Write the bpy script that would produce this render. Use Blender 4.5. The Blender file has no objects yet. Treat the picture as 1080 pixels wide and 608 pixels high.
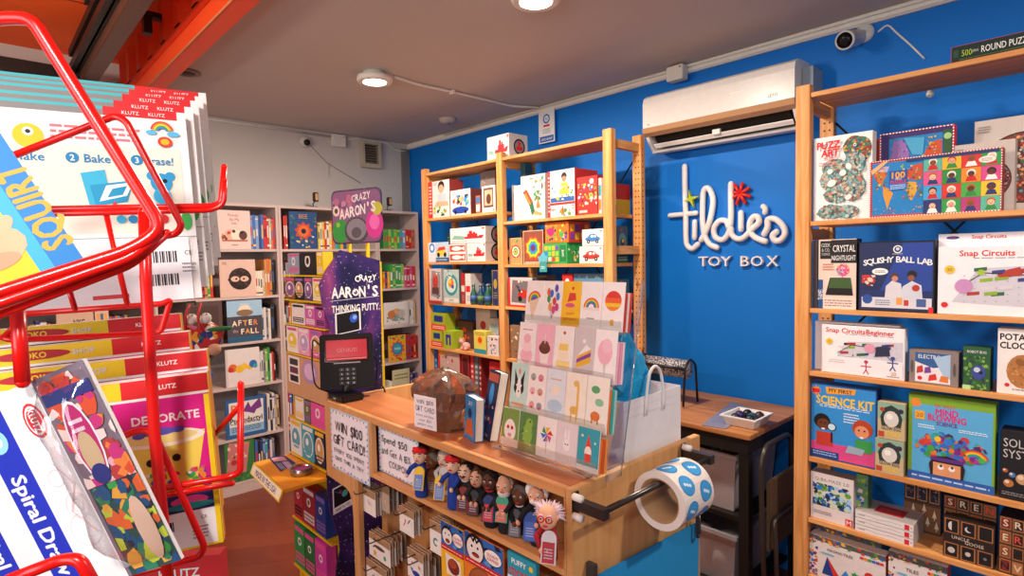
import bpy, bmesh, math, random
from mathutils import Vector, Matrix, noise
COL = bpy.context.collection
PI = math.pi
# ---------------------------------------------------------------- camera
FPX, YAW, PITCH, ROLL = 610.683, 0.752044, -0.0497933, -0.0188567
EYE = Vector((0, 0, 1.6))
_fw = Vector((math.sin(YAW)*math.cos(PITCH), math.cos(YAW)*math.cos(PITCH), math.sin(PITCH)))
_r0 = Vector((math.cos(YAW), -math.sin(YAW), 0)); _u0 = _r0.cross(_fw)
RT = _r0*math.cos(ROLL)+_u0*math.sin(ROLL); UP = -_r0*math.sin(ROLL)+_u0*math.cos(ROLL); FW = _fw
def ray(px, py): return RT*(px-540)+UP*(304-py)+FW*FPX
def on(ax, val, px, py):            # where the sight line of a measured pixel meets a wall / shelf / floor plane
    d = ray(px, py); k = 'xyz'.index(ax); return EYE+d*((val-EYE[k])/d[k])
def at(px, py, d): return EYE+ray(px, py)*(d/FPX)
cd = bpy.data.cameras.new('camera'); cam = bpy.data.objects.new('camera', cd); COL.objects.link(cam)
cd.sensor_width = 36; cd.lens = FPX*36/1080; cd.clip_start = .02
cam.matrix_world = Matrix(((RT.x, UP.x, -FW.x, EYE.x), (RT.y, UP.y, -FW.y, EYE.y), (RT.z, UP.z, -FW.z, EYE.z), (0, 0, 0, 1)))
bpy.context.scene.camera = cam
# ---------------------------------------------------------------- materials
NC = dict(white='#f4f1ee', offwhite='#e8e2da', black='#141214', red='#d8232a', crimson='#a51420', orange='#f07c22', yellow='#f8cf1e', lime='#a9c928', green='#2f9a46', dgreen='#1c5a34',
  teal='#2a9d94', aqua='#67cbd6', sky='#6fb6e8', blue='#1f63c0', navy='#1c2a66', purple='#6b3fa0', lilac='#b79ad6', magenta='#d8288c', pink='#f3a6c0', hotpink='#ec4fa0', rose='#e8c4c8', brown='#7a4a2c', dbrown='#3c2417',
  tan='#c99c6b', cream='#f1e3c6', kraft='#b88a5c', grey='#8f8d8c', lgrey='#c8c5c3', dgrey='#47464a', skin='#e2a783', skin2='#7b4a30', skin3='#f0c3a4', gold='#c99a3a', silver='#b9bcc0')
def lin(c):
    c = NC.get(c, c).lstrip('#')
    if len(c) == 3: c = c[0]*2+c[1]*2+c[2]*2
    v = [int(c[i:i+2], 16)/255 for i in (0, 2, 4)]
    return tuple((x/12.92 if x <= .04045 else ((x+.055)/1.055)**2.4) for x in v)
MATS = {}
def new_mat(key):
    m = bpy.data.materials.new(key); m.use_nodes = True; nt = m.node_tree
    return m, nt, nt.nodes['Principled BSDF']
def M(c, rough=.55, metal=0., spec=.4, var=.07, emit=0):
    key = f'{c}_{rough}_{metal}_{spec}_{var}_{emit}'
    if key in MATS: return MATS[key]
    m, nt, p = new_mat('paint_'+key); MATS[key] = m
    r, g, b = lin(c)
    n = nt.nodes.new('ShaderNodeTexNoise'); n.inputs['Scale'].default_value = 35; n.inputs['Detail'].default_value = 2
    tc = nt.nodes.new('ShaderNodeTexCoord'); nt.links.new(tc.outputs['Object'], n.inputs['Vector'])
    mx = nt.nodes.new('ShaderNodeMix'); mx.data_type = 'RGBA'
    mx.inputs[6].default_value = (r*(1-var), g*(1-var), b*(1-var), 1); mx.inputs[7].default_value = (min(1, r*(1+var)), min(1, g*(1+var)), min(1, b*(1+var)), 1)
    nt.links.new(n.outputs['Fac'], mx.inputs[0]); nt.links.new(mx.outputs[2], p.inputs['Base Color'])
    p.inputs['Roughness'].default_value = rough; p.inputs['Metallic'].default_value = metal; p.inputs['Specular IOR Level'].default_value = spec
    if emit: nt.links.new(mx.outputs[2], p.inputs['Emission Color']); p.inputs['Emission Strength'].default_value = emit
    return m
def wood(key, c1, c2, axis='z', scale=6., rough=.5, knots=True):
    k = 'wood_'+key+axis
    if k in MATS: return MATS[k]
    m, nt, p = new_mat(k); MATS[k] = m
    tc = nt.nodes.new('ShaderNodeTexCoord'); mp = nt.nodes.new('ShaderNodeMapping')
    s = [scale*5]*3; s['xyz'.index(axis)] = scale*.35; mp.inputs['Scale'].default_value = s
    nt.links.new(tc.outputs['Object'], mp.inputs['Vector'])
    n = nt.nodes.new('ShaderNodeTexNoise'); n.inputs['Scale'].default_value = 1.; n.inputs['Detail'].default_value = 5; n.inputs['Distortion'].default_value = 1.2
    nt.links.new(mp.outputs[0], n.inputs['Vector'])
    r = nt.nodes.new('ShaderNodeValToRGB'); r.color_ramp.elements[0].position = .33; r.color_ramp.elements[1].position = .68
    r.color_ramp.elements[0].color = (*lin(c1), 1); r.color_ramp.elements[1].color = (*lin(c2), 1)
    nt.links.new(n.outputs['Fac'], r.inputs[0]); last = r.outputs[0]
    if knots:
        mp2 = nt.nodes.new('ShaderNodeMapping'); s2 = [9.]*3; s2['xyz'.index(axis)] = 3.2; mp2.inputs['Scale'].default_value = s2
        nt.links.new(tc.outputs['Object'], mp2.inputs['Vector'])
        v = nt.nodes.new('ShaderNodeTexVoronoi'); v.inputs['Scale'].default_value = 1.; nt.links.new(mp2.outputs[0], v.inputs['Vector'])
        r2 = nt.nodes.new('ShaderNodeValToRGB'); r2.color_ramp.elements[0].position = .05; r2.color_ramp.elements[1].position = .13
        r2.color_ramp.elements[0].color = (1, 1, 1, 1); r2.color_ramp.elements[1].color = (0, 0, 0, 1)
        nt.links.new(v.outputs['Distance'], r2.inputs[0])
        mx = nt.nodes.new('ShaderNodeMix'); mx.data_type = 'RGBA'; mx.inputs[7].default_value = (*lin('#6b3a1e'), 1)
        nt.links.new(r2.outputs[0], mx.inputs[0]); nt.links.new(last, mx.inputs[6]); last = mx.outputs[2]
    nt.links.new(last, p.inputs['Base Color']); p.inputs['Roughness'].default_value = rough; p.inputs['Specular IOR Level'].default_value = .3
    return m
def clear(key, tint='#ffffff', gloss=.12, rough=.05, body=0.):
    k = 'clear_'+key
    if k in MATS: return MATS[k]
    m = bpy.data.materials.new(k); m.use_nodes = True; MATS[k] = m; nt = m.node_tree; nt.nodes.clear()
    out = nt.nodes.new('ShaderNodeOutputMaterial'); mix = nt.nodes.new('ShaderNodeMixShader')
    t = nt.nodes.new('ShaderNodeBsdfTransparent'); t.inputs[0].default_value = (*lin(tint), 1)
    g = nt.nodes.new('ShaderNodeBsdfGlossy'); g.inputs['Roughness'].default_value = rough
    lw = nt.nodes.new('ShaderNodeLayerWeight'); lw.inputs[0].default_value = .25
    mu = nt.nodes.new('ShaderNodeMath'); mu.operation = 'ADD'; mu.inputs[1].default_value = gloss; mu.use_clamp = True
    m2 = nt.nodes.new('ShaderNodeMath'); m2.operation = 'MULTIPLY'; m2.inputs[1].default_value = .6
    nt.links.new(lw.outputs['Facing'], m2.inputs[0]); nt.links.new(m2.outputs[0], mu.inputs[0])
    nt.links.new(mu.outputs[0], mix.inputs[0]); nt.links.new(t.outputs[0], mix.inputs[1]); nt.links.new(g.outputs[0], mix.inputs[2])
    last = mix
    if body:
        d = nt.nodes.new('ShaderNodeBsdfDiffuse'); d.inputs[0].default_value = (*lin(tint), 1)
        m3 = nt.nodes.new('ShaderNodeMixShader'); m3.inputs[0].default_value = body
        nt.links.new(mix.outputs[0], m3.inputs[1]); nt.links.new(d.outputs[0], m3.inputs[2]); last = m3
    nt.links.new(last.outputs[0], out.inputs[0])
    return m
# ---------------------------------------------------------------- mesh builder
TXT = {}
def text_geo(s, bold=0.):
    key = s
    if key not in TXT:
        cu = bpy.data.curves.new('t', 'FONT'); cu.body = s; cu.resolution_u = 2; cu.offset = 0
        ob = bpy.data.objects.new('t', cu); me = ob.to_mesh()
        vs = [(v.co.x, v.co.y) for v in me.vertices]; fs = [tuple(p.vertices) for p in me.polygons]
        ob.to_mesh_clear(); bpy.data.objects.remove(ob); bpy.data.curves.remove(cu)
        if not vs: vs = [(0, 0)]
        bb = (min(v[0] for v in vs), min(v[1] for v in vs), max(v[0] for v in vs), max(v[1] for v in vs))
        TXT[key] = vs, fs, bb
    return TXT[key]
def asmat(m): return m if isinstance(m, bpy.types.Material) else M(m)
class B:
    def __init__(s): s.v, s.f, s.m, s.sm, s.mats = [], [], [], [], []
    def mi(s, mat):
        mat = asmat(mat)
        if mat not in s.mats: s.mats.append(mat)
        return s.mats.index(mat)
    def add(s, vs, fs, mat, smooth=False):
        b = len(s.v); i = s.mi(mat); s.v += [tuple(v) for v in vs]
        for f in fs: s.f.append(tuple(b+k for k in f)); s.m.append(i); s.sm.append(smooth)
        return s
    def box(s, x0, y0, z0, x1, y1, z1, mat, bev=0.):
        if not bev:
            vs = [(x, y, z) for z in (z0, z1) for y in (y0, y1) for x in (x0, x1)]
            return s.add(vs, [(0, 2, 3, 1), (4, 5, 7, 6), (0, 1, 5, 4), (2, 6, 7, 3), (0, 4, 6, 2), (1, 3, 7, 5)], mat)
        bm = bmesh.new(); bmesh.ops.create_cube(bm, size=1)
        for v in bm.verts: v.co = ((x0+x1)/2+v.co.x*(x1-x0), (y0+y1)/2+v.co.y*(y1-y0), (z0+z1)/2+v.co.z*(z1-z0))
        bmesh.ops.bevel(bm, geom=bm.edges[:], offset=bev, segments=2, affect='EDGES')
        return s.bm(bm, mat)
    def bm(s, bm, mat, smooth=False):
        bm.verts.index_update(); s.add([v.co[:] for v in bm.verts], [[v.index for v in f.verts] for f in bm.faces], mat, smooth); bm.free(); return s
    def obox(s, O, U, V, W, mat):       # a box from a corner and three edge vectors
        O, U, V, W = map(Vector, (O, U, V, W))
        vs = [O+U*i+V*j+W*k for k in (0, 1) for j in (0, 1) for i in (0, 1)]
        return s.add(vs, [(0, 2, 3, 1), (4, 5, 7, 6), (0, 1, 5, 4), (2, 6, 7, 3), (0, 4, 6, 2), (1, 3, 7, 5)], mat)
    def tube(s, pts, r, mat, seg=8, fil=0., fs=4, closed=False, cap=True):
        P = [Vector(p) for p in pts]
        if fil:
            Q = []; n = len(P)
            for i, p in enumerate(P):
                if not closed and i in (0, n-1): Q.append(p); continue
                a, c = P[i-1]-p, P[(i+1) % n]-p; q = min(fil, a.length*.48, c.length*.48)
                a = p+a.normalized()*q; c = p+c.normalized()*q
                for k in range(fs+1): t = k/fs; Q.append(a*(1-t)**2+p*2*t*(1-t)+c*t*t)
            P = Q
        n = len(P); rs = r if isinstance(r, (list, tuple)) else [r]*n
        if len(rs) != n: rs = [rs[0]+(rs[-1]-rs[0])*i/(n-1) for i in range(n)]
        vs, fc = [], []; up = None
        for i in range(n):
            t = (P[(i+1) % n]-P[i-1]) if closed or 0 < i < n-1 else (P[1]-P[0] if i == 0 else P[-1]-P[-2])
            t.normalize()
            if up is None: up = t.orthogonal().normalized()
            up = (up-t*up.dot(t)).normalized(); w = t.cross(up)
            vs += [P[i]+(up*math.cos(2*PI*k/seg)+w*math.sin(2*PI*k/seg))*rs[i] for k in range(seg)]
        for i in range(n if closed else n-1):
            for k in range(seg):
                j = (i+1) % n; fc.append((i*seg+k, i*seg+(k+1) % seg, j*seg+(k+1) % seg, j*seg+k))
        if cap and not closed: fc += [tuple(range(seg))[::-1], tuple((n-1)*seg+k for k in range(seg))]
        return s.add(vs, fc, mat, True)
    def lathe(s, prof, mat, O=(0, 0, 0), axis=(0, 0, 1), seg=20, sx=1., sy=1., smooth=True):
        A = Vector(axis).normalized(); U = A.orthogonal().normalized()
        if abs(A.z) > .99: U = Vector((1, 0, 0))
        W = A.cross(U); O = Vector(O); vs, fc = [], []
        for r, z in prof: vs += [O+A*z+U*(r*sx*math.cos(2*PI*k/seg))+W*(r*sy*math.sin(2*PI*k/seg)) for k in range(seg)]
        for i in range(len(prof)-1):
            for k in range(seg): fc.append((i*seg+k, i*seg+(k+1) % seg, (i+1)*seg+(k+1) % seg, (i+1)*seg+k))
        if tuple(prof[0]) == tuple(prof[-1]): return s.add(vs, fc, mat, smooth)
        if prof[0][0] > 1e-6: fc.append(tuple(range(seg))[::-1])
        if prof[-1][0] > 1e-6: fc.append(tuple((len(prof)-1)*seg+k for k in range(seg)))
        return s.add(vs, fc, mat, smooth)
    def ball(s, c, r, mat, seg=12, jit=0., seed=0):
        r = (r, r, r) if isinstance(r, (int, float)) else r; c = Vector(c); vs, fc = [], []; n = seg//2+1
        for i in range(n):
            th = PI*i/(n-1)
            for k in range(seg):
                d = Vector((math.sin(th)*math.cos(2*PI*k/seg), math.sin(th)*math.sin(2*PI*k/seg), math.cos(th)))
                q = 1+(jit*noise.noise(d*2.2+Vector((seed, seed*2, 0))) if jit else 0)
                vs.append(c+Vector((d.x*r[0], d.y*r[1], d.z*r[2]))*q)
        for i in range(n-1):
            for k in range(seg): fc.append((i*seg+k, (i+1)*seg+k, (i+1)*seg+(k+1) % seg, i*seg+(k+1) % seg))
        return s.add(vs, fc, mat, True)
    def prism(s, pts, O, U, V, W, mat, smooth=False):     # outline in (u,v) swept by W
        O, U, V, W = map(Vector, (O, U, V, W)); n = len(pts)
        a = [O+U*p[0]+V*p[1] for p in pts]
        return s.add(a+[p+W for p in a], [tuple(range(n))[::-1], tuple(range(n, 2*n))]+[(i, (i+1) % n, n+(i+1) % n, n+i) for i in range(n)], mat, smooth)
    def build(s, name, parent=None, loc=(0, 0, 0), rz=0.):
        me = bpy.data.meshes.new(name); me.from_pydata(s.v, [], s.f)
        for m in s.mats: me.materials.append(m)
        me.polygons.foreach_set('material_index', s.m); me.polygons.foreach_set('use_smooth', s.sm); me.update()
        o = bpy.data.objects.new(name, me); COL.objects.link(o)
        o.location = loc; o.rotation_euler = (0, 0, rz)
        if parent: o.parent = parent
        return o
def tag(o, label, cat, group=None, kind=None):
    o['label'] = label; o['category'] = cat
    if group: o['group'] = group
    if kind: o['kind'] = kind
    return o
def thing(name, label, cat, loc=(0, 0, 0), rz=0., group=None):
    o = bpy.data.objects.new(name, None); COL.objects.link(o); o.empty_display_size = .05
    o.location = loc; o.rotation_euler = (0, 0, rz); return tag(o, label, cat, group)
def struct(o, label=None, cat=None):
    o['kind'] = 'structure'
    if label: o['label'] = label
    if cat: o['category'] = cat
    return o
class Face:                              # printed artwork on one face: u to the right, v up, both 0..1
    def __init__(s, b, O, U, V, eps=.00006):
        s.b = b; s.O, s.U, s.V = map(Vector, (O, U, V)); s.N = s.U.cross(s.V).normalized(); s.k = 0; s.e = eps; s.asp = s.U.length/max(1e-6, s.V.length)
    def P(s, u, v): return s.O+s.U*u+s.V*v+s.N*(s.e*s.k)
    def poly(s, pts, c):
        s.k += 1; s.b.add([s.P(*p) for p in pts], [tuple(range(len(pts)))], c); return s
    def r(s, x0, y0, x1, y1, c): return s.poly([(x0, y0), (x1, y0), (x1, y1), (x0, y1)], c)
    def frame(s, w, c):
        wv = w*s.asp
        s.r(0, 0, 1, wv, c); s.k -= 1; s.r(0, 1-wv, 1, 1, c); s.k -= 1; s.r(0, wv, w, 1-wv, c); s.k -= 1; return s.r(1-w, wv, 1, 1-wv, c)
    def el(s, cx, cy, rx, ry, c, n=16, rot=0, a0=0, a1=360):
        pts = []; full = a1-a0 >= 360; n2 = n if full else n+1
        for i in range(n2):
            a = math.radians(a0+(a1-a0)*i/n); x, y = rx*math.cos(a), ry*math.sin(a)/1.
            t = math.radians(rot); pts.append((cx+x*math.cos(t)-y*math.sin(t)/s.asp, cy+x*math.sin(t)*s.asp+y*math.cos(t)))
        return s.poly(pts, c)
    def disc(s, cx, cy, r, c, n=16, **k): return s.el(cx, cy, r, r*s.asp, c, n, **k)      # a true circle, r in widths
    def ring(s, cx, cy, r0, r1, c, a0=0, a1=360, n=20):
        s.k += 1; vs = []; full = a1-a0 >= 360
        for i in range(n+1):
            a = math.radians(a0+(a1-a0)*i/n)
            for q in (r0, r1): vs.append(s.P(cx+q*math.cos(a), cy+q*s.asp*math.sin(a)))
        s.b.add(vs, [(2*i, 2*i+1, 2*i+3, 2*i+2) for i in range(n)], c); return s
    def line(s, pts, w, c):              # a stroke, w in face widths
        s.k += 1; a = s.asp
        for (x0, y0), (x1, y1) in zip(pts, pts[1:]):
            d = Vector((x1-x0, (y1-y0)/a)); L = d.length or 1; n = Vector((-d.y, d.x))/L*w/2; e = d/L*w*.3
            s.b.add([s.P(x0-e.x+n.x, y0+(-e.y+n.y)*a), s.P(x0-e.x-n.x, y0+(-e.y-n.y)*a), s.P(x1+e.x-n.x, y1+(e.y-n.y)*a), s.P(x1+e.x+n.x, y1+(e.y+n.y)*a)], [(0, 1, 2, 3)], c)
        return s
    def t(s, txt, cx, cy, h, c, w=None, rot=0, bold=1., al='c'):
        vs, fs, (x0, y0, x1, y1) = text_geo(txt, bold); s.k += 1
        sv = h*s.V.length/.73; su = sv; wid = (x1-x0)*su/s.U.length
        if w and (wid > w or w < 0): su *= abs(w)/wid; wid = abs(w)
        t = math.radians(rot); q = .014*bold
        for dx, dy in (((-q, 0), (q, 0), (0, q), (0, -q)) if bold >= 1.2 else ((-.004, 0), (.004, 0)) if bold > .8 else ((0, 0),)):      # heavier strokes: the same letter printed with a slight spread
            out = []
            for x, y in vs:
                X = (x+dx-(x0+x1)/2)*su/s.U.length; Y = (y+dy-.365)*sv/s.V.length
                out.append(s.P(cx+X*math.cos(t)-Y*math.sin(t)/s.asp, cy+X*math.sin(t)*s.asp+Y*math.cos(t)))
            s.k += .2; s.b.add(out, fs, c)
        return s
    def hand(s, txt, cx, cy, h, c, w, seed=1):     # uneven hand lettering, letter by letter
        rnd = random.Random(seed); n = len(txt); gs = [text_geo(ch, .4)[2] if ch != ' ' else (0, 0, .35, 0) for ch in txt]
        tot = sum(g[2]-g[0]+.12 for g in gs); x = cx-w/2
        for ch, g in zip(txt, gs):
            lw = (g[2]-g[0]+.12)/tot*w
            if ch != ' ': s.t(ch, x+lw/2, cy+rnd.uniform(-.06, .06)*h, h*rnd.uniform(.9, 1.08), c, w=-lw*.82, rot=rnd.uniform(-6, 6), bold=.4); s.k -= 1
            x += lw
        s.k += 1; return s
    def words(s, x0, y0, x1, y1, n, c, seed=1, h=None):    # unreadably small print
        rnd = random.Random(seed); dy = (y1-y0)/n; h = h or dy*.45
        for i in range(n):
            y = y1-(i+.5)*dy; x = x0
            while x < x1-.01:
                w = rnd.uniform(.05, .14)*(x1-x0)*1.2; e = min(x1, x+w); s.r(x, y-h/2, e, y+h/2, c); s.k -= 1; x = e+.025*(x1-x0)
        s.k += 1; return s
    def blobs(s, x0, y0, x1, y1, n, sz, cols, seed=1, sq=False):
        rnd = random.Random(seed)
        for i in range(n):
            x, y = rnd.uniform(x0, x1), rnd.uniform(y0, y1); q = sz*rnd.uniform(.5, 1.2); c = rnd.choice(cols); k = rnd.choice((4, 5, 6, 7)); a0 = rnd.random()*6
            pts = []
            for j in range(k):
                a = a0+2*PI*j/k; rr = q*rnd.uniform(.6, 1.1); pts.append((min(max(x+rr*math.cos(a), x0), x1), min(max(y+rr*s.asp*math.sin(a), y0), y1)))
            s.k += .15; s.b.add([s.P(*p) for p in pts], [tuple(range(k))], c)
        s.k = math.ceil(s.k); return s
    def blobsin(s, els, n, sz, cols, seed=1):      # the same scatter, kept inside ellipses
        rnd = random.Random(seed); tot = sum(e[2]*e[3] for e in els)
        for e in els:
            for i in range(max(3, int(n*e[2]*e[3]/tot))):
                a, q = rnd.random()*2*PI, math.sqrt(rnd.random()); x, y = e[0]+e[2]*q*math.cos(a), e[1]+e[3]*q*math.sin(a); k = rnd.choice((4, 5, 6)); a0 = rnd.random()*6; r = sz*rnd.uniform(.5, 1.2)
                s.k += .1; s.b.add([s.P(x+r*math.cos(a0+2*PI*j/k), y+r*s.asp*math.sin(a0+2*PI*j/k)) for j in range(k)], [tuple(range(k))], rnd.choice(cols))
        s.k = math.ceil(s.k); return s
    def cells(s, x0, y0, x1, y1, nx, ny, cols, seed=1, gap=.0):
        rnd = random.Random(seed); s.k += 1
        for i in range(nx):
            for j in range(ny):
                a, b = (x1-x0)/nx, (y1-y0)/ny
                s.b.add([s.P(x0+(i+p)*a+(gap*a if p == 0 else -gap*a), y0+(j+q)*b+(gap*b if q == 0 else -gap*b)) for p, q in ((0, 0), (1, 0), (1, 1), (0, 1))], [(0, 1, 2, 3)], rnd.choice(cols) if seed >= 0 else cols[(i+j*nx) % len(cols)])
        return s
    def star(s, cx, cy, r, c, n=5, q=.45, a0=90):
        return s.poly([(cx+(r if i % 2 == 0 else r*q)*math.cos(math.radians(a0+180*i/n)), cy+(r if i % 2 == 0 else r*q)*s.asp*math.sin(math.radians(a0+180*i/n))) for i in range(2*n)], c)
    def face(s, cx, cy, r, skin, hair, seed=0, cloth=None):     # a small drawn person: shoulders, head, hair, eyes, mouth
        if cloth: s.poly([(cx-r*1.5, cy-r*2.4*s.asp), (cx+r*1.5, cy-r*2.4*s.asp), (cx+r*.9, cy-r*.9*s.asp), (cx-r*.9, cy-r*.9*s.asp)], cloth)
        s.disc(cx, cy+r*.2*s.asp, r*1.18, hair, 12).disc(cx, cy-r*.1*s.asp, r*.9, skin, 12)
        for q in (-1, 1): s.disc(cx+q*r*.38, cy, r*.13, 'black', 6)
        return s.el(cx, cy-r*.5*s.asp, r*.35, r*.12*s.asp, 'crimson', 8)
class Pack:                              # a carton standing on its base centre-front, artwork facing local -y
    def __init__(s, w, d, h, base='white', bev=.0012, side=None):
        s.w, s.d, s.h = w, d, h; s.b = B(); s.b.box(-w/2, 0, 0, w/2, d, h, base, min(bev, d*.2))
        s.F = Face(s.b, (-w/2, 0, 0), (w, 0, 0), (0, 0, h)); s.R = Face(s.b, (w/2, 0, 0), (0, d, 0), (0, 0, h)); s.L = Face(s.b, (-w/2, d, 0), (0, -d, 0), (0, 0, h)); s.T = Face(s.b, (-w/2, 0, h), (w, 0, 0), (0, d, 0))
        if side: s.R.r(0, 0, 1, 1, side); s.L.r(0, 0, 1, 1, side)
    def put(s, name, loc, rz, label, cat, group=None): return tag(s.b.build(name, None, loc, rz), label, cat, group)
# ---------------------------------------------------------------- the room
XW, YW, ZC = 2.949, 4.478, 2.65
def wallmat(key, c, c2, scale=3., rough=.6, bump=.05):
    m, nt, p = new_mat(key)
    tc = nt.nodes.new('ShaderNodeTexCoord'); n = nt.nodes.new('ShaderNodeTexNoise'); n.inputs['Scale'].default_value = scale; n.inputs['Detail'].default_value = 6
    nt.links.new(tc.outputs['Object'], n.inputs['Vector']); mx = nt.nodes.new('ShaderNodeMix'); mx.data_type = 'RGBA'
    mx.inputs[6].default_value = (*lin(c), 1); mx.inputs[7].default_value = (*lin(c2), 1); nt.links.new(n.outputs['Fac'], mx.inputs[0]); nt.links.new(mx.outputs[2], p.inputs['Base Color'])
    n2 = nt.nodes.new('ShaderNodeTexNoise'); n2.inputs['Scale'].default_value = 160; nt.links.new(tc.outputs['Object'], n2.inputs['Vector'])
    b = nt.nodes.new('ShaderNodeBump'); b.inputs['Strength'].default_value = bump; nt.links.new(n2.outputs['Fac'], b.inputs['Height']); nt.links.new(b.outputs[0], p.inputs['Normal'])
    p.inputs['Roughness'].default_value = rough; p.inputs['Specular IOR Level'].default_value = .3
    return m
blue_m = wallmat('blue_wall_paint', '#0070cc', '#0176d4', 2., .55)
white_m = wallmat('white_wall_paint', '#bfb7b2', '#c7c0bb', 2., .6)
ceil_m = wallmat('ceiling_paint', '#c0b8b2', '#c7bfba', 1.5, .7)
red_m = wallmat('container_red_paint', '#ec4a20', '#f25326', 4., .45)
roof_m = wallmat('container_orange_roof_board', '#fd6222', '#ff6a28', 5., .6)
rail_m = M('#5c3a2c', .4); blk_m = M('#1a1513', .45)
def floor_mat():
    m, nt, p = new_mat('wood_laminate_floor')
    tc = nt.nodes.new('ShaderNodeTexCoord'); mp = nt.nodes.new('ShaderNodeMapping'); mp.inputs['Rotation'].default_value = (0, 0, math.radians(32)); nt.links.new(tc.outputs['Object'], mp.inputs['Vector'])
    br = nt.nodes.new('ShaderNodeTexBrick'); br.inputs['Scale'].default_value = 1; br.inputs['Brick Width'].default_value = 1.2; br.inputs['Row Height'].default_value = .19; br.inputs['Mortar Size'].default_value = .0015; br.offset = .37
    br.inputs['Color1'].default_value = (*lin('#7a331a'), 1); br.inputs['Color2'].default_value = (*lin('#8c4022'), 1); br.inputs['Mortar'].default_value = (*lin('#3c1a0d'), 1)
    nt.links.new(mp.outputs[0], br.inputs['Vector'])
    n = nt.nodes.new('ShaderNodeTexNoise'); mp2 = nt.nodes.new('ShaderNodeMapping'); mp2.inputs['Rotation'].default_value = (0, 0, math.radians(32)); mp2.inputs['Scale'].default_value = (2, 40, 1); nt.links.new(tc.outputs['Object'], mp2.inputs['Vector']); nt.links.new(mp2.outputs[0], n.inputs['Vector']); n.inputs['Detail'].default_value = 5
    mx = nt.nodes.new('ShaderNodeMix'); mx.data_type = 'RGBA'; mx.blend_type = 'MULTIPLY'; mx.inputs[0].default_value = .6
    r = nt.nodes.new('ShaderNodeValToRGB'); r.color_ramp.elements[0].color = (.5, .45, .4, 1); r.color_ramp.elements[1].color = (1.1, 1.1, 1.1, 1); nt.links.new(n.outputs['Fac'], r.inputs[0])
    nt.links.new(br.outputs['Color'], mx.inputs[6]); nt.links.new(r.outputs[0], mx.inputs[7]); nt.links.new(mx.outputs[2], p.inputs['Base Color'])
    p.inputs['Roughness'].default_value = .32; p.inputs['Specular IOR Level'].default_value = .4
    return m
struct(B().box(-2.6, -2.2, -.1, 3.1, 4.65, 0, floor_mat()).build('floor'), 'red-brown wood laminate floor of the shop', 'floor')
struct(B().box(XW, -2.2, 0, XW+.12, YW+.17, ZC+.12, blue_m).build('wall_right'), 'bright blue painted wall behind the pine shelves', 'wall')
struct(B().box(-2.6, YW, 0, XW, YW+.12, 2.95, white_m).build('wall_back'), 'white painted wall above the white bookcases', 'wall')
struct(B().box(.86, -2.2, ZC, XW, YW, ZC+.1, ceil_m).build('ceiling'), 'plain greyish ceiling over the shop floor', 'ceiling')
# the neighbouring container: raised orange roof, corrugated side, red edge beam
ROOF = 2.9
b = B(); b.box(-2.6, -2.2, ROOF, .8, YW, ROOF+.05, roof_m)
for y in (-.9, .3, 1.5, 2.7, 3.55): b.box(-2.6, y, ROOF-.004, .7, y+.006, ROOF, M('#7a2410'))
struct(b.build('ceiling_container'), 'orange board roof of the shipping container', 'ceiling')
b = B(); pts = []; y = -2.2
while y < YW-.25:
    for dx, dy in ((0, .07), (.036, .068), (.036, .07), (0, .068)): pts.append((dx, y)); y += dy; pts.append((dx, y)) if dx == 0 and False else None
xs = .745
vs, fs = [], []
for i, (dx, y) in enumerate(pts): vs += [(xs+dx, y, 2.70), (xs+dx, y, ROOF)]
fs = [(2*i, 2*i+2, 2*i+3, 2*i+1) for i in range(len(pts)-1)]
b.add(vs, fs, red_m); b.box(.8, -2.2, 2.75, .86, YW, ROOF, red_m)
struct(b.build('wall_container'), 'corrugated red side panel of the shipping container above the beam', 'wall')
b = B(); b.box(.775, -2.2, 2.60, .86, YW-.002, 2.70, red_m, .004); b.box(.75, -2.2, 2.685, .775, YW-.002, 2.70, red_m, .003); b.tube([(.775, -2.2, 2.602), (.775, YW-.01, 2.602)], .004, M('#f0a060', .35), 6)  # pale orange tube paints the highlight line along the beam's lower edge
struct(b.build('trim_beam'), 'red steel edge beam between container roof and shop ceiling', 'beam')
# dark steel hanging frame under the container roof
t = thing('overhead_door_track', 'dark brown steel track hanging under the orange container roof', 'track', (0, 0, 0))
B().box(.50, -2.0, 2.63, .575, 4.02, 2.79, rail_m, .004).build('track_channel', t)
b = B(); b.box(.455, -2.0, 2.68, .487, 4.02, 2.72, blk_m); b.box(.455, -2.0, 2.76, .487, 4.02, 2.80, blk_m); b.box(.478, -2.0, 2.68, .498, 4.02, 2.82, blk_m)
b.build('side_rail', t)
for y in (3.25, 1.9): B().box(.44, y, 2.80, .742, y+.05, 2.825, blk_m).box(.665, y, 2.72, .7, y+.05, 2.80, blk_m).box(.53, y+.01, 2.825, .56, y+.04, 2.8995, blk_m).build('bracket', t)
b = B(); b.box(-2.4, 4.05, 2.59, .56, 4.14, 2.71, blk_m, .004); b.box(-2.4, 4.03, 2.57, .56, 4.16, 2.59, blk_m)
for i in range(3): b.ball((.52, 4.04, 2.62+i*.03), .007, 'silver', 8)
b.build('cross_bar', t)
B().box(.56, 4.06, 2.56, .74, 4.12, 2.60, blk_m).tube([(.62, 4.06, 2.61), (.62, 4.0, 2.57)], .012, 'silver').build('end_stop', t)
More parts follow.
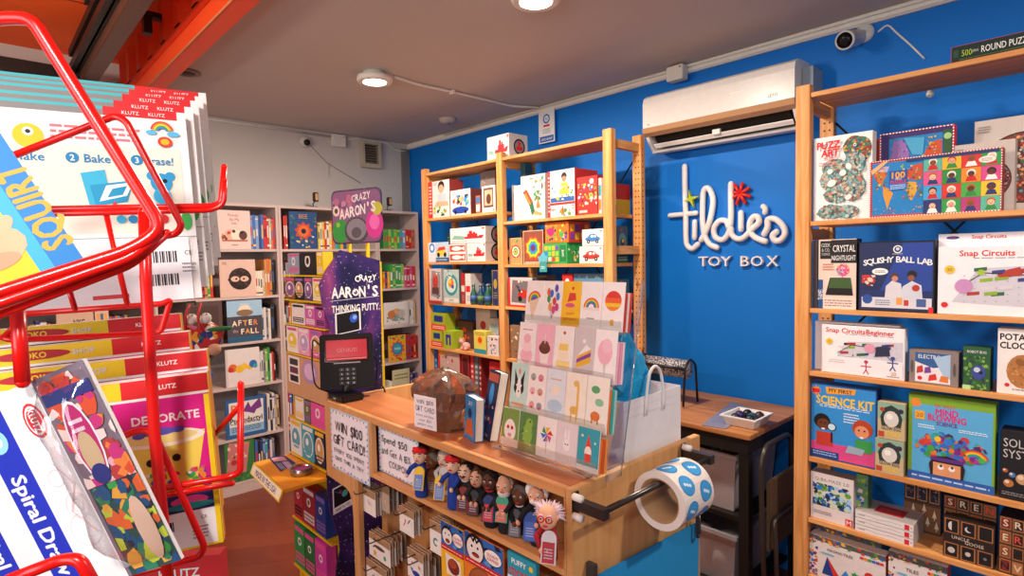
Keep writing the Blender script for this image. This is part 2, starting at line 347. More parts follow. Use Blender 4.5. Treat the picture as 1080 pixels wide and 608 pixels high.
# white cornice conduit along the blue wall
tr = M('#ece4da', .5)
b = B(); b.box(XW-.022, -2.2, 2.603, XW-.0005, YW-.0005, ZC-.0005, tr, .003); b.box(XW-.034, -2.2, 2.607, XW-.022, YW-.02, 2.62, tr, .003); b.tube([(XW-.03, -2.2, 2.634), (XW-.03, 3.9, 2.636)], .007, 'offwhite', 8)
struct(b.build('trim_ceiling'), 'white cornice strip with cable conduit along the top of the blue wall', 'trim')
b = B(); b.box(2.86, YW-.02, 2.0, 2.93, YW-.0005, 2.6, M('#77736e'))
struct(b.build('trim_corner'), 'grey corner strip where the white wall meets the blue wall', 'trim')
def junction(x0, y0, z0, x1, y1, z1, label):
    t = thing('junction_box', label, 'junction box', ((x0+x1)/2, (y0+y1)/2, z0)); c = t.location
    B().box(x0-c.x, y0-c.y, 0, x1-c.x, y1-c.y, z1-z0, M('#ded8d0', .45), .004).build('mounting_box', t)
    return t
t = junction(XW-.095, 1.675, 2.560, XW-.036, 1.775, 2.638, 'square white junction box on the cornice above the air conditioner'); B().ball((-.031, -.035, .065), .005, 'dgrey', 8).build('screw', t)
t = junction(2.20, YW-.045, 2.545, 2.31, YW-.001, 2.643, 'flat white junction box on the back wall beside the air vent'); B().ball((.035, -.0235, .08), .004, 'dgrey', 8).build('screw', t)
# ceiling lamp, its conduit, smoke detector, far ceiling speaker
lampm = bpy.data.materials.new('lamp_diffuser'); lampm.use_nodes = True
_p = lampm.node_tree.nodes['Principled BSDF']; _p.inputs['Base Color'].default_value = (1, .93, .8, 1); _p.inputs['Emission Color'].default_value = (1, .86, .66, 1); _p.inputs['Emission Strength'].default_value = 14
def ceiling_lamp(x, y, label):
    t = thing('ceiling_lamp', label, 'ceiling lamp', (x, y, ZC-.001))
    B().lathe([(.06, 0), (.06, -.02), (.095, -.026), (.098, -.045), (.092, -.056), (.084, -.056)], M('#e8e0d6', .4), seg=28).build('housing', t)
    B().lathe([(.084, -.054), (.06, -.0565), (0, -.058)], lampm, seg=28).build('diffuser', t)
    ld = bpy.data.lights.new('lamp_glow', 'AREA'); ld.shape = 'DISK'; ld.size = .16; ld.energy = LAMP_W; ld.color = (1, .89, .76)
    lo = bpy.data.objects.new('lamp_glow', ld); COL.objects.link(lo); lo.location = (0, 0, -.062); lo.parent = t
    return t
LAMP_W = 30
ceiling_lamp(1.69, 2.89, 'round white ceiling lamp, lit, with a conduit running to the blue wall')
p = on('z', ZC-.03, 565, -5); ceiling_lamp(p.x, p.y, 'round white ceiling lamp cut off by the top edge of the picture')
ceiling_lamp(1.75, -.75, 'round white ceiling lamp over the front of the shop')
t = thing('lamp_conduit', 'thin white conduit on the ceiling from the lit lamp to the blue wall', 'conduit', (1.79, 2.86, ZC-.012))
b = B(); pa = Vector((1.79, 2.86, ZC-.012)); q = [Vector((1.80, 2.86, ZC-.012)), on('z', ZC-.012, 440, 89), on('z', ZC-.012, 477, 97), on('z', ZC-.012, 540, 112), Vector((2.925, 2.80, ZC-.012))]
b.tube([v-pa for v in q], .008, M('#e2dad0'), 8, .05).build('pipe', t)
c = q[2]-pa; B().box(c.x-.008, c.y-.02, -.012, c.x+.008, c.y+.02, .011, M('#e2dad0')).build('clip', t)
t = thing('smoke_detector', 'round white smoke detector on the ceiling near the back corner', 'smoke detector', tuple(on('z', ZC-.001, 472, 125)))
B().lathe([(.065, 0), (.065, -.012), (.05, -.03), (.03, -.036), (0, -.037)], M('#bfb2ae', .5), seg=24).build('body', t); B().lathe([(.02, -.034), (.02, -.042), (0, -.042)], M('#8b7f7b'), seg=12).build('sensor', t)
t = thing('ceiling_speaker', 'round dark ceiling grille beside the red beam', 'ceiling speaker', tuple(on('z', ZC-.001, 196, 76)))
B().lathe([(.075, 0), (.075, -.006), (.055, -.01)], M('#8d7a70'), seg=24).build('rim', t); B().lathe([(.055, -.008), (.03, -.016), (0, -.018)], M('#4c403b'), seg=20).build('grille', t)
# wall vent, dome camera with cable, bullet camera
t = thing('wall_vent', 'beige square air vent with dark louvres high on the back wall', 'air vent', (2.545, YW, 2.40))
b = B(); ve = M('#b9ab98', .5); W, H = .185, .225
b.box(-W/2, -.05, 0, -W/2+.028, -.001, H, ve, .003); b.box(W/2-.028, -.05, 0, W/2, -.001, H, ve, .003); b.box(-W/2+.028, -.05, 0, W/2-.028, -.001, .035, ve); b.box(-W/2+.028, -.05, H-.028, W/2-.028, -.001, H, ve); b.build('frame', t)
B().box(-W/2+.028, -.004, .035, W/2-.028, -.001, H-.028, 'dbrown').build('duct', t)
b = B()
for i in range(8): z = .04+i*.021; b.obox((-W/2+.028, -.046, z), (W-.056, 0, 0), (0, .03, .016), (0, 0, .004), M('#8c7c6a'))
b.build('louvres', t)
t = thing('dome_camera', 'small white dome security camera with dark eye on the back wall', 'security camera', (1.975, YW, 2.555))
B().lathe([(.045, 0), (.045, .015), (.035, .035)], M('#c9c2bb'), (0, -.001, 0), (0, -1, 0), 18).build('base', t); B().ball((.005, -.04, -.01), .026, M('#15100f', .1), 14).build('lens_dome', t)
t = thing('wall_cable', 'thin loose cable running down the back wall from the dome camera', 'cable', (1.99, YW-.006, 2.53))
b = B(); o = Vector((1.99, YW-.006, 2.53)); b.tube([on('y', YW-.006, *p)-o for p in ((326, 152), (344, 171), (358, 180), (380, 193))], .0025, 'grey', 6)
b.tube([on('y', YW-.006, *p)-o for p in ((347, 172), (347, 185))], .002, 'grey', 6); q = on('y', YW-.008, 347, 186)-o; b.ball(q, (.008, .006, .012), 'lgrey', 8); b.build('cord', t)
t = thing('back_wall_conduit', 'white pipe along the top of the back wall to the junction box', 'conduit', (1.0, YW-.012, 2.63))
B().tube([(-.1, 0, 0), (1.19, 0, -.008)], .009, M('#cfc8c1'), 8).build('pipe', t); B().tube([(1.32, 0, -.012), (1.45, 0, .006), (1.72, 0, .006), (1.8, 0, -.05), (1.9, -.02, -.05)], .006, M('#d8d2cb'), 8, .05).build('cable', t)
t = thing('bullet_camera', 'white bullet security camera with dark lens on the blue wall', 'security camera', (XW-.001, .83, 2.56))
cw = M('#d9d6d4', .35); B().lathe([(.04, 0), (.04, .012), (.02, .02)], cw, (0, 0, .01), (-1, 0, 0), 16).tube([(-.015, 0, .01), (-.05, .01, -.005), (-.06, .03, -.01)], .012, cw, 8).build('wall_mount', t)
A = Vector((-.85, .10, -.26)).normalized(); B().lathe([(.0, 0), (.034, .002), (.036, .02), (.036, .115), (.040, .118), (.040, .128), (.033, .129)], cw, Vector((-.03, .02, -.008)), A, 20).build('body', t)
B().lathe([(.033, .1292), (.012, .1300), (0, .1302)], M('#131215', .15), Vector((-.03, .02, -.008)), A, 20).build('lens', t)
t = thing('camera_cable', 'white looped cable hanging from the bullet camera to the pine shelf', 'cable', (XW-.006, .80, 2.55)); o = t.location.copy()
B().tube([on('x', XW-.006, *p)-o for p in ((926, 34), (936, 25), (946, 35), (960, 47), (975, 62))], .004, 'offwhite', 8, .04).build('cord', t)
t = thing('hanging_pull', 'small white pull bulb hanging below the top pine shelf', 'pull bulb', tuple(on('x', 2.75, 981, 99)))
B().lathe([(0, -.016), (.012, -.01), (.014, 0), (.006, .018), (.003, .026)], M('#e8e2d8', .3), seg=12).build('bulb', t); B().tube([(0, 0, .02), (0, 0, .09)], .0015, 'offwhite', 6).build('cord', t)
t = thing('wall_hook', 'white curved cable end on the blue wall under the top pine shelf', 'cable', tuple(on('x', XW-.006, 1066, 70))); o = t.location.copy()
B().tube([on('x', XW-.006, *p)-o for p in ((1058, 71), (1068, 75), (1084, 70))], .003, 'offwhite', 6, .03).build('cord', t)
# air conditioner
t = thing('air_conditioner', 'white wall-mounted air conditioner with tan stripe on the blue wall', 'air conditioner', (XW-.001, 1.4545, 2.18))
acw = M('#e8e0da', .3); L2 = .4025
def acpart(name, prof, m, y0=L2, dy=-2*L2): B().prism(prof, (0, y0, 0), (1, 0, 0), (0, 0, 1), (0, dy, 0), m).build(name, t)
acpart('casing', [(0, .31), (-.11, .31), (-.16, .304), (-.19, .287), (-.2, .255), (-.2, .126), (-.185, .106), (0, .106)], acw)
acpart('trim_stripe', [(-.199, .126), (-.206, .120), (-.200, .096), (-.17, .080), (-.155, .090), (-.184, .105)], M('#c08f66', .3), L2+.001, -2*L2-.002)
acpart('outlet', [(-.165, .1045), (-.02, .1045), (-.02, .05), (-.085, .028), (-.112, .04)], M('#120e0d'), L2-.04, -2*L2+.08)
acpart('bottom_panel', [(0, .104), (0, .012), (-.05, 0), (-.105, .0), (-.112, .008), (-.085, .0215), (-.02, .04)], acw)
for s in (-1, 1): acpart('end_cap', [(-.02, .1045), (-.02, .03), (-.112, .0085), (-.15, .045), (-.185, .1045)], acw, s*(L2-.0195), s*.0185)
b = B(); b.obox((-.122, L2-.03, .022), (-.016, 0, .018), (0, -2*L2+.06, 0), (0, 0, .003), acw); b.box(-.15, -.02, .035, -.135, .02, .06, acw); b.build('louvre', t)
b = B(); f = Face(b, (-.2004, L2, .127), (0, -2*L2, 0), (0, 0, .128)); f.t('LETO', .88, .22, .11, 'dgrey', .075); b.build('brand_letters', t)
b = B(); f = Face(b, (-.2004, L2, .127), (0, -2*L2, 0), (0, 0, .128)); f.disc(.045, .10, .006, 'orange'); b.build('logo_dot', t)
b = B(); f = Face(b, (-.2004, L2, .127), (0, -2*L2, 0), (0, 0, .128)); f.r(.62, .60, .71, .64, '#fbf7f2'); b.build('display_window', t)
B().box(-.12, -L2-.05, .10, -.001, -L2-.004, .27, M('#8d98a6', .5)).build('side_bracket', t)
# small framed certificate
p0, p1 = on('x', XW-.02, 569, 117), on('x', XW-.02, 586, 149)
b = B(); b.box(XW-.03, p1.y, p1.z, XW-.024, p0.y, p0.z-.0, M('#e6e4e6')); f = Face(b, (XW-.03, p0.y, p1.z), (0, p1.y-p0.y, 0), (0, 0, p0.z-p1.z))
f.r(.06, .03, .94, .2, '#2a5fae').t('SAFE SHOP', .5, .11, .07, 'white', .7); f.disc(.5, .7, .22, '#2a5fae').disc(.5, .7, .15, '#d9e4f2').t('N', .5, .7, .1, '#2a5fae').r(.3, .47, .7, .53, 'red').words(.25, .27, .75, .42, 3, 'grey')
tag(b.build('certificate_sign'), 'white certificate card with blue round seal on the blue wall above the pine shelves', 'certificate')
# logo sign, raised white script
t = thing('logo_sign', 'raised white script shop sign with green and red stars on the blue wall', 'sign', (XW, 1.45, 1.8)); o = Vector((XW, 1.45, 1.8))
def spt(x, y, q=.022): return on('x', XW-q, 690+x/4.344, 160+y/4.344)-o
sw = M('#efe9e6', .4)
def script(name, pts, r=.0155, m=sw):
    P = [spt(*p) for p in pts]; Q = []
    for i in range(len(P)-1):          # smooth the pen path
        a, b_, c, d = P[max(i-1, 0)], P[i], P[i+1], P[min(i+2, len(P)-1)]
        for k in range(6):
            u = k/6; Q.append(.5*((2*b_)+(c-a)*u+(2*a-5*b_+4*c-d)*u*u+(3*b_-a-3*c+d)*u**3))
    Q.append(P[-1]); bb = B(); bb.tube(Q, r, m, 10)
    for e in (P[0], P[-1]): bb.ball(e, r, m, 10)
    return bb.build(name, t)
script('letter_t', [(140, 68), (142, 180), (145, 300), (146, 390), (152, 430), (175, 445), (200, 425)])
script('letter_crossbar', [(73, 293), (130, 288), (192, 282)], .0145)
script('letter_i', [(186, 322), (186, 360), (185, 395)], .0145)
script('letter_l', [(216, 405), (240, 360), (262, 290), (270, 220), (255, 175), (236, 168), (225, 190), (222, 250), (222, 320), (232, 385), (255, 425), (288, 440)])
script('letter_d', [(352, 148), (352, 220), (352, 300), (345, 350), (330, 320), (300, 318), (275, 350), (280, 390), (310, 405), (335, 385), (350, 350), (356, 380), (380, 400), (410, 395), (450, 355), (480, 325), (475, 300), (455, 300), (440, 325), (440, 365), (465, 395), (510, 412)])
script('letter_i', [(398, 280), (398, 320), (398, 357)], .0145)
script('apostrophe', [(500, 252), (510, 262), (508, 278)], .0145)
script('letter_s', [(505, 378), (520, 345), (522, 312), (555, 310), (590, 340), (600, 375), (580, 405), (555, 408), (543, 385), (560, 368)])
b = B(); c = [spt(*p, .02) for p in ((165, 178), (175, 207), (214, 205), (182, 222), (188, 256), (170, 228), (143, 228), (166, 213))]
n = len(c); b.add(c+[v+Vector((-.02, 0, 0)) for v in c], [tuple(range(n)), tuple(range(n, 2*n))[::-1]]+[(i, n+i, n+(i+1) % n, (i+1) % n) for i in range(n)], M('#b6c32c', .4)); b.build('green_star', t)['label'] = 'four-pointed lime star'
b = B(); cc = spt(392, 193)
for k in range(8):
    a = k*PI/4+.25; q = spt(392+46*math.cos(a), 193+46*math.sin(a)); b.tube([cc, q], [.006, .0105], M('#d8271c', .4), 8); b.ball(q, .0105, M('#d8271c', .4), 8)
b.build('red_star', t)['label'] = 'eight-armed red starburst'
b = B(); P0, P1 = spt(205, 525, .002), spt(580, 525, .002); P2 = spt(205, 478, .002)
vs, fs, bb = text_geo('TOY BOX', 1.6); wid = (P1-P0).length; ht = (P2-P0).length; U = Vector((0, -1, 0)); Vv = Vector((0, 0, 1))
for ch, x0, x1 in (('T', 211, 255), ('O', 256, 310), ('Y', 312, 360), ('B', 403, 442), ('O', 450, 506), ('X', 522, 575)):
    b = B(); vs, fs, bb = text_geo(ch, 2.2); A0, A1 = spt(x0, 525, .002), spt(x1, 525, .002); w = abs((A1-A0).y); N = len(vs)
    pl = [A0+U*((v[0]-bb[0])/(bb[2]-bb[0])*w)+Vv*((v[1]-bb[1])/(bb[3]-bb[1])*.052) for v in vs]
    b.add([v+Vector((-.022, 0, 0)) for v in pl], fs, sw)
    from collections import Counter
    ec = Counter(tuple(sorted((f[i], f[(i+1) % len(f)]))) for f in fs for i in range(len(f)))
    for e, k in ec.items():
        if k == 1: b.add([pl[e[0]], pl[e[1]], pl[e[1]]+Vector((-.022, 0, 0)), pl[e[0]]+Vector((-.022, 0, 0))], [(0, 1, 2, 3)], sw)
    b.build('letter', t)
# ---------------------------------------------------------------- pine shelving
pinez = wood('pine', '#cc8444', '#e6aa6c', 'z', 7, .5); piney = wood('pine', '#cc8444', '#e6aa6c', 'y', 7, .5); pinex = wood('pine', '#cc8444', '#e6aa6c', 'x', 7, .5)
hole_m = M('#2a1a10')
XF, XB = 2.42, 2.72
RS = [2.226, 1.726, 1.383, 1.132, .785, .535, .30]       # right unit shelf tops
ML = [2.226, 1.902, 1.589, 1.301, .979, .66, .34, .12]     # centre unit, left bay
MR = [2.226, 1.831, 1.568, 1.307, .979, .66, .34, .12]
def side_frame(t, y0, y1, rails):
    for x0, x1 in ((XF, XF+.038), (XB-.038, XB)):
        b = B(); b.box(x0, y0, 0, x1, y1, 2.26, pinez, .002)
        if x0 != XF:
            z = .1
            while z < 2.2: b.add([(x0+.012+i*.014, y0-.0004, z+j) for i, j in ((0, 0), (.5, 0), (.5, .007), (0, .007))], [(0, 1, 2, 3)], hole_m); z += .032
            z = .1
            while z < 2.2:
                for k in (.012, .032): b.add([(x0-.0004, y0+k+i*.007, z+j) for i, j in ((0, 0), (0, .007), (1, .007), (1, 0))], [(0, 1, 2, 3)], hole_m)
                z += .032
        b.build('post', t)
    for z in rails: B().box(XF+.038, y0+.012, z-.045, XB-.038, y1-.012, z, pinex, .002).build('side_rail', t)
def ivar(label, frames, bays, z_by_bay, rails):
    t = thing('shelving_unit', label, 'shelving unit', (0, 0, 0))
    for y0, y1 in frames: side_frame(t, y0, y1, rails)
    for (y0, y1), zs in zip(bays, z_by_bay):
        for z in zs: B().box(XF+.003, y0+.0015, z-.018, XB-.04, y1-.0015, z, piney, .0015).build('shelf', t)
        za, zb = 1.2, 2.15
        for a, c in (((y0, za), (y1, zb)), ((y0, zb), (y1, za))):
            B().tube([(XB-.012+(.006 if a[1] == zb else 0), a[0], a[1]), (XB-.012+(.006 if a[1] == zb else 0), c[0], c[1])], .0045, M('#2b2622', .4, .6), 6).build('cross_brace', t)
    return t
ivar('tall two-bay pine shelving unit full of toys against the blue wall beside the white bookcases', [(3.475, 3.528), (2.66, 2.712), (1.826, 1.882)], [(2.712, 3.475), (1.882, 2.66)], [ML, MR], [2.215, 1.66, 1.07, .5])
ivar('tall pine shelving unit of science kits and puzzles at the right edge of the picture', [(.868, .922), (-.01, .044)], [(.044, .868)], [RS], [2.215, 1.70, 1.10, .5])
# ---------------------------------------------------------------- white bookcases on the back wall
bw = M('#c9b3ac', .45); BS = [1.704, 1.375, 1.058, .753, .393, .085]
YB = 4.2
def bookcase(x0, x1, label):
    t = thing('bookcase', label, 'bookcase', ((x0+x1)/2, YB, 0)); w = x1-x0-.002
    for s in (-1, 1): B().box(min(s*w/2, s*(w/2-.018)), .0, 0, max(s*w/2, s*(w/2-.018)), .276, 2.02, bw, .001).build('side_panel', t)
    B().box(-w/2+.0185, 0, 2.0, w/2-.0185, .276, 2.02, bw, .001).build('top_panel', t)
    B().box(-w/2+.0185, .27, .0, w/2-.0185, .276, 2.0, M('#9a8f8b')).build('back_panel', t)  # darker tone puts the shade of the shelf interiors into the colour
    B().box(-w/2+.0185, .005, 0, w/2-.0185, .02, .066, bw).build('plinth', t)
    for z in BS: B().box(-w/2+.0185, .003, z-.018, w/2-.0185, .269, z, bw, .001).build('shelf', t)
    return t
bookcase(.04, .84, 'white bookcase half hidden behind the red display rack')
bookcase(.84, 1.64, 'white bookcase of picture books between the red rack and the putty display')
bookcase(1.64, 2.44, 'white bookcase directly behind the putty display')
bookcase(2.44, 2.84, 'narrow white bookcase in the corner beside the pine shelves')
# clip speakers on top
for px, label in ((330, 'small dark clip lamp on the bookcase top left of the putty header'), (408, 'small dark clip lamp on the bookcase top right of the putty header')):
    p = on('y', 4.26, px, 207); t = thing('clip_lamp', label, 'clip lamp', (p.x, 4.26, 2.0215))
    B().box(-.03, -.012, 0, .03, .012, .008, 'black').tube([(.0, 0, .008), (.0, .0, .03), (.02, 0, .05)], .004, 'black', 6).build('clip', t)
    B().box(.002, -.016, .045, .04, .016, .115, M('#2c211c', .35), .004).box(.012, -.018, .055, .034, -.0162, .105, M('#c89a70', .3)).build('lamp_head', t)
# ---------------------------------------------------------------- counter
KX, KY0, KY1, KZ, KB = .964, .846, 2.09, 1.078, 1.53
mapl = wood('maple', '#c98d57', '#dfa870', 'y', 4, .42, False); maplz = wood('maple', '#c79059', '#d9a56d', 'z', 4, .42, False); maplx = wood('maple', '#c79059', '#d9a56d', 'x', 4, .45, False)
ctop = wood('counter_top', '#ae673c', '#c67e4e', 'y', 3, .28, False)
t = thing('shop_counter', 'light wood shop counter with raised ledge, gift signs and a cubby of finger puppets', 'counter', (0, 0, 0))
ZF = .868                                             # lower edge of the front fascia
B().box(KX, KY0, 0, KB, KY0+.02, KZ, maplz, .0015).build('end_panel', t)
B().box(KX+.019, KY1-.02, ZF-.08, KB, KY1, KZ, maplz, .0015).build('end_panel', t)
B().box(KX+.0185, KY0+.0205, KZ-.02, KX+.225, KY1-.0205, KZ-.0005, ctop, .0015).build('ledge_top', t)
B().box(KX, KY0+.0205, KZ-.0235, KX+.018, KY1-.351, KZ-.0005, mapl, .001).build('top_rail', t)
B().box(KX, KY0+.0205, ZF, KX+.018, KY0+.026, KZ-.024, maplz, .001).build('stile', t)
b = B(); pts = [(KY1, KZ), (KY1, ZF-.081), (1.935, ZF-.09), (1.91, ZF-.10), (1.893, ZF-.13), (1.887, ZF-.18), (1.887, 0), (1.845, 0), (1.845, ZF), (1.74, ZF), (1.74, KZ-.0005)]
b.prism(pts, (KX, 0, 0), (0, 1, 0), (0, 0, 1), (.018, 0, 0), maplz); b.build('front_board', t)
B().box(KX, KY0+.0265, ZF, KX+.094, 1.7395, ZF+.016, mapl, .0015).build('cubby_floor', t)
B().box(KX+.095, KY0+.0205, ZF, KX+.107, KY1-.0205, KZ-.0205, wood('cubby', '#8a5630', '#9c6439', 'y', 4, .5, False)).build('cubby_back', t)
B().box(KX+.1075, KY0+.0205, .92, KB-.02, KY1-.0205, .94, mapl).build('worktop', t)
KPX = KX+.115                                         # the pegboard stands back under the fascia
B().box(KPX, KY0+.0205, .0, KPX+.015, 1.887, ZF-.0205, wood('peg', '#b57c48', '#c68d58', 'z', 4, .45, False)).build('peg_panel', t)
# ---------------------------------------------------------------- side table with bins
tt = thing('side_table', 'narrow work table with oak top and black steel frame under the shop sign', 'table', (0, 0, 0))
TX0, TX1, TY0, TY1, TZ = 2.335, 2.93, 1.065, 1.80, .845
oak = wood('oak', '#9a6238', '#b87c4c', 'y', 4, .45, False); bk = M('#15120f', .5)
B().box(TX0, TY0, TZ-.02, TX1, TY1, TZ, oak, .002).build('table_top', tt)
b = B(); b.box(TX0+.01, TY0+.015, TZ-.085, TX0+.03, TY1-.015, TZ-.0205, bk); b.box(TX0+.03, TY0+.015, TZ-.085, TX1-.02, TY0+.035, TZ-.0205, bk); b.build('apron', tt)
for x in (TX0+.012, TX1-.06):
    for y in (TY0+.012, TY1-.055): B().box(x, y, 0, x+.042, y+.042, TZ-.0855, bk).build('leg', tt)
for z in (.46, .12): B().box(TX0+.055, TY0+.055, z-.02, TX1-.065, TY1-.06, z, bk).build('lower_shelf', tt)
def bin_(x0, y0, z0, x1, y1, z1, m, name, label, full):
    t = thing(name, label, 'storage bin', ((x0+x1)/2, (y0+y1)/2, z0)); w, d, h = (x1-x0)/2, (y1-y0)/2, z1-z0; q = .02
    o = [(-w+q, -d+q), (w-q, -d+q), (w-q, d-q), (-w+q, d-q)]; u = [(-w, -d), (w, -d), (w, d), (-w, d)]; i_ = [(-w+.006, -d+.006), (w-.006, -d+.006), (w-.006, d-.006), (-w+.006, d-.006)]; l = [(-w+q+.006, -d+q+.006), (w-q-.006, -d+q+.006), (w-q-.006, d-q-.006), (-w+q+.006, d-q-.006)]
    vs = [(x, y, 0) for x, y in o]+[(x, y, h) for x, y in u]+[(x, y, h) for x, y in i_]+[(x, y, .006) for x, y in l]
    fs = [(3, 2, 1, 0)]+[(a+k, a+(k+1) % 4, a+4+(k+1) % 4, a+4+k) for a in (0, 4, 8) for k in range(4)]+[(12, 13, 14, 15)]
    B().add(vs, fs, m).build('tub', t)
    B().box(-w-.008, -d-.008, h-.018, -w-.001, d+.008, h-.002, m).box(-w, -d-.008, h-.018, w, -d-.001, h-.002, m).build('rim', t)
    b = B(); r = random.Random(int(z0*100))
    for k in range(full):
        x, y = r.uniform(-w+.07, w-.07), r.uniform(-d+.07, d-.07); b.obox((x, y, .02), (.04, .01, 0), (-.01, .03, .01), (0, .0, h*r.uniform(.7, .97)-.02), r.choice(['red', 'navy', 'white', 'teal', 'orange', 'lgrey']))
    b.build('contents', t); return t
gm = M('#aaa3a6', .5)
bin_(TX0+.07, 1.16, .462, TX1-.09, 1.62, .72, gm, 'storage_bin', 'large grey plastic bin of small goods on the middle shelf of the work table', 14)
bin_(TX0+.07, 1.16, .122, TX1-.09, 1.68, .36, clear('bin', '#e6e8ec', .12, .1, .25), 'storage_bin', 'clear plastic bin of white rolls on the bottom shelf of the work table', 0)
for k, (x, y) in enumerate(((2.51, 1.27), (2.51, 1.40), (2.51, 1.53), (2.64, 1.3), (2.64, 1.45), (2.64, 1.58))):
    t = tag(B().lathe([(.018, 0), (.05, 0), (.05, .11), (.018, .11)], M('#f2efec'), (0, 0, 0), seg=20).build('paper_roll', None, (x, y, .13)), 'white receipt paper roll standing in the clear bottom bin', 'paper roll', 'paper rolls in the clear bin')
# tray of dark balls, plastic sheet
t = thing('sorting_tray', 'white plastic tray holding dark balls on the work table', 'tray', (2.50, 1.155, TZ+.001)); trm = M('#e6e1dd', .35)
w, d, h = .085, .075, .045; b = B(); o = [(-w+.015, -d+.015), (w-.015, -d+.015), (w-.015, d-.015), (-w+.015, d-.015)]; u = [(-w, -d), (w, -d), (w, d), (-w, d)]; i2 = [(x*.95, y*.95) for x, y in u]; l2 = [(x*.92, y*.92) for x, y in o]
b.add([(x, y, 0) for x, y in o]+[(x, y, h) for x, y in u]+[(x, y, h) for x, y in i2]+[(x, y, .004) for x, y in l2], [(3, 2, 1, 0)]+[(a+k, a+(k+1) % 4, a+4+(k+1) % 4, a+4+k) for a in (0, 4, 8) for k in range(4)]+[(12, 13, 14, 15)], trm).build('tub', t)
B().box(-w-.006, -d-.006, h-.005, -w+.001, d+.006, h+.001, trm).box(w-.001, -d-.006, h-.005, w+.006, d+.006, h+.001, trm).box(-w, -d-.006, h-.005, w, -d+.001, h+.001, trm).box(-w, d-.001, h-.005, w, d+.006, h+.001, trm).build('rim', t)
for k, (dx, dy, c, l) in enumerate(((-.045, .03, '#2a2440', 'dark purple'), (-.03, -.03, '#1a2230', 'dark navy'), (.005, .035, '#35235a', 'violet'), (.01, -.02, '#2b4a58', 'slate teal'), (.05, .02, '#15161a', 'black'), (.05, -.035, '#3a2a30', 'dark maroon'))):
    tag(B().ball((0, 0, .024), (.024, .022, .024), M(c, .35), 14).build('yarn_ball', None, (2.50+dx, 1.155+dy, TZ+.0055+.0)), f'{l} ball lying in the white tray on the work table', 'ball', 'balls in the white tray')
p = [on('z', TZ+.001, *q) for q in ((740, 449), (765, 453), (797, 433), (772, 424))]
b = B(); b.add([v+Vector((0, 0, .0)) for v in p]+[v+Vector((0, 0, .002)) for v in p], [(0, 1, 2, 3), (7, 6, 5, 4), (0, 4, 5, 1), (1, 5, 6, 2), (2, 6, 7, 3), (3, 7, 4, 0)], M('#7f7d8e', .25))
tag(b.build('plastic_sheet'), 'flat grey plastic sheet lying on the work table', 'sheet')
# folding step stool leaning at the table's right end
t = thing('folding_chair', 'folded grey metal chair with brown seat leaning between table and pine shelves', 'folding chair', (2.45, .985, 0))
fm = M('#4e4844', .35, .7)
B().tube([(-.09, .02, .015), (-.10, .035, .45), (-.10, .04, .74), (-.06, .04, .80), (.18, .04, .80), (.22, .04, .74), (.22, .02, .015)], .011, fm, 8, .04).build('back_frame', t)
B().tube([(-.07, -.02, .015), (-.075, -.01, .42), (-.07, .0, .5), (.17, .0, .5), (.19, -.01, .42), (.19, -.02, .015)], .010, fm, 8, .03).build('front_frame', t)
B().box(-.08, .014, .36, .2, .028, .66, M('#5a4634', .7), .004).build('seat', t)
# ---------------------------------------------------------------- helpers for goods on shelves
class Good(Pack):
    """A carton measured against a shelf front: left / right / top edge in the photograph, shelf height, depth."""
    def __init__(s, pl, pr, pt, z, d, base, x=2.44, ax='x', side=None, inset=.0012, top=None, hgt=None, lift=.0008, bay=None):
        yl, yr = on(ax, x, pl, pt), on(ax, x, pr, pt); tp = on(ax, x, (pl+pr)/2, pt)
        if ax == 'x':
            for nm_, zs_, lo, hi in (('L', ML, 2.712, 3.475), ('R', MR, 1.882, 2.66), ('Q', RS, .044, .868)):      # keep clear of posts and the shelf above
                if z > 2.2: break
                if bay == nm_ or bay is None and lo < (yl.y+yr.y)/2 < hi+.02:
                    yl.y = min(yl.y, hi-.0005); yr.y = max(yr.y, lo+.0005); ab = [q for q in zs_ if q > z+.02]; tp.z = min(tp.z, min(ab)-.0195)
            w = yl.y-yr.y; s.loc = (x, (yl.y+yr.y)/2, z+lift); s.rz = -PI/2
        else: w = yr.x-yl.x; tp.z = min(tp.z, min([q for q in BS if q > z+.02]+[2.0])-.0195); s.loc = ((yl.x+yr.x)/2, x, z+lift); s.rz = 0
        super().__init__(w-2*inset, d, hgt or tp.z-z-lift, base, side=side)
        if top: s.T.r(0, 0, 1, 1, top)
    def done(s, name, label, cat, group=None): return s.put(name, s.loc, s.rz, label, cat, group)
S1, S2, S3, S4, S5, S6 = RS[1:7]; S0 = RS[0]
PUZ = ['#c8412f', '#e0a23c', '#3f7fb5', '#3a9c6a', '#7a3f5f', '#d8d2b8', '#55b0b8', '#b04a6e', '#22303f']
G1 = 'puzzle boxes on the top pine shelf'; GR = 'science kits on the right pine shelves'
# ---- above: long round-puzzle box
g = Good(1003, 1098, 33, S0, .20, '#12291f', x=2.43, hgt=.052); F = g.F
F.frame(.006, '#c22a66').t('500', .19, .5, .4, '#a7c21f', .12).t('piece', .29, .55, .22, 'lgrey', .07).t('ROUND PUZZLE', .65, .52, .42, 'white', .58).line([(.1, .12), (.95, .12)], .004, '#6aa02c'); F.r(.03, .3, .09, .75, '#1d4d36')
g.done('puzzle_box', 'long dark green round-puzzle box lying on top of the right pine unit', 'puzzle box', G1)
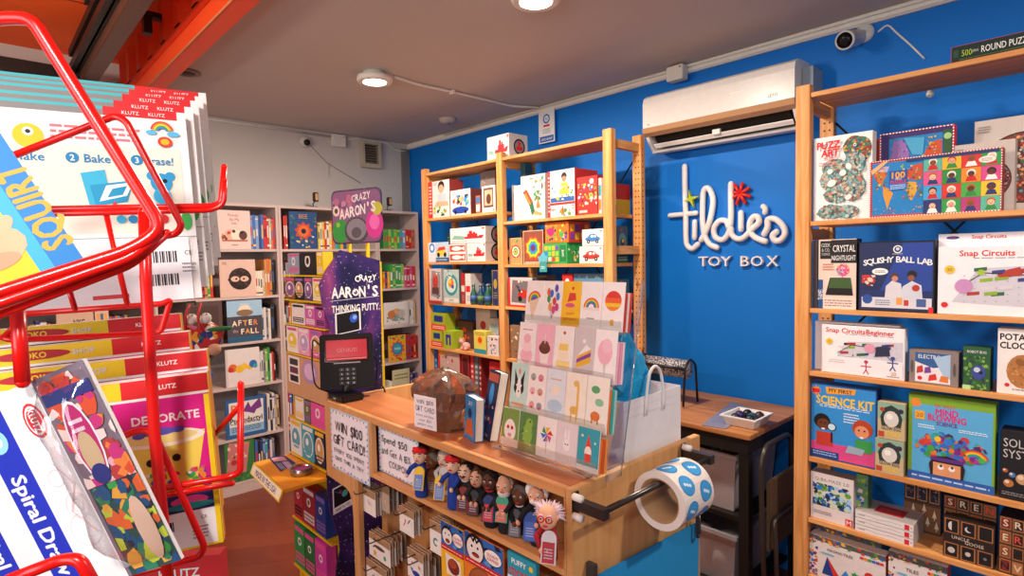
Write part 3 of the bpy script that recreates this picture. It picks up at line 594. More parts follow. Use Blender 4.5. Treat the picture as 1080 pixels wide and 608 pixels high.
# ---- shelf 1: puzzles
g = Good(863, 930, 139, S1, .035, '#f1eee9', x=2.52, side='#b5392f', hgt=.30); g.F.r(0, 0, .25, 1, '#8fae3a').r(.8, .3, 1, 1, '#b8322c'); g.done('puzzle_box', 'puzzle box with green edge standing behind the white animal puzzle', 'puzzle box', G1)
g = Good(858.5, 921, 142, S1, .045, '#f3efec', side='#d9d4d0'); F = g.F
[F.el(*e_, '#3f6a52') for e_ in ((.70, .84, .19, .13), (.82, .80, .16, .15))]; [F.el(*e_, '#6f938c') for e_ in ((.36, .62, .22, .11), (.30, .48, .19, .13), (.55, .5, .28, .17), (.68, .38, .22, .17), (.40, .3, .22, .1), (.32, .1, .25, .085), (.60, .09, .19, .08), (.72, .66, .18, .15))]
F.blobsin([(.70, .84, .17, .12), (.82, .80, .15, .14)], 420, .028, ['#2c7d63', '#b43a2e', '#2f5d78', '#3b8f4e', '#8c2f34', '#d8a04a'], 3)
F.blobsin([(.36, .62, .2, .1), (.30, .48, .17, .12), (.55, .5, .26, .16), (.68, .38, .2, .16), (.40, .3, .2, .09), (.32, .1, .24, .08), (.60, .09, .18, .07), (.72, .66, .16, .14)], 900, .030, ['#6ea39b', '#9cb7ae', '#c6c9b8', '#4f7f86', '#b9745f', '#7c5a52', '#86a4b4', '#c9a78a', '#5b8a74'], 5)
for e in ((.52, .55, .06, .035), (.33, .44, .08, .04), (.62, .26, .06, .03), (.62, .62, .05, .04), (.30, .58, .05, .03)): F.el(*e, '#f0ece8', rot=30)
F.t('PUZZ', .27, .90, .085, 'red', .40, bold=3).t('ART', .30, .805, .085, 'red', .30, bold=3).t('350 PCS', .32, .735, .035, 'red', .32)
F.disc(.72, .86, .028, 'white').disc(.72, .86, .014, 'black').words(.1, .65, .42, .70, 2, '#d98b86')
g.done('puzzle_box', 'white art puzzle box with a patchwork animal and red lettering', 'puzzle box', G1)
def map_art(F, x0, x1, y0=.04, y1=.96):
    w = x1-x0; h = y1-y0; F.r(x0, y0, x1, y1, '#1c7fc2')
    A = lambda pts: [(x0+w*a, y0+h*c) for a, c in pts]
    F.poly(A([(.03, .78), (.10, .86), (.24, .88), (.30, .76), (.22, .66), (.20, .56), (.12, .60)]), '#c96d2c').poly(A([(.10, .84), (.22, .93), (.34, .92), (.30, .82)]), '#b6a8c8').poly(A([(.22, .54), (.34, .50), (.42, .40), (.36, .26), (.31, .10), (.27, .24), (.22, .40)]), '#e0952f')
    F.poly(A([(.60, .55), (.72, .60), (.86, .58), (.88, .42), (.78, .24), (.72, .30), (.70, .42), (.60, .46)]), '#d8a23a').poly(A([(.62, .66), (.70, .82), (.82, .90), (.98, .92), (.98, .62), (.84, .62)]), '#c9502f').poly(A([(.55, .90), (.62, .95), (.6, .84)]), '#8fae4a')
    F.blobs(x0+.03*w, y0+.5*h, x0+.3*w, y0+.9*h, 30, w*.03, ['#e8c25a', '#7c4a2c', '#3b8f4e', '#d84a3a'], 4).blobs(x0+.6*w, y0+.3*h, x0+.98*w, y0+.9*h, 70, w*.03, ['#e8c25a', '#7c4a2c', '#3b8f4e', '#7f5aa8', '#d84a3a'], 6).blobs(x0, y0, x1, y0+.14*h, 30, w*.02, ['#d8a64a', '#7fb6d8', '#c8452f', '#4aa0b8'], 8).blobs(x0+.02*w, y0, x0+.95*w, y1, 16, w*.012, ['#8ec6e6', '#1a5f9c'], 9)
def redwhite(F, w=.012, n=40):
    F.frame(w, 'white'); a = F.asp
    for k in range(n):
        x = k/n
        if k % 2: F.k -= 0; F.r(x, 0, x+1/n, w*a, 'red'); F.k -= 1; F.r(x, 1-w*a, x+1/n, 1, 'red'); F.k -= 1
    m = max(4, int(n/a)); F.k += 1
    for k in range(m):
        if k % 2: F.r(0, k/m, w, (k+1)/m, 'red'); F.k -= 1; F.r(1-w, k/m, 1, (k+1)/m, 'red'); F.k -= 1
    F.k += 1
g = Good(928, 1007, 136.5, S1, .04, '#3a4a78', x=2.50, side='red'); F = g.F
F.r(0, 0, 1, 1, '#3b2a6a'); map_art(F, .13, .86, .0, .93); F.poly([(.2, .9), (.34, .9), (.42, .74), (.40, .55), (.24, .60), (.16, .72)], '#8f6ab0').poly([(.34, .92), (.62, .9), (.60, .7), (.46, .72)], '#4aa8d0').blobs(.16, .56, .42, .9, 40, .012, ['#5a3a78', '#c98fc0', '#3b8f4e'], 2)
F.blobs(.66, .72, .78, .9, 14, .02, ['#e8b62c', '#d88a2c'], 3); F.r(.87, .2, .97, .95, '#2f5a34').disc(.92, .88, .05, '#9fd08a'); redwhite(F, .018, 44)
g.done('puzzle_box', 'world map puzzle box with candy-striped border standing behind the hundred piece box', 'puzzle box', G1)
g = Good(917.5, 1058, 163, S1, .05, '#c23a30', x=2.437, side='#8a2a26'); F = g.F; map_art(F, .02, .44)
F.poly([(.02, .76), (.16, .98), (.12, .99), (.01, .84)], '#e8b07a').r(.165, .55, .31, .80, '#1f4fa0').t('100', .24, .725, .11, '#f2a81f', .125, bold=2).t('PIECE', .24, .655, .03, 'white', .08).t('PUZZLE', .24, .605, .055, '#e0392a', .125, bold=1.5).r(.165, .46, .31, .57, '#2a6fc0').words(.175, .475, .3, .56, 3, '#bcd6ee')
cc = ['#5ab5a0', '#f0b62c', '#d8352c', '#2f9a4a', '#e0568a', '#2f8a3c', '#f08a2c', '#d84a8a', '#3aa3d8', '#d8352c', '#4aa84a', '#f2c22e', '#23356e', '#2f9a4a', '#b0407a', '#58b89a']
rr = random.Random(4)
for i in range(4):
    for j in range(4):
        x, y = .44+i*.14, .73-j*.24; F.r(x, y, x+.138, y+.235, cc[(i+j*4) % 16]); F.k -= 1
F.k += 1
for i in range(4):
    for j in range(4):
        k0 = F.k; x, y = .44+i*.14+.07, .73-j*.24+.12; F.face(x, y+.02, .028, rr.choice(['#e2a783', '#8a5230', '#5b3420', '#f0c3a4']), rr.choice(['#2a1610', '#c23a2c', '#f0e8dc', '#b5652a', '#3a2a6a']), 0, rr.choice(['#c22', '#23356e', '#f2efe8', '#7a3fa0', '#2f8a3c'])); F.k = k0
F.k += 8; F.el(.90, .83, .06, .055, '#efe6da').words(.86, .80, .94, .855, 3, 'grey'); F.poly([(.3, .93), (.98, .93), (.98, .98), (.3, .98)], '#233a6e'); redwhite(F, .008, 90)
g.done('puzzle_box', 'hundred piece puzzle box with a world map and a grid of children\'s faces', 'puzzle box', G1)
def round_puzzle(pl, pr, pt, x, lab, sd, hgt):
    g = Good(pl, pr, pt, S1, .045, '#c8bcb4', x=x, side='#a9a09a', hgt=hgt); F = g.F
    F.ring(.5, .46, 0, .45, '#2a1a18', n=40).ring(.5, .46, 0, .435, '#7a2c26', n=40)
    F.blobsin([(.5, .46, .42, .42*F.asp)], 520, .02, ['#c23a2e', '#3f7a4a', '#d8cfc0', '#8a4a34', '#2d2a3a', '#e09a5a', '#5a8f9a', '#b8626a'], sd)
    F.words(.04, .86, .17, .94, 3, '#8a807a'); g.done('puzzle_box', lab, 'puzzle box', G1)
round_puzzle(1006, 1072, 148, 2.50, 'grey round-picture puzzle box half hidden behind the hundred piece box', 3, .235)
round_puzzle(1027.5, 1140, 127, 2.549, 'large grey box with a speckled round puzzle picture at the right edge', 7, .315)
# ---- shelf 2
g = Good(857.5, 863, 254, S2, .05, '#3b3436', side='#2c2628', inset=.0003); g.done('science_kit_box', 'slim dark kit box edge between the pine post and the night light kit', 'science kit', GR)
g = Good(863, 904, 252.5, S2, .06, '#e6cdbf', side='#2b2430'); F = g.F
F.r(0, .0, .13, .42, '#1d4f8a').t('THAMES', .065, .2, .08, 'white', .3, rot=90).r(.05, .72, .34, .98, '#191416').t('GEEK', .2, .92, .055, 'lgrey', .24).t('& CO.', .2, .85, .05, 'lgrey', .22).t('SCIENCE', .2, .79, .035, 'lgrey', .22).r(.34, .66, 1, .99, '#1b1618').t('CRYSTAL', .68, .87, .1, 'white', .58).t('NIGHTLIGHT', .67, .735, .075, 'white', .62)
F.disc(.66, .56, .17, '#e58a3a').disc(.66, .55, .15, '#d8508a').blobsin([(.66, .56, .16, .1)], 40, .03, ['#f0b0c8', '#e89a5a', '#6ab0c8', '#c83a7a'], 2).poly([(.2, .2), (.92, .2), (.86, .45), (.32, .45)], '#12100f').poly([(.28, .3), (.9, .3), (.86, .44), (.34, .44)], '#3c5a2c').r(.14, .0, 1, .17, '#e9d3c8').words(.18, .03, .9, .14, 3, '#9a7f74').words(.12, .55, .42, .66, 3, '#c97a4a')
g.done('science_kit_box', 'crystal night light kit box with a glowing pink ball', 'science kit', GR)
g = Good(905.5, 987, 254.5, S2, .07, '#16151c', side='#100f14', top='#1d2b52'); F = g.F
F.r(.02, .02, .98, .98, '#1f2f66').r(.03, .3, .97, .97, '#25439a').poly([(.03, .97), (.6, .97), (.3, .3), (.03, .3)], '#1d2b58')
F.ring(.53, .885, .045, .06, 'white').disc(.53, .89, .025, '#c8d2e8').words(.46, .81, .60, .83, 1, 'lgrey')
ws_ = [(text_geo(ch)[2][2]-text_geo(ch)[2][0]+.13) if ch != ' ' else .42 for ch in 'SQUISHY BALL LAB']; xx = 0
for ch, w_ in zip('SQUISHY BALL LAB', ws_):
    u = 2*(xx+w_/2)/sum(ws_)-1; xx += w_
    if ch != ' ': F.t(ch, .52+u*.45, .745-.05*u*u, .085, 'white', bold=1.4); F.k -= .8
F.k += 1
F.poly([(.36, .12), (.62, .12), (.58, .40), (.46, .44), (.38, .36)], '#d9d4da').poly([(.56, .14), (.86, .14), (.84, .38), (.72, .44), (.6, .36)], '#cfd2de').disc(.49, .50, .055, '#5a3a30').disc(.50, .47, .042, '#c98a70').disc(.72, .53, .06, '#1f1614').disc(.71, .48, .045, '#8a5540').disc(.77, .34, .05, '#b8362e').blobs(.05, .36, .24, .52, 14, .05, ['#c8342c', '#8a2a30', '#e0c8b8'], 3)
F.el(.30, .57, .11, .05, 'white').words(.23, .55, .37, .59, 2, 'dgrey').r(.05, .05, .97, .20, '#d6d4dc').el(.13, .17, .07, .07, '#2a4f9c').words(.24, .08, .44, .17, 3, '#6a6f8a').r(.52, .10, .60, .2, '#e8a04a').r(.62, .09, .68, .17, '#c23a2e').r(.78, .08, .9, .19, '#4a5f9a').r(.93, .0, .99, .08, 'red')
g.done('science_kit_box', 'black and blue squishy ball lab kit box with two child scientists', 'science kit', GR)
def circuit(F, x0, y0, x1, y1, sd):
    w, h = x1-x0, y1-y0; F.poly([(x0, y0+.1*h), (x0+.25*w, y1-.1*h), (x1, y1), (x1, y0)], '#cfcbd6'); r = random.Random(sd); k0 = F.k
    for i in range(9):
        for j in range(5): F.disc(x0+w*(.12+.1*i), y0+h*(.12+.15*j+.01*i), .008, '#b3aebc', 8); F.k -= 1
    F.k += 1
    for k in range(16):
        a, c = r.uniform(x0+.1*w, x1-.2*w), r.uniform(y0+.25*h, y1-.15*h); F.poly([(a, c), (a+.12*w, c+.03*h), (a+.12*w, c+.11*h), (a, c+.08*h)], r.choice(['#2d6a3c', '#3c3f88', '#8fb02c', '#b03a2c', '#2c2c3a', '#d8d0d8']))
    F.line([(x0+.1*w, y0+.5*h), (x0+.3*w, y0+.8*h), (x0+.7*w, y0+.75*h), (x0+.9*w, y0+.3*h)], .008, '#1c1a24')
def snap(g, sub, big, sd):
    F = g.F
    F.t('Snap Circuits', .40 if big else .30, .90, .085 if big else .10, '#d02a24', .62 if big else .50, bold=2).t(sub, .84 if big else .72, .90, .085 if big else .1, '#d02a24', .2 if big else .34, bold=2).words(.30, .815, .9, .84, 1, '#8a8590')
    circuit(F, .12, .12, .98, .74, sd)
    F.disc(.10, .66, .045, '#e8c23a').t('30', .10, .66, .05, '#7a5a1c').disc(.06, .14, .03, 'red')
g = Good(989.5, 1120, 245, S2, .06, '#eeeaf0', x=2.475); F = g.F; F.t('Snap Circuits', .44, .955, .045, '#d02a24', .3, bold=2).el(.13, .95, .06, .02, '#2a3f8a').t('SNAP', .13, .95, .02, '#d02a24', .06); g.done('science_kit_box', 'white electronic circuit kit box peeking up behind a larger one', 'science kit', GR)
g = Good(989.5, 1128, 259, S2, .034, '#f2eef2'); snap(g, 'Jr.', 1, 3); F = g.F
F.disc(.22, .42, .075, '#c88fc0').poly([(.50, .55), (.68, .58), (.66, .70), (.56, .66)], '#b23a2c').poly([(.72, .56), (.84, .58), (.84, .72), (.72, .7)], '#e8b52c').disc(.36, .62, .03, '#a5c23a')
g.done('science_kit_box', 'big white electronic circuit kit box with red title at the right edge', 'science kit', GR)
# ---- shelf 3
g = Good(859, 950, 341.5, S3, .05, '#e6e1e6', x=2.485); g.F.t('Snap Circuits', .5, .92, .06, '#d02a24', .5); g.done('science_kit_box', 'second white circuit kit box tucked behind the beginner circuit kit', 'science kit', GR)
g = Good(866.5, 955, 345, S3, .042, '#f0ecef'); snap(g, 'Beginner', 0, 9); F = g.F
F.r(.02, .02, .98, .36, '#f0ecef').words(.1, .22, .3, .3, 2, '#c8b0b8').disc(.60, .58, .065, '#dd9ab0').poly([(.66, .42), (.84, .46), (.82, .66), (.68, .62)], '#2c2f4a')
for x, c in ((.56, '#c23a5a'), (.87, '#3c4a8a')):
    F.disc(x, .30 if x < .6 else .42, .025, c); y = .30 if x < .6 else .42; F.line([(x, y-.04), (x, y-.16), (x-.03, y-.24)], .014, c).line([(x, y-.16), (x+.03, y-.24)], .014, c).line([(x-.06, y-.09), (x+.06, y-.09)], .014, c)
F.t('20', .88, .12, .07, '#d88a2c').words(.8, .04, .95, .08, 1, 'grey')
g.done('science_kit_box', 'white beginner circuit kit box with pink and blue stick figures', 'science kit', GR)
g = Good(958.5, 1012, 371, S3, .075, '#8b7c78', side='#6f6462'); F = g.F
F.r(.13, .06, .84, .94, '#e9e6ea').poly([(.13, .94), (.84, .94), (.84, .6), (.5, .5), (.13, .66)], '#2f5f9a').t('ELECTRO', .42, .83, .12, 'white', .45).poly([(.5, .8), (.84, .94), (.84, .2), (.7, .3)], '#a9c6e2').poly([(.16, .3), (.3, .36), (.28, .56), (.17, .5)], '#c23a34').poly([(.32, .32), (.46, .36), (.44, .54), (.33, .5)], '#7a3f9a').poly([(.4, .1), (.58, .16), (.55, .34), (.42, .28)], '#d8352c').poly([(.62, .12), (.8, .1), (.8, .28), (.66, .3)], '#e07a34').disc(.23, .17, .05, 'red')
for q in (.065, .92): F.el(q, .5, .03, .2, '#5e5350')
g.done('science_kit_box', 'small electronics kit in a grey card tray with blue and white card', 'science kit', GR)
g = Good(1015.5, 1045.5, 367, S3, .06, '#2c5a34', side='#24402a'); F = g.F
F.blobs(0, 0, 1, .8, 60, .09, ['#3c7a34', '#6a9c3c', '#1f4a2c', '#8ab04a'], 4).r(0, .8, 1, 1, '#2a5a38').t('ROBOT BUG', .5, .9, .06, 'white', .7).el(.58, .42, .26, .17, '#3a4a9a').disc(.52, .48, .12, '#c8d2e0').disc(.66, .42, .08, '#151a2a').line([(.4, .3), (.25, .15)], .04, '#2a2f5a').line([(.7, .3), (.8, .14)], .04, '#2a2f5a').r(.0, .0, .3, .1, '#b8e0a0')
g.done('science_kit_box', 'small green robot insect kit box left of the potato clock', 'science kit', GR)
g = Good(1052, 1110, 348, S3, .075, '#eee8e4', side='#c8bfba'); F = g.F
F.t('POTATO', .42, .88, .1, '#161214', .74, bold=2.2).t('CLOCK', .36, .75, .1, '#161214', .62, bold=2.2).el(.5, .36, .32, .26, '#b5763c').blobsin([(.5, .36, .3, .24)], 30, .03, ['#8a5628', '#c98f52'], 2).el(.44, .5, .08, .06, '#8f5a2c', rot=30).disc(.2, .14, .05, 'red').words(.3, .06, .9, .1, 1, 'grey').r(.58, .3, .86, .5, '#2d2b33')
g.done('science_kit_box', 'white potato clock kit box at the right edge', 'science kit', GR)
# ---- shelf 4
g = Good(854, 925.5, 407.5, S4, .06, '#1d4f9c', side='#163a78', top='#2c6ab8'); F = g.F
F.r(.02, .02, .98, .98, '#2f8fd8').r(.02, .02, .98, .22, '#d64a8a').star(.09, .9, .09, '#f08a2c', 10, .6).r(.03, .87, .15, .92, 'red')
F.poly([(.26, .87), (.68, .9), (.70, .97), (.24, .96)], '#f2a01f').t('MY FIRST', .47, .925, .05, '#141a4a', .36, bold=1.5).t('SCIENCE KIT', .53, .79, .11, '#f6c82a', .86, bold=2.2).words(.15, .69, .9, .735, 2, '#dceaf6').words(.52, .52, .75, .66, 4, '#dceaf6')
F.disc(.19, .50, .13, '#1a1210').disc(.21, .46, .10, '#6b3a20').r(.1, .18, .36, .36, '#c23a2c').disc(.34, .44, .07, '#1c1c24').disc(.34, .44, .055, '#cfe6f2').line([(.34, .36), (.34, .24)], .03, '#1c1c24')
F.disc(.80, .48, .15, '#b5421f').disc(.79, .44, .105, '#e0936a').r(.70, .18, .94, .34, '#3a9a4a').poly([(.55, .14), (.8, .14), (.84, .22), (.6, .24)], '#9ab0c0').r(.02, .02, .45, .11, '#1d3f8a').words(.05, .04, .42, .10, 2, '#9cc0e6')
for x, y in ((.17, .48), (.24, .48), (.75, .46), (.83, .46)): F.disc(x, y, .015, 'black', 8)
F.el(.21, .40, .03, .012, 'white').el(.79, .37, .03, .012, 'white')
g.done('science_kit_box', 'blue beginner science kit box with two cartoon children and yellow title', 'science kit', GR)
def dino(pl, pr, pt, z, x, lab):
    g = Good(pl, pr, pt, z, .055, '#c9b48c', x=x, side='#a8946e'); F = g.F
    F.r(0, .55, 1, 1, '#8fb09a').poly([(.15, .35), (.85, .35), (.9, .6), (.75, .85), (.5, .94), (.25, .85), (.1, .6)], '#2b3a38').el(.5, .56, .27, .22, '#d9d4cc').el(.44, .62, .12, .08, '#f3f0ea').disc(.84, .8, .1, '#3a2a44').disc(.17, .8, .09, '#b8432c').t('GLOW EGG', .5, .30, .09, '#4a2f18', .7, bold=1.4).t('DINO', .58, .15, .13, '#f0c428', .5, bold=2).r(.04, .05, .25, .2, '#c2482c')
    return g, lab
sz = on('x', 2.44, 938, 463).z
g, l = dino(922.8, 954, 464.5, S4, 2.425, 'lower of two small stacked dinosaur egg boxes'); low_top = g.h; g.done('science_kit_box', l, 'science kit', 'dinosaur egg boxes between the two big kits')
g, l = dino(925.3, 955.5, 425.5, S4+low_top+.0015, 2.427, 'upper of two small stacked dinosaur egg boxes'); g.done('science_kit_box', l, 'science kit', 'dinosaur egg boxes between the two big kits')
g = Good(958, 1051.5, 421.5, S4, .06, '#7fae2c', side='#6a9426', top='#8fc034'); F = g.F
F.r(.05, .08, .97, .90, '#58aee0').r(.0, .0, 1, .10, '#2b5fb0').words(.05, .03, .95, .07, 1, '#b8d0ee').star(.09, .91, .08, '#f08a2c', 10, .6).t('MY FIRST', .44, .90, .035, '#d84a2c', .24, bold=1.4).t('MIND', .46, .835, .075, '#d6287a', .26, bold=2.4).t('BLOWING', .46, .765, .075, '#d6287a', .44, bold=2.4).t('SCIENCE', .46, .70, .045, '#6b2a8a', .24, bold=2)
F.r(.08, .72, .2, .82, '#e8b02c').t('20', .14, .77, .05, '#b02a2a').words(.12, .62, .32, .67, 2, '#e6f2fa').words(.6, .63, .92, .67, 2, '#e6f2fa')
F.blobsin([(.5, .43, .40, .15)], 120, .05, ['#7a2a8a', '#a83a9a', '#2f6fc8', '#3a9a4a', '#c83a3a', '#4a2a6a', '#e07a2c', '#28a8b8'], 5)
for k, c in enumerate(['#d8352c', '#f08a2c', '#f2d22c', '#3aa84a', '#2f8ad8', '#7a3fa8']): F.ring(.78, .33, .15-.018*k, .168-.018*k, c, 20, 140)
F.star(.22, .47, .09, '#d8402c', 7, .4).disc(.36, .52, .04, '#f2c82a').disc(.48, .50, .05, '#2f7fd8').disc(.28, .40, .045, '#3aa84a').disc(.86, .36, .04, '#48b84a')
F.poly([(.28, .10), (.66, .10), (.68, .22), (.63, .31), (.47, .34), (.31, .31), (.26, .22)], '#2a1414').poly([(.31, .10), (.63, .10), (.63, .25), (.31, .25)], '#e09a6c')
for x in (.40, .53): F.disc(x, .20, .038, 'white').disc(x+.004, .215, .018, '#3a2a18')
F.r(.28, .27, .66, .31, '#5a2f8a')
g.done('science_kit_box', 'green-edged mind blowing science kit box with a boy\'s exploding head', 'science kit', GR)
g = Good(1054.5, 1120, 459, S4, .09, '#151318', side='#0e0d10', top='#2a2628'); F = g.F
F.t('SOLAR', .36, .84, .13, 'lgrey', .6, bold=.4).t('SYSTEM', .40, .68, .13, 'lgrey', .68, bold=.4)
for x, y, r, c in ((.1, .42, .05, '#b05a34'), (.22, .37, .06, '#4a78b0'), (.16, .24, .09, '#b8743c'), (.40, .33, .12, '#c89a6a'), (.62, .24, .1, '#d8b88a'), (.82, .3, .08, '#8ab8c8')): F.disc(x, y, r, c).disc(x-.3*r, y+.3*r*F.asp, r*.45, '#e8d2b8')
F.ring(.62, .24, .12, .15, '#8a7a5a', 200, 340).words(.05, .06, .6, .12, 2, 'grey')
g.done('science_kit_box', 'black solar system kit box with painted planets', 'science kit', GR)
# ---- shelf 5
g = Good(903, 916, 501, S5, .05, '#5e8a5a', x=2.475); g.F.blobs(0, .0, 1, 1, 20, .3, ['#4a8fd0', '#8ab04a', '#dcd4d2', '#2a5a9a'], 2); g.done('toy_box', 'narrow blue and green box edge behind the marble maze box', 'toy box', 'boxes on the lower right pine shelf')
g = Good(854.8, 901, 502, S5, .06, '#e2d8d6', side='#b8aeac', top='#9a8c88'); F = g.F
F.t('Q-BA-MAZE 2.0', .5, .87, .07, '#6a6468', .86, bold=.6); F.blobs(.05, .3, .95, .78, 120, .075, ['#2f7fd0', '#1d4f9c', '#6aa83c', '#3f8a34', '#a9d0ee', '#cfd8b0', '#24303c'], 7).words(.08, .12, .5, .2, 2, '#8f8688').r(.82, .02, .98, .16, 'red').t('M', .9, .09, .1, 'white')
g.done('toy_box', 'white marble maze box with blue and green building pieces', 'toy box', 'boxes on the lower right pine shelf')
zz = S5
for k, l in enumerate(('bottom', 'middle', 'top')):
    y0, y1 = on('x', 2.432, 901.5, 550).y, on('x', 2.432, 964, 560).y
    g = Pack(y0-y1-.002, .15, .0262, '#e6dfde', side='#c8bfbd'); g.F.line([(.03, .5), (.2, .6), (.4, .4), (.6, .6), (.8, .45)], .006, '#8a8084').t('maze', .12, .5, .3, '#6a6066', .12).r(.85, .1, .93, .8, 'red').disc(.96, .5, .012, 'red'); g.T.r(0, 0, 1, 1, '#aaa09c').r(.28, .25, .78, .75, '#a8231f').frame(.01, '#c8bfbb').words(.35, .4, .7, .6, 2, '#c86a60')
    g.put('toy_box', (2.432, (y0+y1)/2, zz+.0008), -PI/2, f'flat white game box, {l} of the stack of three beside the marble maze', 'toy box', 'flat game boxes stacked in three'); zz += .0272
def blocks(pl, pr, pt, z, x, d, lab, kind, hgt=None):
    g = Good(pl, pr, pt, z, d, '#4a3428', x=x, side='#2c1f19', top='#1f1614', hgt=hgt); F = g.F
    if kind == 'tree':
        F.r(.0, .62, 1, 1, '#3a2822'); 
        for k in range(3): F.r(.04+k*.33, .66, .30+k*.33, .96, '#c0824e').r(.06+k*.33, .68, .28+k*.33, .94, '#1f1a2a').blobs(.08+k*.33, .7, .27+k*.33, .92, 8, .03, ['#b8a28a', '#5a6a8a', '#8a3a3a'], k)
        F.r(0, .05, 1, .58, '#7a5232')
        for k, (x_, y_) in enumerate(((.1, .3), (.26, .42), (.42, .26), (.56, .46), (.66, .2), (.2, .12), (.84, .36), (.9, .14))): F.poly([(x_-.06, y_), (x_+.06, y_), (x_, y_+.16)], '#d9c6ae').r(x_-.012, y_-.05, x_+.012, y_, '#d9c6ae')
    elif kind == 'moon':
        for i in range(3):
            for j in (0, 1):
                F.r(.03+i*.33, .62-j*.60, .31+i*.33, .97-j*.60, '#b5713c').r(.05+i*.33, .64-j*.6, .29+i*.33, .95-j*.6, '#141116'); x_, y_ = .17+i*.33, .795-j*.6
                if (i, j) == (0, 0): F.el(x_, y_, .07, .11, '#d8d0c8', a0=90, a1=270)
                elif (i, j) == (1, 0): F.disc(x_, y_, .07, '#d8d0c8').disc(x_+.035, y_+.02, .065, '#141116')
                elif j: F.disc(x_, y_, .075-.02*i, '#c8c0b8' if i < 2 else '#7a7478')
        F.r(0, .40, 1, .60, '#2a1a14').t('UNCLE', .35, .535, .08, '#d8c8b8', .4).t('GOOSE', .62, .465, .08, '#d8c8b8', .4)
    else:
        r = random.Random(5)
        for i in range(4):
            for j in range(4):
                F.r(.02+i*.25, .03+j*.25, .24+i*.25, .25+j*.245, '#a8683a').r(.04+i*.25, .05+j*.25, .22+i*.25, .23+j*.245, r.choice(['#8a4a2a', '#2a1c18', '#7a2420', '#b5794a'])).t(r.choice('ABEGKNRSVZ'), .13+i*.25, .14+j*.25, .12, r.choice(['#e0c8a8', '#d84a3a', '#1a1412']), bold=1.5)
    g.done('block_set', lab, 'block set', 'wooden block sets on the lower right pine shelf')
blocks(953.5, 993, 512, S5, 2.59, .08, 'dark wooden block set with little tree pictures', 'tree')
blocks(995, 1052, 528, S5, 2.515, .05, 'dark block set box standing behind the moon blocks', 'letters')
blocks(994.5, 1050, 551, S5, 2.44, .05, 'moon phase wooden block set in a dark box', 'moon')
blocks(1053.5, 1110, 550, S5, 2.44, .10, 'wooden letter block set at the right edge', 'letters')
# ---- shelf 6
def tiles(pl, pr, pt, x, lab, col, ttl):
    g = Good(pl, pr, pt, S6, .055, '#e6dcd8', x=x, side=col); F = g.F
    F.r(0, .88, 1, 1, '#5a5650'); F.blobs(.0, .0, .12, .95, 40, .03, ['#d8452c', '#e8b52c', '#2f6fc8', '#3a9a4a', '#5a2a8a'], 3).blobs(.1, .85, .98, 1, 40, .03, ['#d8452c', '#e8b52c', '#2f6fc8', '#3a9a4a', '#8a8078'], 4)
    F.t(ttl, .42, .73, .065, '#5a4a50', .45, bold=1.2)
    for k, (ch, c) in enumerate(zip('CLEVER', ['#d8352c', '#f08a2c', '#3a9a4a', '#2f6fc8', '#8a3fa0', '#d8352c'])): F.r(.68+k*.05, .76, .725+k*.05, .82, c); F.k -= 1
    F.k += 1; F.poly([(.18, .1), (.34, .1), (.25, .55)], '#1d3f8a').poly([(.25, .55), (.34, .1), (.42, .14)], '#d8352c').poly([(.44, .2), (.56, .2), (.5, .36)], '#2f8fd8').star(.62, .3, .06, '#3a9a4a', 6, .6).disc(.80, .25, .08, '#f08a2c').disc(.80, .4, .06, '#d8352c').el(.25, .62, .1, .02, '#6ab8d8')
    g.done('toy_box', lab, 'toy box', 'magnetic tile boxes on the bottom right shelf')
tiles(857, 930, 563, 2.50, 'magnetic tile box at the back of the bottom visible pine shelf', '#3a6a4a', 'MAGNA-TILES')
tiles(852.5, 935, 575, 2.44, 'magnetic tile box with a blue and red pyramid on the bottom shelf', '#c84a2c', 'MAGNA-TILES')
tiles(936.5, 1000, 590, 2.44, 'red-sided magnetic tile box right of the pyramid tile box', '#c22f2c', 'TILES')
# ---------------------------------------------------------------- goods on the two-bay pine unit
l1, l2, l3, l4, l5, l6 = ML[1:7]; r1, r2, r3, r4, r5, r6 = MR[1:7]
GA, GB_, GC, GD = 'boxed toys on the upper left pine bay', 'boxed toys on the upper right pine bay', 'small toys on the lower left pine bay', 'toys on the lower right pine bay'
def A(u, v): return 430+u/4.054, 120+v/4.054
def Bq(u, v): return 430+u/3.8, 220+v/3.8
def GA_(q, u0, u1, v, z, d, base, **k):
    a, t = q(u0, v); b_, _ = q(u1, v); return Good(a, b_, t, z, d, base, **k)
def boat(g, c='red'):
    F = g.F; F.t('boat', .10, .90, .05, 'grey', .10); F.r(.90, .84, .97, .95, '#e0531f'); F.poly([(.36, .28), (.90, .28), (.96, .48), (.84, .48), (.80, .42), (.36, .42)], c).r(.50, .42, .78, .60, c).r(.55, .60, .64, .78, c).r(.66, .60, .72, .70, c).poly([(.04, .30), (.28, .26), (.32, .40), (.1, .44)], '#8aa89a').words(.05, .08, .5, .16, 2, '#a59a98')
    R = g.R; R.disc(.55, .5, .31, '#1d1718').disc(.55, .5, .24, '#8d8280').poly([(.4, .35), (.7, .35), (.74, .5), (.36, .5)], c).r(.48, .5, .6, .7, c)
# top of the unit
g = Good(513.5, 537, 149.5, l1*0+ML[0], .16, '#ddd3d0', x=2.47, hgt=.155, side='#d3c9c6'); boat(g); g.done('toy_box', 'white toy boat box standing alone on top of the two-bay pine unit', 'toy box', GA)
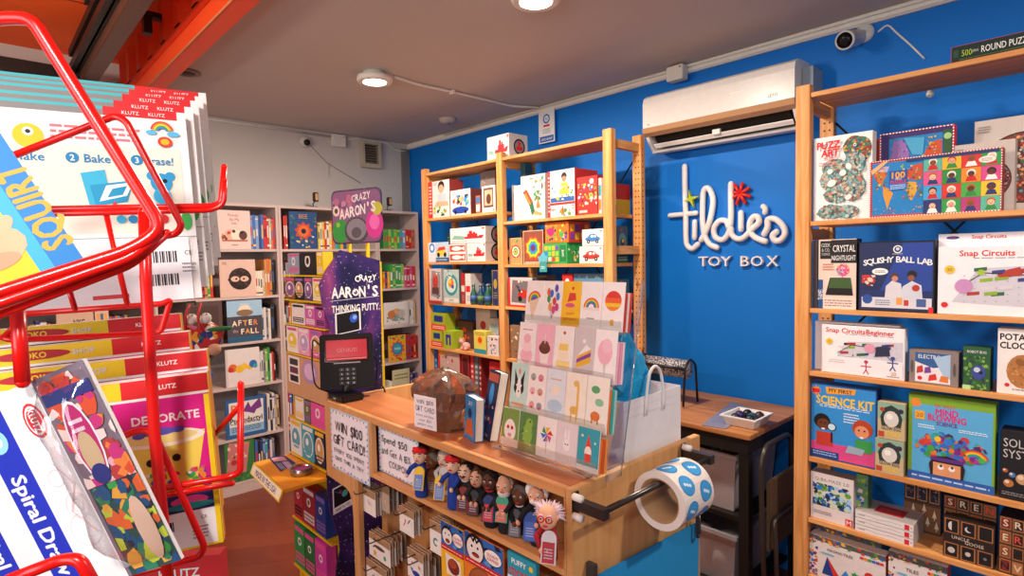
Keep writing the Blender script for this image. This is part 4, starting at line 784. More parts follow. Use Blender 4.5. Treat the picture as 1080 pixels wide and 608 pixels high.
# ---- left bay, shelf 1
g = GA_(A, 79, 178, 288, l1, .12, '#ddd0cb', side='#8a2f2a'); F = g.F
F.r(0, 0, .2, 1, '#cf2f2a').words(.04, .1, .16, .9, 9, '#e8c8c0').disc(.62, .84, .15, '#2c1a14').disc(.62, .77, .12, '#dba080').r(.45, .36, .85, .64, '#b8bcc0').poly([(.3, .3), (.95, .3), (.9, .42), (.4, .44)], '#dba080').blobs(.25, .04, .9, .3, 16, .07, ['#5aa83c', '#e07a2c', '#2a2a2e', '#e8c23a', '#d8d0c8'], 3); F.words(.26, .88, .44, .96, 2, 'grey')
g.done('toy_box', 'white and red box picturing a toddler at play, leftmost on the top left shelf', 'toy box', GA)
g = GA_(A, 181, 268, 325, l1, .14, '#e0d5d0', x=2.43, side='#7a3a34'); F = g.F
F.blobs(.1, .2, .9, .8, 26, .09, ['#d8402c', '#e8c23a', '#3a8ac8', '#3a9a4a', '#2a2a30', '#e0956a'], 5).el(.5, .2, .42, .14, '#1f3f9a').disc(.25, .12, .06, 'black').disc(.75, .12, .06, 'black').t('GO', .2, .88, .1, 'red', .2).disc(.6, .64, .09, '#dba080')
g.done('toy_box', 'toy car box with blue racer in front of the toddler box', 'toy box', GA)
g = GA_(A, 289, 310, 350, l1, .08, '#a35a52'); g.F.r(.1, .1, .9, .5, '#d8c8b8').r(.1, .6, .9, .9, '#3a6a9a'); g.done('toy_box', 'narrow maroon box between the racer box and the pine frame', 'toy box', GA)
g = GA_(A, 309, 374, 246, l1, .08, '#7d6f6a', x=2.56, side='#5a4e4a'); g.F.blobs(.1, .1, .9, .9, 20, .08, ['#9a8a82', '#5c504c', '#b04a3a'], 3); g.done('toy_box', 'tall grey-brown box at the back of the top left shelf', 'toy box', GA)
g = GA_(A, 316, 374, 308, l1, .08, '#ded2cc', side='#b8aaa4'); g.F.r(.12, .18, .86, .92, '#6a4030').r(.2, .26, .78, .84, '#caa586').el(.5, .5, .18, .2, '#5a3020').disc(.88, .08, .05, 'red'); g.done('toy_box', 'small white box with brown picture beside the centre post', 'toy box', GA)
# ---- right bay, shelf 1
g = GA_(A, 412, 503, 218, r1, .06, '#2b5a6a', x=2.58, bay='R'); F = g.F; F.blobs(.05, .3, .95, .95, 30, .06, ['#3a8a9a', '#1f3f4a', '#5aa86a'], 2); [F.r(.2+.2*k, .2, .24+.2*k, .8, '#c9944a') for k in range(4)]; g.done('toy_box', 'teal forest box at the back of the top right shelf', 'toy box', GB_)
g = GA_(A, 418, 452, 308, r1, .10, '#ddd4ce', x=2.50); g.F.blobs(.2, .1, .9, .8, 12, .15, ['#3f6a4a', '#5a7a5a', '#c8d0c0'], 2); g.done('toy_box', 'white box with green sketch half behind the train track box', 'toy box', GB_)
g = GA_(A, 482, 588, 262, r1, .06, '#e4dad4', x=2.51, side='#bdb2ac'); F = g.F; F.words(.05, .88, .5, .95, 2, 'grey').blobs(.4, .8, .95, .95, 8, .05, ['#3a8a5a', '#d87a3a'], 1); g.done('toy_box', 'white box standing behind the train track box', 'toy box', GB_)
g = GA_(A, 453, 586, 300, r1, .06, '#e9e0da', side='#bdb2ac'); F = g.F
F.poly([(.30, .78), (.42, .86), (.62, .50), (.50, .40)], '#b8432a').poly([(.50, .42), (.62, .50), (.70, .16), (.58, .12)], '#2f6a4a').poly([(.34, .72), (.40, .76), (.56, .44), (.51, .42)], '#e08a2c').poly([(.62, .14), (.90, .08), (.92, .16), (.68, .24)], '#c89a5a').blobs(.62, .5, .95, .92, 14, .06, ['#3f8a4a', '#2a6a3c', '#c86a3a'], 4).poly([(.72, .3), (.86, .3), (.79, .62)], '#d8752c').disc(.92, .93, .03, 'red').words(.06, .1, .3, .5, 5, '#b8aca6').t('track', .2, .9, .07, '#5a5450', .24)
g.done('toy_box', 'white box with a zigzag toy ramp and green trees', 'toy box', GB_)
g = GA_(A, 596, 714, 240, r1, .20, '#ded4cf', side='#b02a24', top='#b02a24'); F = g.F
F.r(0, 0, .10, 1, '#cf2d28').words(.02, .1, .08, .9, 10, '#e8c8c0').disc(.62, .86, .10, '#1f120e').disc(.62, .80, .08, '#c9855e').poly([(.44, .48), (.8, .48), (.74, .72), (.5, .72)], '#e8b52c').r(.12, .32, .98, .42, '#2c5aa0').blobs(.14, .36, .95, .66, 30, .05, ['#3a8ac8', '#e8c23a', '#d8402c', '#3a9a4a', '#e8e0d8'], 6).r(.10, .26, 1, .31, '#cf2d28').blobs(.45, .02, .95, .24, 14, .06, ['#d8402c', '#e07a2c', '#5a8a3c', '#2a2a30'], 2).t('hape', .2, .18, .06, 'red', .18)
R = g.R; R.r(0, 0, 1, .45, '#c22f28')
g.done('toy_box', 'big white and red box of a child at a play kitchen', 'toy box', GB_)
g = GA_(A, 722, 812, 268, r1, .10, '#bb2a26', x=2.432, side='#9a201e'); F = g.F
F.blobs(.05, .22, .95, .82, 40, .07, ['#e8e0d8', '#3a9a4a', '#e8b52c', '#2a2226', '#e07a2c', '#3a7aa8', '#d8c8b8'], 8).disc(.72, .86, .10, '#e8ddd4').r(.1, .05, .5, .12, '#d8b0a8').disc(.68, .5, .09, '#e8b52c').disc(.68, .5, .05, '#3a9a4a')
g.done('toy_box', 'red box scattered with pretend food pictures', 'toy box', GB_)
g = GA_(A, 814, 828, 275, r1, .10, '#d8cfc8'); g.F.r(.1, .5, .9, .8, 'teal').r(.1, .1, .9, .4, 'orange'); g.done('toy_box', 'narrow pale box edge just left of the right pine post', 'toy box', GB_)
g = Pack(.12, .13, .165, '#b82a36', .008); g.R.r(0, .0, 1, .5, '#c9ad2c').r(0, .5, 1, 1, '#b4202f'); g.F.r(0, 0, 1, .5, '#c9ad2c')
g.put('fabric_block', (2.56, 1.965, r1+.0008), -PI/2, 'soft red and yellow fabric cube at the right end of the top right shelf', 'fabric cube', GB_)
# ---- left bay, shelf 2
g = GA_(Bq, 82, 172, 68, l2, .05, '#2d6a64', x=2.60, hgt=.21, bay='L'); F = g.F; F.words(.1, .5, .9, .9, 4, '#8ac0b4'); g.done('toy_box', 'dark teal box at the back of the second left shelf', 'toy box', GA)
for v, vb, k, lab in ((138, 0, 0, 'lower white toy boat box on the second left shelf'), (75, 0, 1, 'upper white toy boat box, stacked, on the second left shelf')):
    if k == 0: g = GA_(Bq, 236, 312, 139, l2, .19, '#e0d6d2', x=2.43, side='#cfc4c0'); zlow = g.h
    else: g = GA_(Bq, 169, 312, 76, l2+zlow+.0015, .19, '#e0d6d2', x=2.43, side='#cfc4c0')
    boat(g); 
    if k: g.F.poly([(.08, .32), (.40, .24), (.44, .44), (.12, .55)], '#7fa898')
    g.done('toy_box', lab, 'toy box', GA)
hb = zlow/2
for k, lab in enumerate(('lower red bath-toy fish box on the second left shelf', 'upper red bath-toy fish box on the second left shelf')):
    yl, yr = on('x', 2.43, 473.6, 265).y, on('x', 2.43, 491.6, 265).y
    g = Pack(yl-yr-.002, .1, hb-.001, '#dc3a30', side='#b82a24'); g.F.el(.45, .5, .3, .25, '#f0e6e0').poly([(.68, .5), (.9, .75), (.9, .25)], '#f0e6e0').frame(.04, '#f0e6e0'); g.put('toy_box', (2.43, (yl+yr)/2, l2+.0008+k*hb), -PI/2, lab, 'toy box', GA)
g = GA_(Bq, 82, 164, 136, l2, .12, '#b9c8d8', x=2.43, side='#3a4a6a'); F = g.F
F.r(0, 0, 1, .22, '#1f4f7a').r(.0, .0, .36, 1, '#d8dce4').disc(.18, .72, .14, '#2f7fd0').disc(.18, .72, .08, '#f0f0f0').el(.64, .45, .26, .14, '#e8c23a').poly([(.42, .55), (.86, .62), (.8, .78), (.52, .74)], '#d8402c').disc(.5, .36, .07, 'black').disc(.82, .36, .07, 'black').words(.1, .06, .9, .16, 2, '#c8d8ea')
g.done('toy_box', 'blue and white toy vehicle box below the dark teal box', 'toy box', GA)
# ---- right bay, shelf 2
g = GA_(Bq, 392, 452, 88, r2, .05, '#8a6448', x=2.58, bay='R'); g.F.blobs(.1, .1, .9, .9, 14, .1, ['#a37a56', '#6a4630'], 3); g.done('puzzle_board', 'plain wooden puzzle board at the back of the second right shelf', 'wooden puzzle', GB_)
g = GA_(Bq, 389, 458, 119, r2, .03, '#c08a58', x=2.47, side='#a8744a'); F = g.F
F.frame(.05, '#d8a878').disc(.5, .48, .36, '#d8352c').disc(.5, .48, .28, '#f0e0c8').disc(.5, .48, .2, '#3a9a4a').disc(.5, .48, .12, '#e8b52c').disc(.5, .48, .06, '#2a5aa0').el(.62, .88, .12, .05, '#3a9a4a', rot=25).blobs(.1, .05, .9, .9, 18, .05, ['#d8352c', '#2a5aa0', '#3a9a4a', '#e8b52c'], 5)
g.done('puzzle_board', 'wooden apple puzzle with red and green rings', 'wooden puzzle', GB_)
g = GA_(Bq, 461, 543, 88, r2, .04, '#8a4a38', x=2.46, side='#6a3426'); F = g.F
F.frame(.03, '#d8b090')
for k, c in enumerate(['#d8352c', '#f08a2c', '#f2d22c', '#3aa84a', '#2f8ad8', '#5a3fa8', '#7a2a3a']): F.star(.5, .48, .46-.062*k, c, 8, .82, 22)
F.words(.1, .02, .9, .08, 1, '#e8c8b0')
g.done('puzzle_board', 'rainbow puzzle box with nested colourful octagons', 'wooden puzzle', GB_)
g = GA_(Bq, 543, 639, 139, r2, .18, '#2f8a4a', x=2.44, side='#2f9a4c'); F = g.F; zg = g.h
F.r(0, 0, 1, 1, '#3a9a50').cells(.04, .08, .66, .9, 4, 3, ['#e8b52c', '#d8402c', '#2f8ad8', '#8ac84a', '#7a3fa8', '#e8e0d0', '#1f5a34'], 4, .1).r(.7, .1, .95, .9, '#1f7a3c').t('GAME', .82, .5, .14, 'white', .22, rot=90)
g.R.blobs(.05, .1, .95, .9, 24, .08, ['#1f7a3c', '#8ac84a', '#e8e0d0', '#e8b52c'], 3); g.done('toy_box', 'green matching game box under the orange animal box', 'toy box', GB_)
g = GA_(Bq, 549, 645, 55, r2+zg+.0015, .19, '#e0701f', x=2.445, side='#c8402a', top='#d8562a'); F = g.F
F.poly([(.04, .1), (.5, .1), (.5, .9), (.04, .9)], '#e8842c').blobs(.04, .08, .96, .92, 34, .06, ['#7a3fa0', '#3a9a4a', '#d8352c', '#f2c82c', '#2a2a30', '#e8e0d0', '#b02a6a'], 7).el(.25, .55, .16, .2, '#b02a6a').disc(.7, .4, .09, '#3aa84a'); g.R.cells(.06, .1, .94, .9, 4, 2, ['#f08a2c', '#d8352c', '#e8b52c', '#b0302a', '#7a3fa0'], 5, .08)
g.done('toy_box', 'orange animal game box stacked on the green one', 'toy box', GB_)
t = thing('shelf_tag', 'teal bird-shaped tag hanging from the second right shelf edge', 'tag', (2.41, (on('x', 2.41, 573, 270)).y, r2-.045))
b = B(); b.box(-.004, -.028, -.0, 0, .028, .058, M('#3f9a98', .5)); f = Face(b, (-.004, .028, 0), (0, -.056, 0), (0, 0, .058)); f.words(.2, .3, .8, .6, 2, '#d8ecea'); b.build('card', t)
B().prism([(-.03, .0), (.03, .0), (.04, .03), (.02, .03), (.0, .055), (-.02, .03), (-.04, .035)], (-.005, 0, .06), (0, 1, 0), (0, 0, 1), (.004, 0, 0), M('#5fb8c8', .5)).build('bird', t)
for k, (u0, u1, v, c, lab) in enumerate(((687, 784, 152, '#c8342c', 'lower white toy car box, red car, on the second right shelf'), (698, 785, 83, '#3f78b0', 'upper white toy car box, blue car, stacked on the red one'))):
    g = GA_(Bq, u0, u1, v, r2 if not k else r2+zc+.0015, .09, '#e6dcd6', x=2.428, side='#c0b4ae'); zc = g.h if not k else zc; F = g.F
    F.t('car', .16, .87, .08, 'grey', .14).r(.86, .82, .93, .92, '#e0531f').el(.5, .42, .36, .16, c).el(.5, .54, .22, .2, c).el(.47, .58, .07, .09, '#c8dce6').el(.61, .58, .05, .08, '#c8dce6').disc(.3, .27, .075, '#2a2226').disc(.7, .27, .075, '#2a2226').disc(.3, .27, .03, '#c8beb8').disc(.7, .27, .03, '#c8beb8').words(.1, .05, .6, .1, 1, '#a89e9a')
    g.done('toy_box', lab, 'toy box', GB_)
g = Pack(.13, .10, .20, '#2c5a7c', .002); R = g.R; R.r(0, 0, 1, .25, '#2f6a52').el(.5, .56, .34, .26, '#4f9ab0').disc(.5, .56, .22, '#2a4a6a').disc(.55, .6, .1, '#e8b52c').words(.1, .05, .9, .18, 2, '#a8d0c0').disc(.4, .9, .08, '#c83a3a')
g.put('toy_box', (2.56, 1.965, r2+.0008), -PI/2, 'blue ocean toy box at the right end of the second right shelf', 'toy box', GB_)
# ---- left bay, shelf 3
g = GA_(Bq, 80, 134, 242, l3, .10, '#c8bcb8', x=2.41, side='#8a8284'); F = g.F
F.r(0, 0, .1, 1, '#c82a2a').r(.1, 0, 1, .06, '#c82a2a').poly([(.2, .2), (.9, .12), (.94, .9), (.3, .95)], '#8f8688').el(.55, .62, .2, .24, '#b83a34').r(.3, .25, .8, .45, '#5a3a38').disc(.52, .82, .1, '#c86a5a').blobs(.2, .1, .9, .9, 14, .06, ['#d8cfc8', '#4a4044', '#c83a34'], 2)
g.done('toy_box', 'red-edged window box of toy figures, leftmost on the third shelf', 'toy box', GC)
g = GA_(Bq, 141, 205, 246, l3, .10, '#a8b8b4', x=2.43, side='#4a5a5a'); F = g.F
F.ring(.5, .55, .30, .42, '#3a8a8a').disc(.5, .55, .3, '#c8d8d0').disc(.5, .6, .18, '#e07a2c').disc(.42, .66, .1, '#e8c23a').disc(.6, .5, .08, '#2a4a9a').r(.05, .04, .95, .16, '#d8d0c8').t('BAND', .5, .1, .06, '#2a5a5a', .4).blobs(.1, .7, .9, .98, 12, .06, ['#e8e0d8', '#3a8a8a'], 4)
g.done('toy_box', 'toy drum box with teal ring', 'toy box', GC)
for k, (u0, u1, v, c, lab) in enumerate(((212, 228, 260, '#a8262a', 'dark red thin box right of the drum box'), (229, 252, 262, '#d8cfc8', 'white thin box with red edge right of the drum box'))):
    g = GA_(Bq, u0, u1, v, l3, .1, c, x=2.44); g.F.r(.1, .4, .9, .6, 'red' if k else '#d8c8b8').words(.2, .1, .8, .3, 3, 'grey'); g.done('toy_box', lab, 'toy box', GC)
for k in range(6):          # bottles
    y = on('x', 2.46, 500+k % 3*7.5, 300).y; x = 2.455 if k < 3 else 2.54
    t = thing('toy_bottle', f'blue-green toy bottle, {["first", "second", "third"][k % 3]} from the left in the {"front" if k < 3 else "back"} row of the third shelf', 'bottle', (x, y, l3+.001), 0, 'toy bottles on the third left shelf')
    B().lathe([(.02, 0), (.024, .01), (.024, .07), (.01, .1), (.009, .125)], M('#24466a' if k % 2 else '#2a5a4a', .25), seg=12).build('body', t); B().lathe([(.011, .122), (.011, .14), (0, .141)], M('#7a7f88', .3), seg=10).build('cap', t); B().lathe([(.0246, .025), (.0246, .06)], M('#5a7a3a' if k % 2 else '#3a5aa0'), seg=12).build('paper_band', t)
g = GA_(Bq, 337, 363, 248, l3, .08, '#232c5c', x=2.44); g.F.frame(.06, '#a88a3a').el(.5, .62, .28, .14, '#a88a3a').words(.2, .2, .8, .4, 3, '#8a7a4a'); g.done('toy_box', 'navy box with gold border beside the centre post', 'toy box', GC)
# ---- right bay, shelf 3
g = GA_(Bq, 400, 500, 278, r3, .13, '#c9bdb8', x=2.43, side='#5a4a48'); F = g.F
F.r(0, 0, .1, 1, '#c82a2a').r(.1, .0, 1, .07, '#c82a2a').poly([(.14, .16), (.96, .12), (.96, .88), (.2, .92)], '#6f6668').poly([(.4, .3), (.92, .3), (.88, .55), (.6, .62), (.44, .5)], '#b8281f').disc(.5, .28, .08, '#151012').disc(.84, .28, .08, '#151012').blobs(.2, .5, .6, .9, 12, .05, ['#d8cfc8', '#3a3236', '#c83a34'], 2)
g.done('toy_box', 'window box with a red toy tractor on the third right shelf', 'toy box', GD)
g = GA_(Bq, 502, 560, 268, r3, .08, '#6a5a54', x=2.57); g.F.blobs(.1, .1, .9, .9, 10, .1, ['#8a3a34', '#c8b8a8'], 2); g.done('toy_box', 'brown box at the back right of the red tractor', 'toy box', GD)
g = GA_(Bq, 618, 660, 263, r3, .12, '#c4262a', x=2.46); g.F.disc(.5, .8, .2, '#f0e6e0').words(.1, .1, .9, .5, 4, '#f0c8c0'); g.done('toy_box', 'bright red box peeking above the greeting card rack', 'toy box', GD)
g = GA_(Bq, 664, 786, 262, r3, .07, '#5a8aa8', x=2.47); g.F.blobs(.05, .4, .95, .95, 24, .05, ['#9ac8d8', '#2f5a7a', '#8a5a4a', '#d8e0e0'], 3); g.done('toy_box', 'pale blue box peeking above the greeting card rack', 'toy box', GD)
g = Pack(.17, .12, .17, '#2f6a8c', .002); R = g.R; R.r(0, 0, 1, .3, '#3a7a5a').disc(.5, .55, .25, '#2a3a4a').disc(.6, .6, .1, '#c8e0e6').disc(.4, .9, .09, '#d8402c').words(.1, .06, .9, .22, 2, '#b8d8d0'); g.put('toy_box', (2.55, 1.985, r3+.0008), -PI/2, 'blue and green toy box at the right end of the third right shelf', 'toy box', GD)
# ---- left bay, shelf 4
def cubes(u0, u1, v, z, x, base, art, lab, d=.09):
    g = GA_(Bq, u0, u1, v, z, d, base, x=x, side=base); F = g.F
    if art == 'b': F.r(0, 0, 1, .35, '#d8402a').r(.2, .5, .8, .85, '#23307a').words(.1, .08, .9, .28, 2, '#f0d8c8')
    elif art == 'n': F.r(.25, .2, .42, .75, '#3a2a8a').r(.58, .2, .75, .75, '#3a2a8a').r(.25, .62, .75, .8, '#3a2a8a')
    elif art == 'm': F.blobs(.05, .05, .95, .95, 16, .1, ['#d8402a', '#e8c23a', '#2f8a4a', '#5a3a8a'], len(lab))
    elif art == 'w': F.disc(.5, .6, .2, '#b83a34').words(.1, .1, .9, .35, 3, 'grey')
    elif art == 'p': F.r(.14, .14, .86, .86, '#8fa3a6').disc(.5, .55, .16, '#d8a888').r(.3, .14, .7, .36, '#c23a34')
    elif art == 'y': F.disc(.5, .6, .26, '#e8b52c').disc(.5, .6, .16, '#d8402a').r(0, 0, 1, .2, '#2f8a9a').words(.1, .8, .9, .95, 2, '#8a5a2a')
    elif art == 'r': F.blobs(.05, .05, .95, .95, 26, .08, ['#c8262a', '#e8e0d8', '#2a2a30', '#3a6ab0'], 3)
    g.done('toy_box', lab, 'toy box', GC); return g
lo = cubes(92, 138, 490, l4, 2.435, '#a8b02a', 'b', 'lower lime box with orange base on the fourth left shelf')
cubes(92, 152, 420, l4+lo.h+.0016, 2.437, '#9aa82a', 'b', 'upper lime box with orange base on the fourth left shelf', .085)
cubes(142, 182, 492, l4, 2.43, '#a2b42c', 'n', 'lime box with a purple arch shape on the fourth left shelf')
cubes(186, 262, 452, l4, 2.53, '#5a3a34', 'm', 'dark picture box at the back behind the pink plush', .08)
cubes(156, 205, 430, l4, 2.545, '#8aa02c', 'm', 'green box at the back right of the lime boxes', .07) if False else None
cubes(272, 330, 400, l4, 2.54, '#cfc6c0', 'w', 'tall white box at the back of the fourth left shelf', .06)
cubes(326, 364, 442, l4, 2.50, '#b8b4b0', 'p', 'grey box with a photo near the centre post on the fourth left shelf', .06)
cubes(264, 314, 492, l4, 2.435, '#d8ca5a', 'y', 'yellow box with orange disc on the fourth left shelf', .06)
cubes(318, 364, 514, l4, 2.432, '#d8ccc8', 'r', 'white and red speckled box beside the centre post on the fourth left shelf', .05)
t = thing('plush_toy', 'small pink plush animal lying between the lime and yellow boxes', 'plush toy', (2.47, on('x', 2.46, 490, 362).y, l4+.001))
pk = M('#d69a94', .9); B().ball((0, 0, .028), (.025, .042, .028), pk, 12, .2, 3).build('body', t); B().ball((-.012, .03, .058), (.02, .022, .02), pk, 10, .2, 5).build('head', t)
for s in (-1, 1): B().ball((-.018, .02*s-.005, .014), (.022, .01, .012), pk, 8).build('paw', t); B().ball((-.012, .03+.016*s, .076), (.005, .008, .01), pk, 8).build('ear', t)
# ---- right bay, shelf 4
g = GA_(Bq, 395, 482, 470, r4, .10, '#8a6a50', x=2.46); F = g.F; F.blobs(.05, .05, .95, .95, 24, .07, ['#c89a5a', '#5a3a2a', '#d8b88a', '#b04a3a', '#e8d8c0'], 6); g.done('toy_box', 'tan picture box on the fourth right shelf left of the card rack', 'toy box', GD)
g = GA_(Bq, 484, 560, 462, r4, .10, '#6a4a40', x=2.47); g.F.blobs(.05, .05, .95, .95, 14, .09, ['#c8b89a', '#8a3a2a'], 3); g.done('toy_box', 'brown picture box half hidden by the card rack on the fourth right shelf', 'toy box', GD)
# ---- shelf 5 and below, seen behind the gift basket
def Cq(u, v): return 360+u/4.342, 350+v/4.342
g = GA_(Cq, 412, 438, 78, l5, .1, '#2a6ab0', x=2.46); g.F.words(.2, .2, .8, .8, 4, '#8ab8e0'); g.done('toy_box', 'blue box edge at the left of the fifth left shelf', 'toy box', GC)
g = GA_(Cq, 442, 541, 92, l5, .12, '#c8a8a0', x=2.44, side='#a8262a'); F = g.F; F.r(0, 0, .1, 1, '#d0302a').blobs(.15, .1, .95, .9, 24, .06, ['#c83a34', '#e8dcd4', '#7a4a44', '#8ab04a'], 4).r(.05, .88, .3, 1, '#e8a02c'); g.done('toy_box', 'red-edged toy box behind the wrapped gift basket', 'toy box', GC)
g = GA_(Cq, 548, 585, 95, l5, .12, '#9a2a2a', x=2.45); g.F.r(.2, .1, .8, .9, '#5a1a1e'); g.done('toy_box', 'dark red box on the fifth left shelf behind the gift basket', 'toy box', GC)
for k, (u0, u1, c) in enumerate(((590, 606, '#c83234'), (608, 626, '#5a6a78'), (628, 640, '#8a2226'))):
    g = GA_(Cq, u0, u1, 100, l5, .12, c, x=2.45); g.F.words(.2, .2, .8, .8, 5, '#d8c8c0'); g.done('toy_box', ['bright red slim box', 'slate grey slim box', 'deep red slim box'][k]+' upright on the fifth left shelf', 'toy box', GC)
g = GA_(Cq, 676, 727, 140, l5, .12, '#c41f24', x=2.45, side='#a81a1e'); g.F.words(.15, .1, .5, .9, 10, '#d8585a'); g.done('toy_box', 'tall bright red box beside the centre post behind the gift books', 'toy box', GC)
t = thing('plush_toy', 'dark plush bear with orange collar in the right bay behind the card rack', 'plush toy', (2.50, 2.588, r5+.0022)); db = M('#2a211f', .9)
B().ball((0, 0, .0735), (.05, .055, .07), db, 12, .15, 2).build('body', t); B().ball((-.01, 0, .165), (.045, .05, .045), db, 12, .15, 3).build('head', t); B().ball((-.05, 0, .155), (.02, .025, .02), 'tan', 8).build('muzzle', t)
for s in (-1, 1): B().ball((0, .04*s, .21), (.012, .018, .018), db, 8).build('ear', t); B().ball((-.045, .045*s, .02), (.03, .02, .02), db, 8).build('paw', t)
B().lathe([(.04, 0), (.044, .008), (.04, .016)], 'orange', (-.005, 0, .122), seg=14).build('collar', t)
cl = ['#3a5a8a', '#8a3a34', '#c8b08a', '#3f7a5a', '#6a4a78', '#b8742c']
for k in range(8):
    y = 3.43-k*.09 if k < 8 else 0; g = Pack(.078, .1, .15+.03*(k*7 % 3), cl[k % 6]); g.F.r(.1, .2, .9, .6, cl[(k+2) % 6]).words(.1, .7, .9, .9, 2, 'cream')
    g.put('toy_box', (2.45, y, l6+.0008), -PI/2, f'{["steel blue", "brick red", "sand", "moss green", "plum", "ochre", "steel blue", "brick red"][k]} box on the sixth left shelf, {["first", "second", "third", "fourth", "fifth", "sixth", "seventh", "last"][k]} from the corner', 'toy box', 'boxes low on the pine unit behind the counter')
# ---------------------------------------------------------------- picture books in the white bookcases
Z1, Z2, Z3, Z4, Z5, Z6 = BS
YF = YB+.02
ordn = ['first', 'second', 'third', 'fourth', 'fifth', 'sixth', 'seventh', 'eighth', 'ninth', 'tenth', 'eleventh', 'twelfth', 'thirteenth', 'fourteenth', 'fifteenth', 'sixteenth']
CNAME = {}
def cname(h):
    if h in NC: return h
    return CNAME.get(h, 'coloured')
CNAME.update({'#3f6ab0': 'mid blue', '#7f9cc8': 'pale blue', '#2a3f7a': 'dark blue', '#c8302c': 'red', '#d86a3a': 'rust', '#e8dcc8': 'cream', '#c88a4a': 'tan', '#dcd4d0': 'white', '#3a9a4a': 'green', '#8ab84a': 'lime green', '#e89a2c': 'orange', '#e0c24a': 'mustard', '#d8508a': 'pink', '#2a2628': 'black', '#8a8a90': 'grey', '#3aa0a8': 'turquoise', '#a8c8b0': 'mint', '#b8342f': 'brick red', '#6a4a8a': 'violet', '#c8a888': 'beige'})
def book(w, h, d, c, seed):
    b = B(); r = random.Random(seed); m = M(c, .5); q = .0016
    b.box(-w/2, 0, 0, w/2, .002, h, m); b.box(-w/2, .002, 0, -w/2+q, d, h, m); b.box(w/2-q, .002, 0, w/2, d, h, m); b.box(-w/2+q, .0021, .003, w/2-q, d-.003, h-.003, M('#e6dcc8', .9))
    f = Face(b, (-w/2, 0, 0), (w, 0, 0), (0, 0, h)); cc = r.choice(['#efe6da', '#2a2226', '#e8c25a', '#c8342c', '#3a5a8a', '#d8d0c8'])
    y0 = r.uniform(.3, .4); f.r(.25, y0, .75, y0+r.uniform(.2, .4), cc)
    if r.random() < .5: f.r(0, .08, 1, .14, cc)
    if r.random() < .4: f.r(0, .88, 1, .92, cc)
    return b
def row(unit, shelf, z, x0, items, row_name, group, y=None, d=.17):
    """spines: list of (pixel width, height m, colour); x0 is a pixel column measured at shelf height."""
    px = x0; k = 0; lo, hi = [(.84, 1.64), (1.64, 2.44), (2.44, 2.84), (.04, .84)][unit]; cur = max(lo+.0212, on('y', YF, x0, shelf).x)
    for wpx, h, c in items:
        w = on('y', YF, px+wpx, shelf).x-on('y', YF, px, shelf).x; mid = cur+w/2; cur += w
        if cur > hi-.0205: break
        tag(book(w-.0012, h, d, c, int(px*7)).build('book', None, (mid, YF if y is None else y, z+.0008)), f'{cname(c)} book spine, {ordn[k]} from left, {row_name}', 'book', group)
        px += wpx; k += 1
def cover(pl, pr, pt, z, base, name, label, d=.012, y=None, lean=0):
    g = Good(pl, pr, pt, z, d, base, x=(YF-.012 if y is None else y), ax='y', inset=.001)
    return g
def fin(g, label, group='picture books shown face out'): return g.done('book', label, 'book', group)
# unit two (column left of the divider) row 1
g = cover(228.5, 263.5, 222, Z1, '#e6c9bf', '', ''); F = g.F
F.t('Dandy', .48, .88, .07, '#b0302a', .38, bold=1).t('By My', .52, .77, .07, '#b0302a', .36, bold=1).t('Side', .5, .67, .06, '#b0302a', .24, bold=1).el(.38, .38, .18, .13, '#e0a890').el(.55, .36, .16, .14, '#f0dcc8').el(.76, .36, .13, .12, '#5a3428').disc(.33, .42, .05, '#c23a34').disc(.48, .46, .05, '#3a201a').disc(.72, .43, .05, '#2a1814').r(.12, .20, .9, .24, '#b8543a').words(.4, .08, .6, .13, 1, '#8a6a60').blobs(.1, .24, .3, .4, 8, .05, ['#b8543a', '#6a3a2c'], 2)
fin(g, 'pale pink picture book with red title and cuddling animals, face out on the top shelf')
row(0, 262, Z1, 264, [(3.2, .235, '#7f9cc8'), (3, .24, '#3f6ab0'), (3.2, .235, '#7f9cc8'), (2.6, .24, '#2a3f7a'), (2.6, .245, '#3f6ab0'), (3.4, .24, '#c8302c'), (2.4, .23, '#c8302c'), (2, .22, '#a8c8b0'), (2.2, .215, '#d86a3a'), (2, .22, '#c8302c')], 'beside the pale pink book', 'spines on the top white shelf left of the divider')
# row 2
g = cover(230.7, 269, 274, Z2, '#dcb8a8', '', ''); F = g.F
F.disc(.56, .48, .32, '#2a1a18', 32).blobsin([(.56, .48, .3, .3*F.asp)], 60, .04, ['#3a2824', '#1f1412', '#4a3430'], 2)
for x in (.42, .68): F.el(x, .48, .12, .075, '#e8b8a4').disc(x+.03 if x < .5 else x-.02, .48, .03, '#1a1210')
F.words(.08, .86, .2, .94, 2, '#8a6a60')
fin(g, 'pale brown picture book with two eyes in a dark circle, face out')
row(0, 312, Z2, 270, [(2.6, .175, '#e8dcc8'), (2.4, .175, '#e8dcc8'), (2.6, .176, '#e8dcc8'), (2.2, .178, '#c8a888'), (3, .255, '#c88a4a'), (2.4, .26, '#d86a3a'), (2.2, .255, '#c88a4a'), (3, .25, '#2a2628')], 'beside the book with two eyes', 'spines on the second white shelf left of the divider')
row(0, 312, Z2, 213, [(3.2, .17, '#b8342f'), (3, .19, '#c88a4a'), (3, .18, '#3a9a4a'), (3, .2, '#c8302c')], 'left of the book with two eyes', 'spines on the second white shelf behind the red rack')
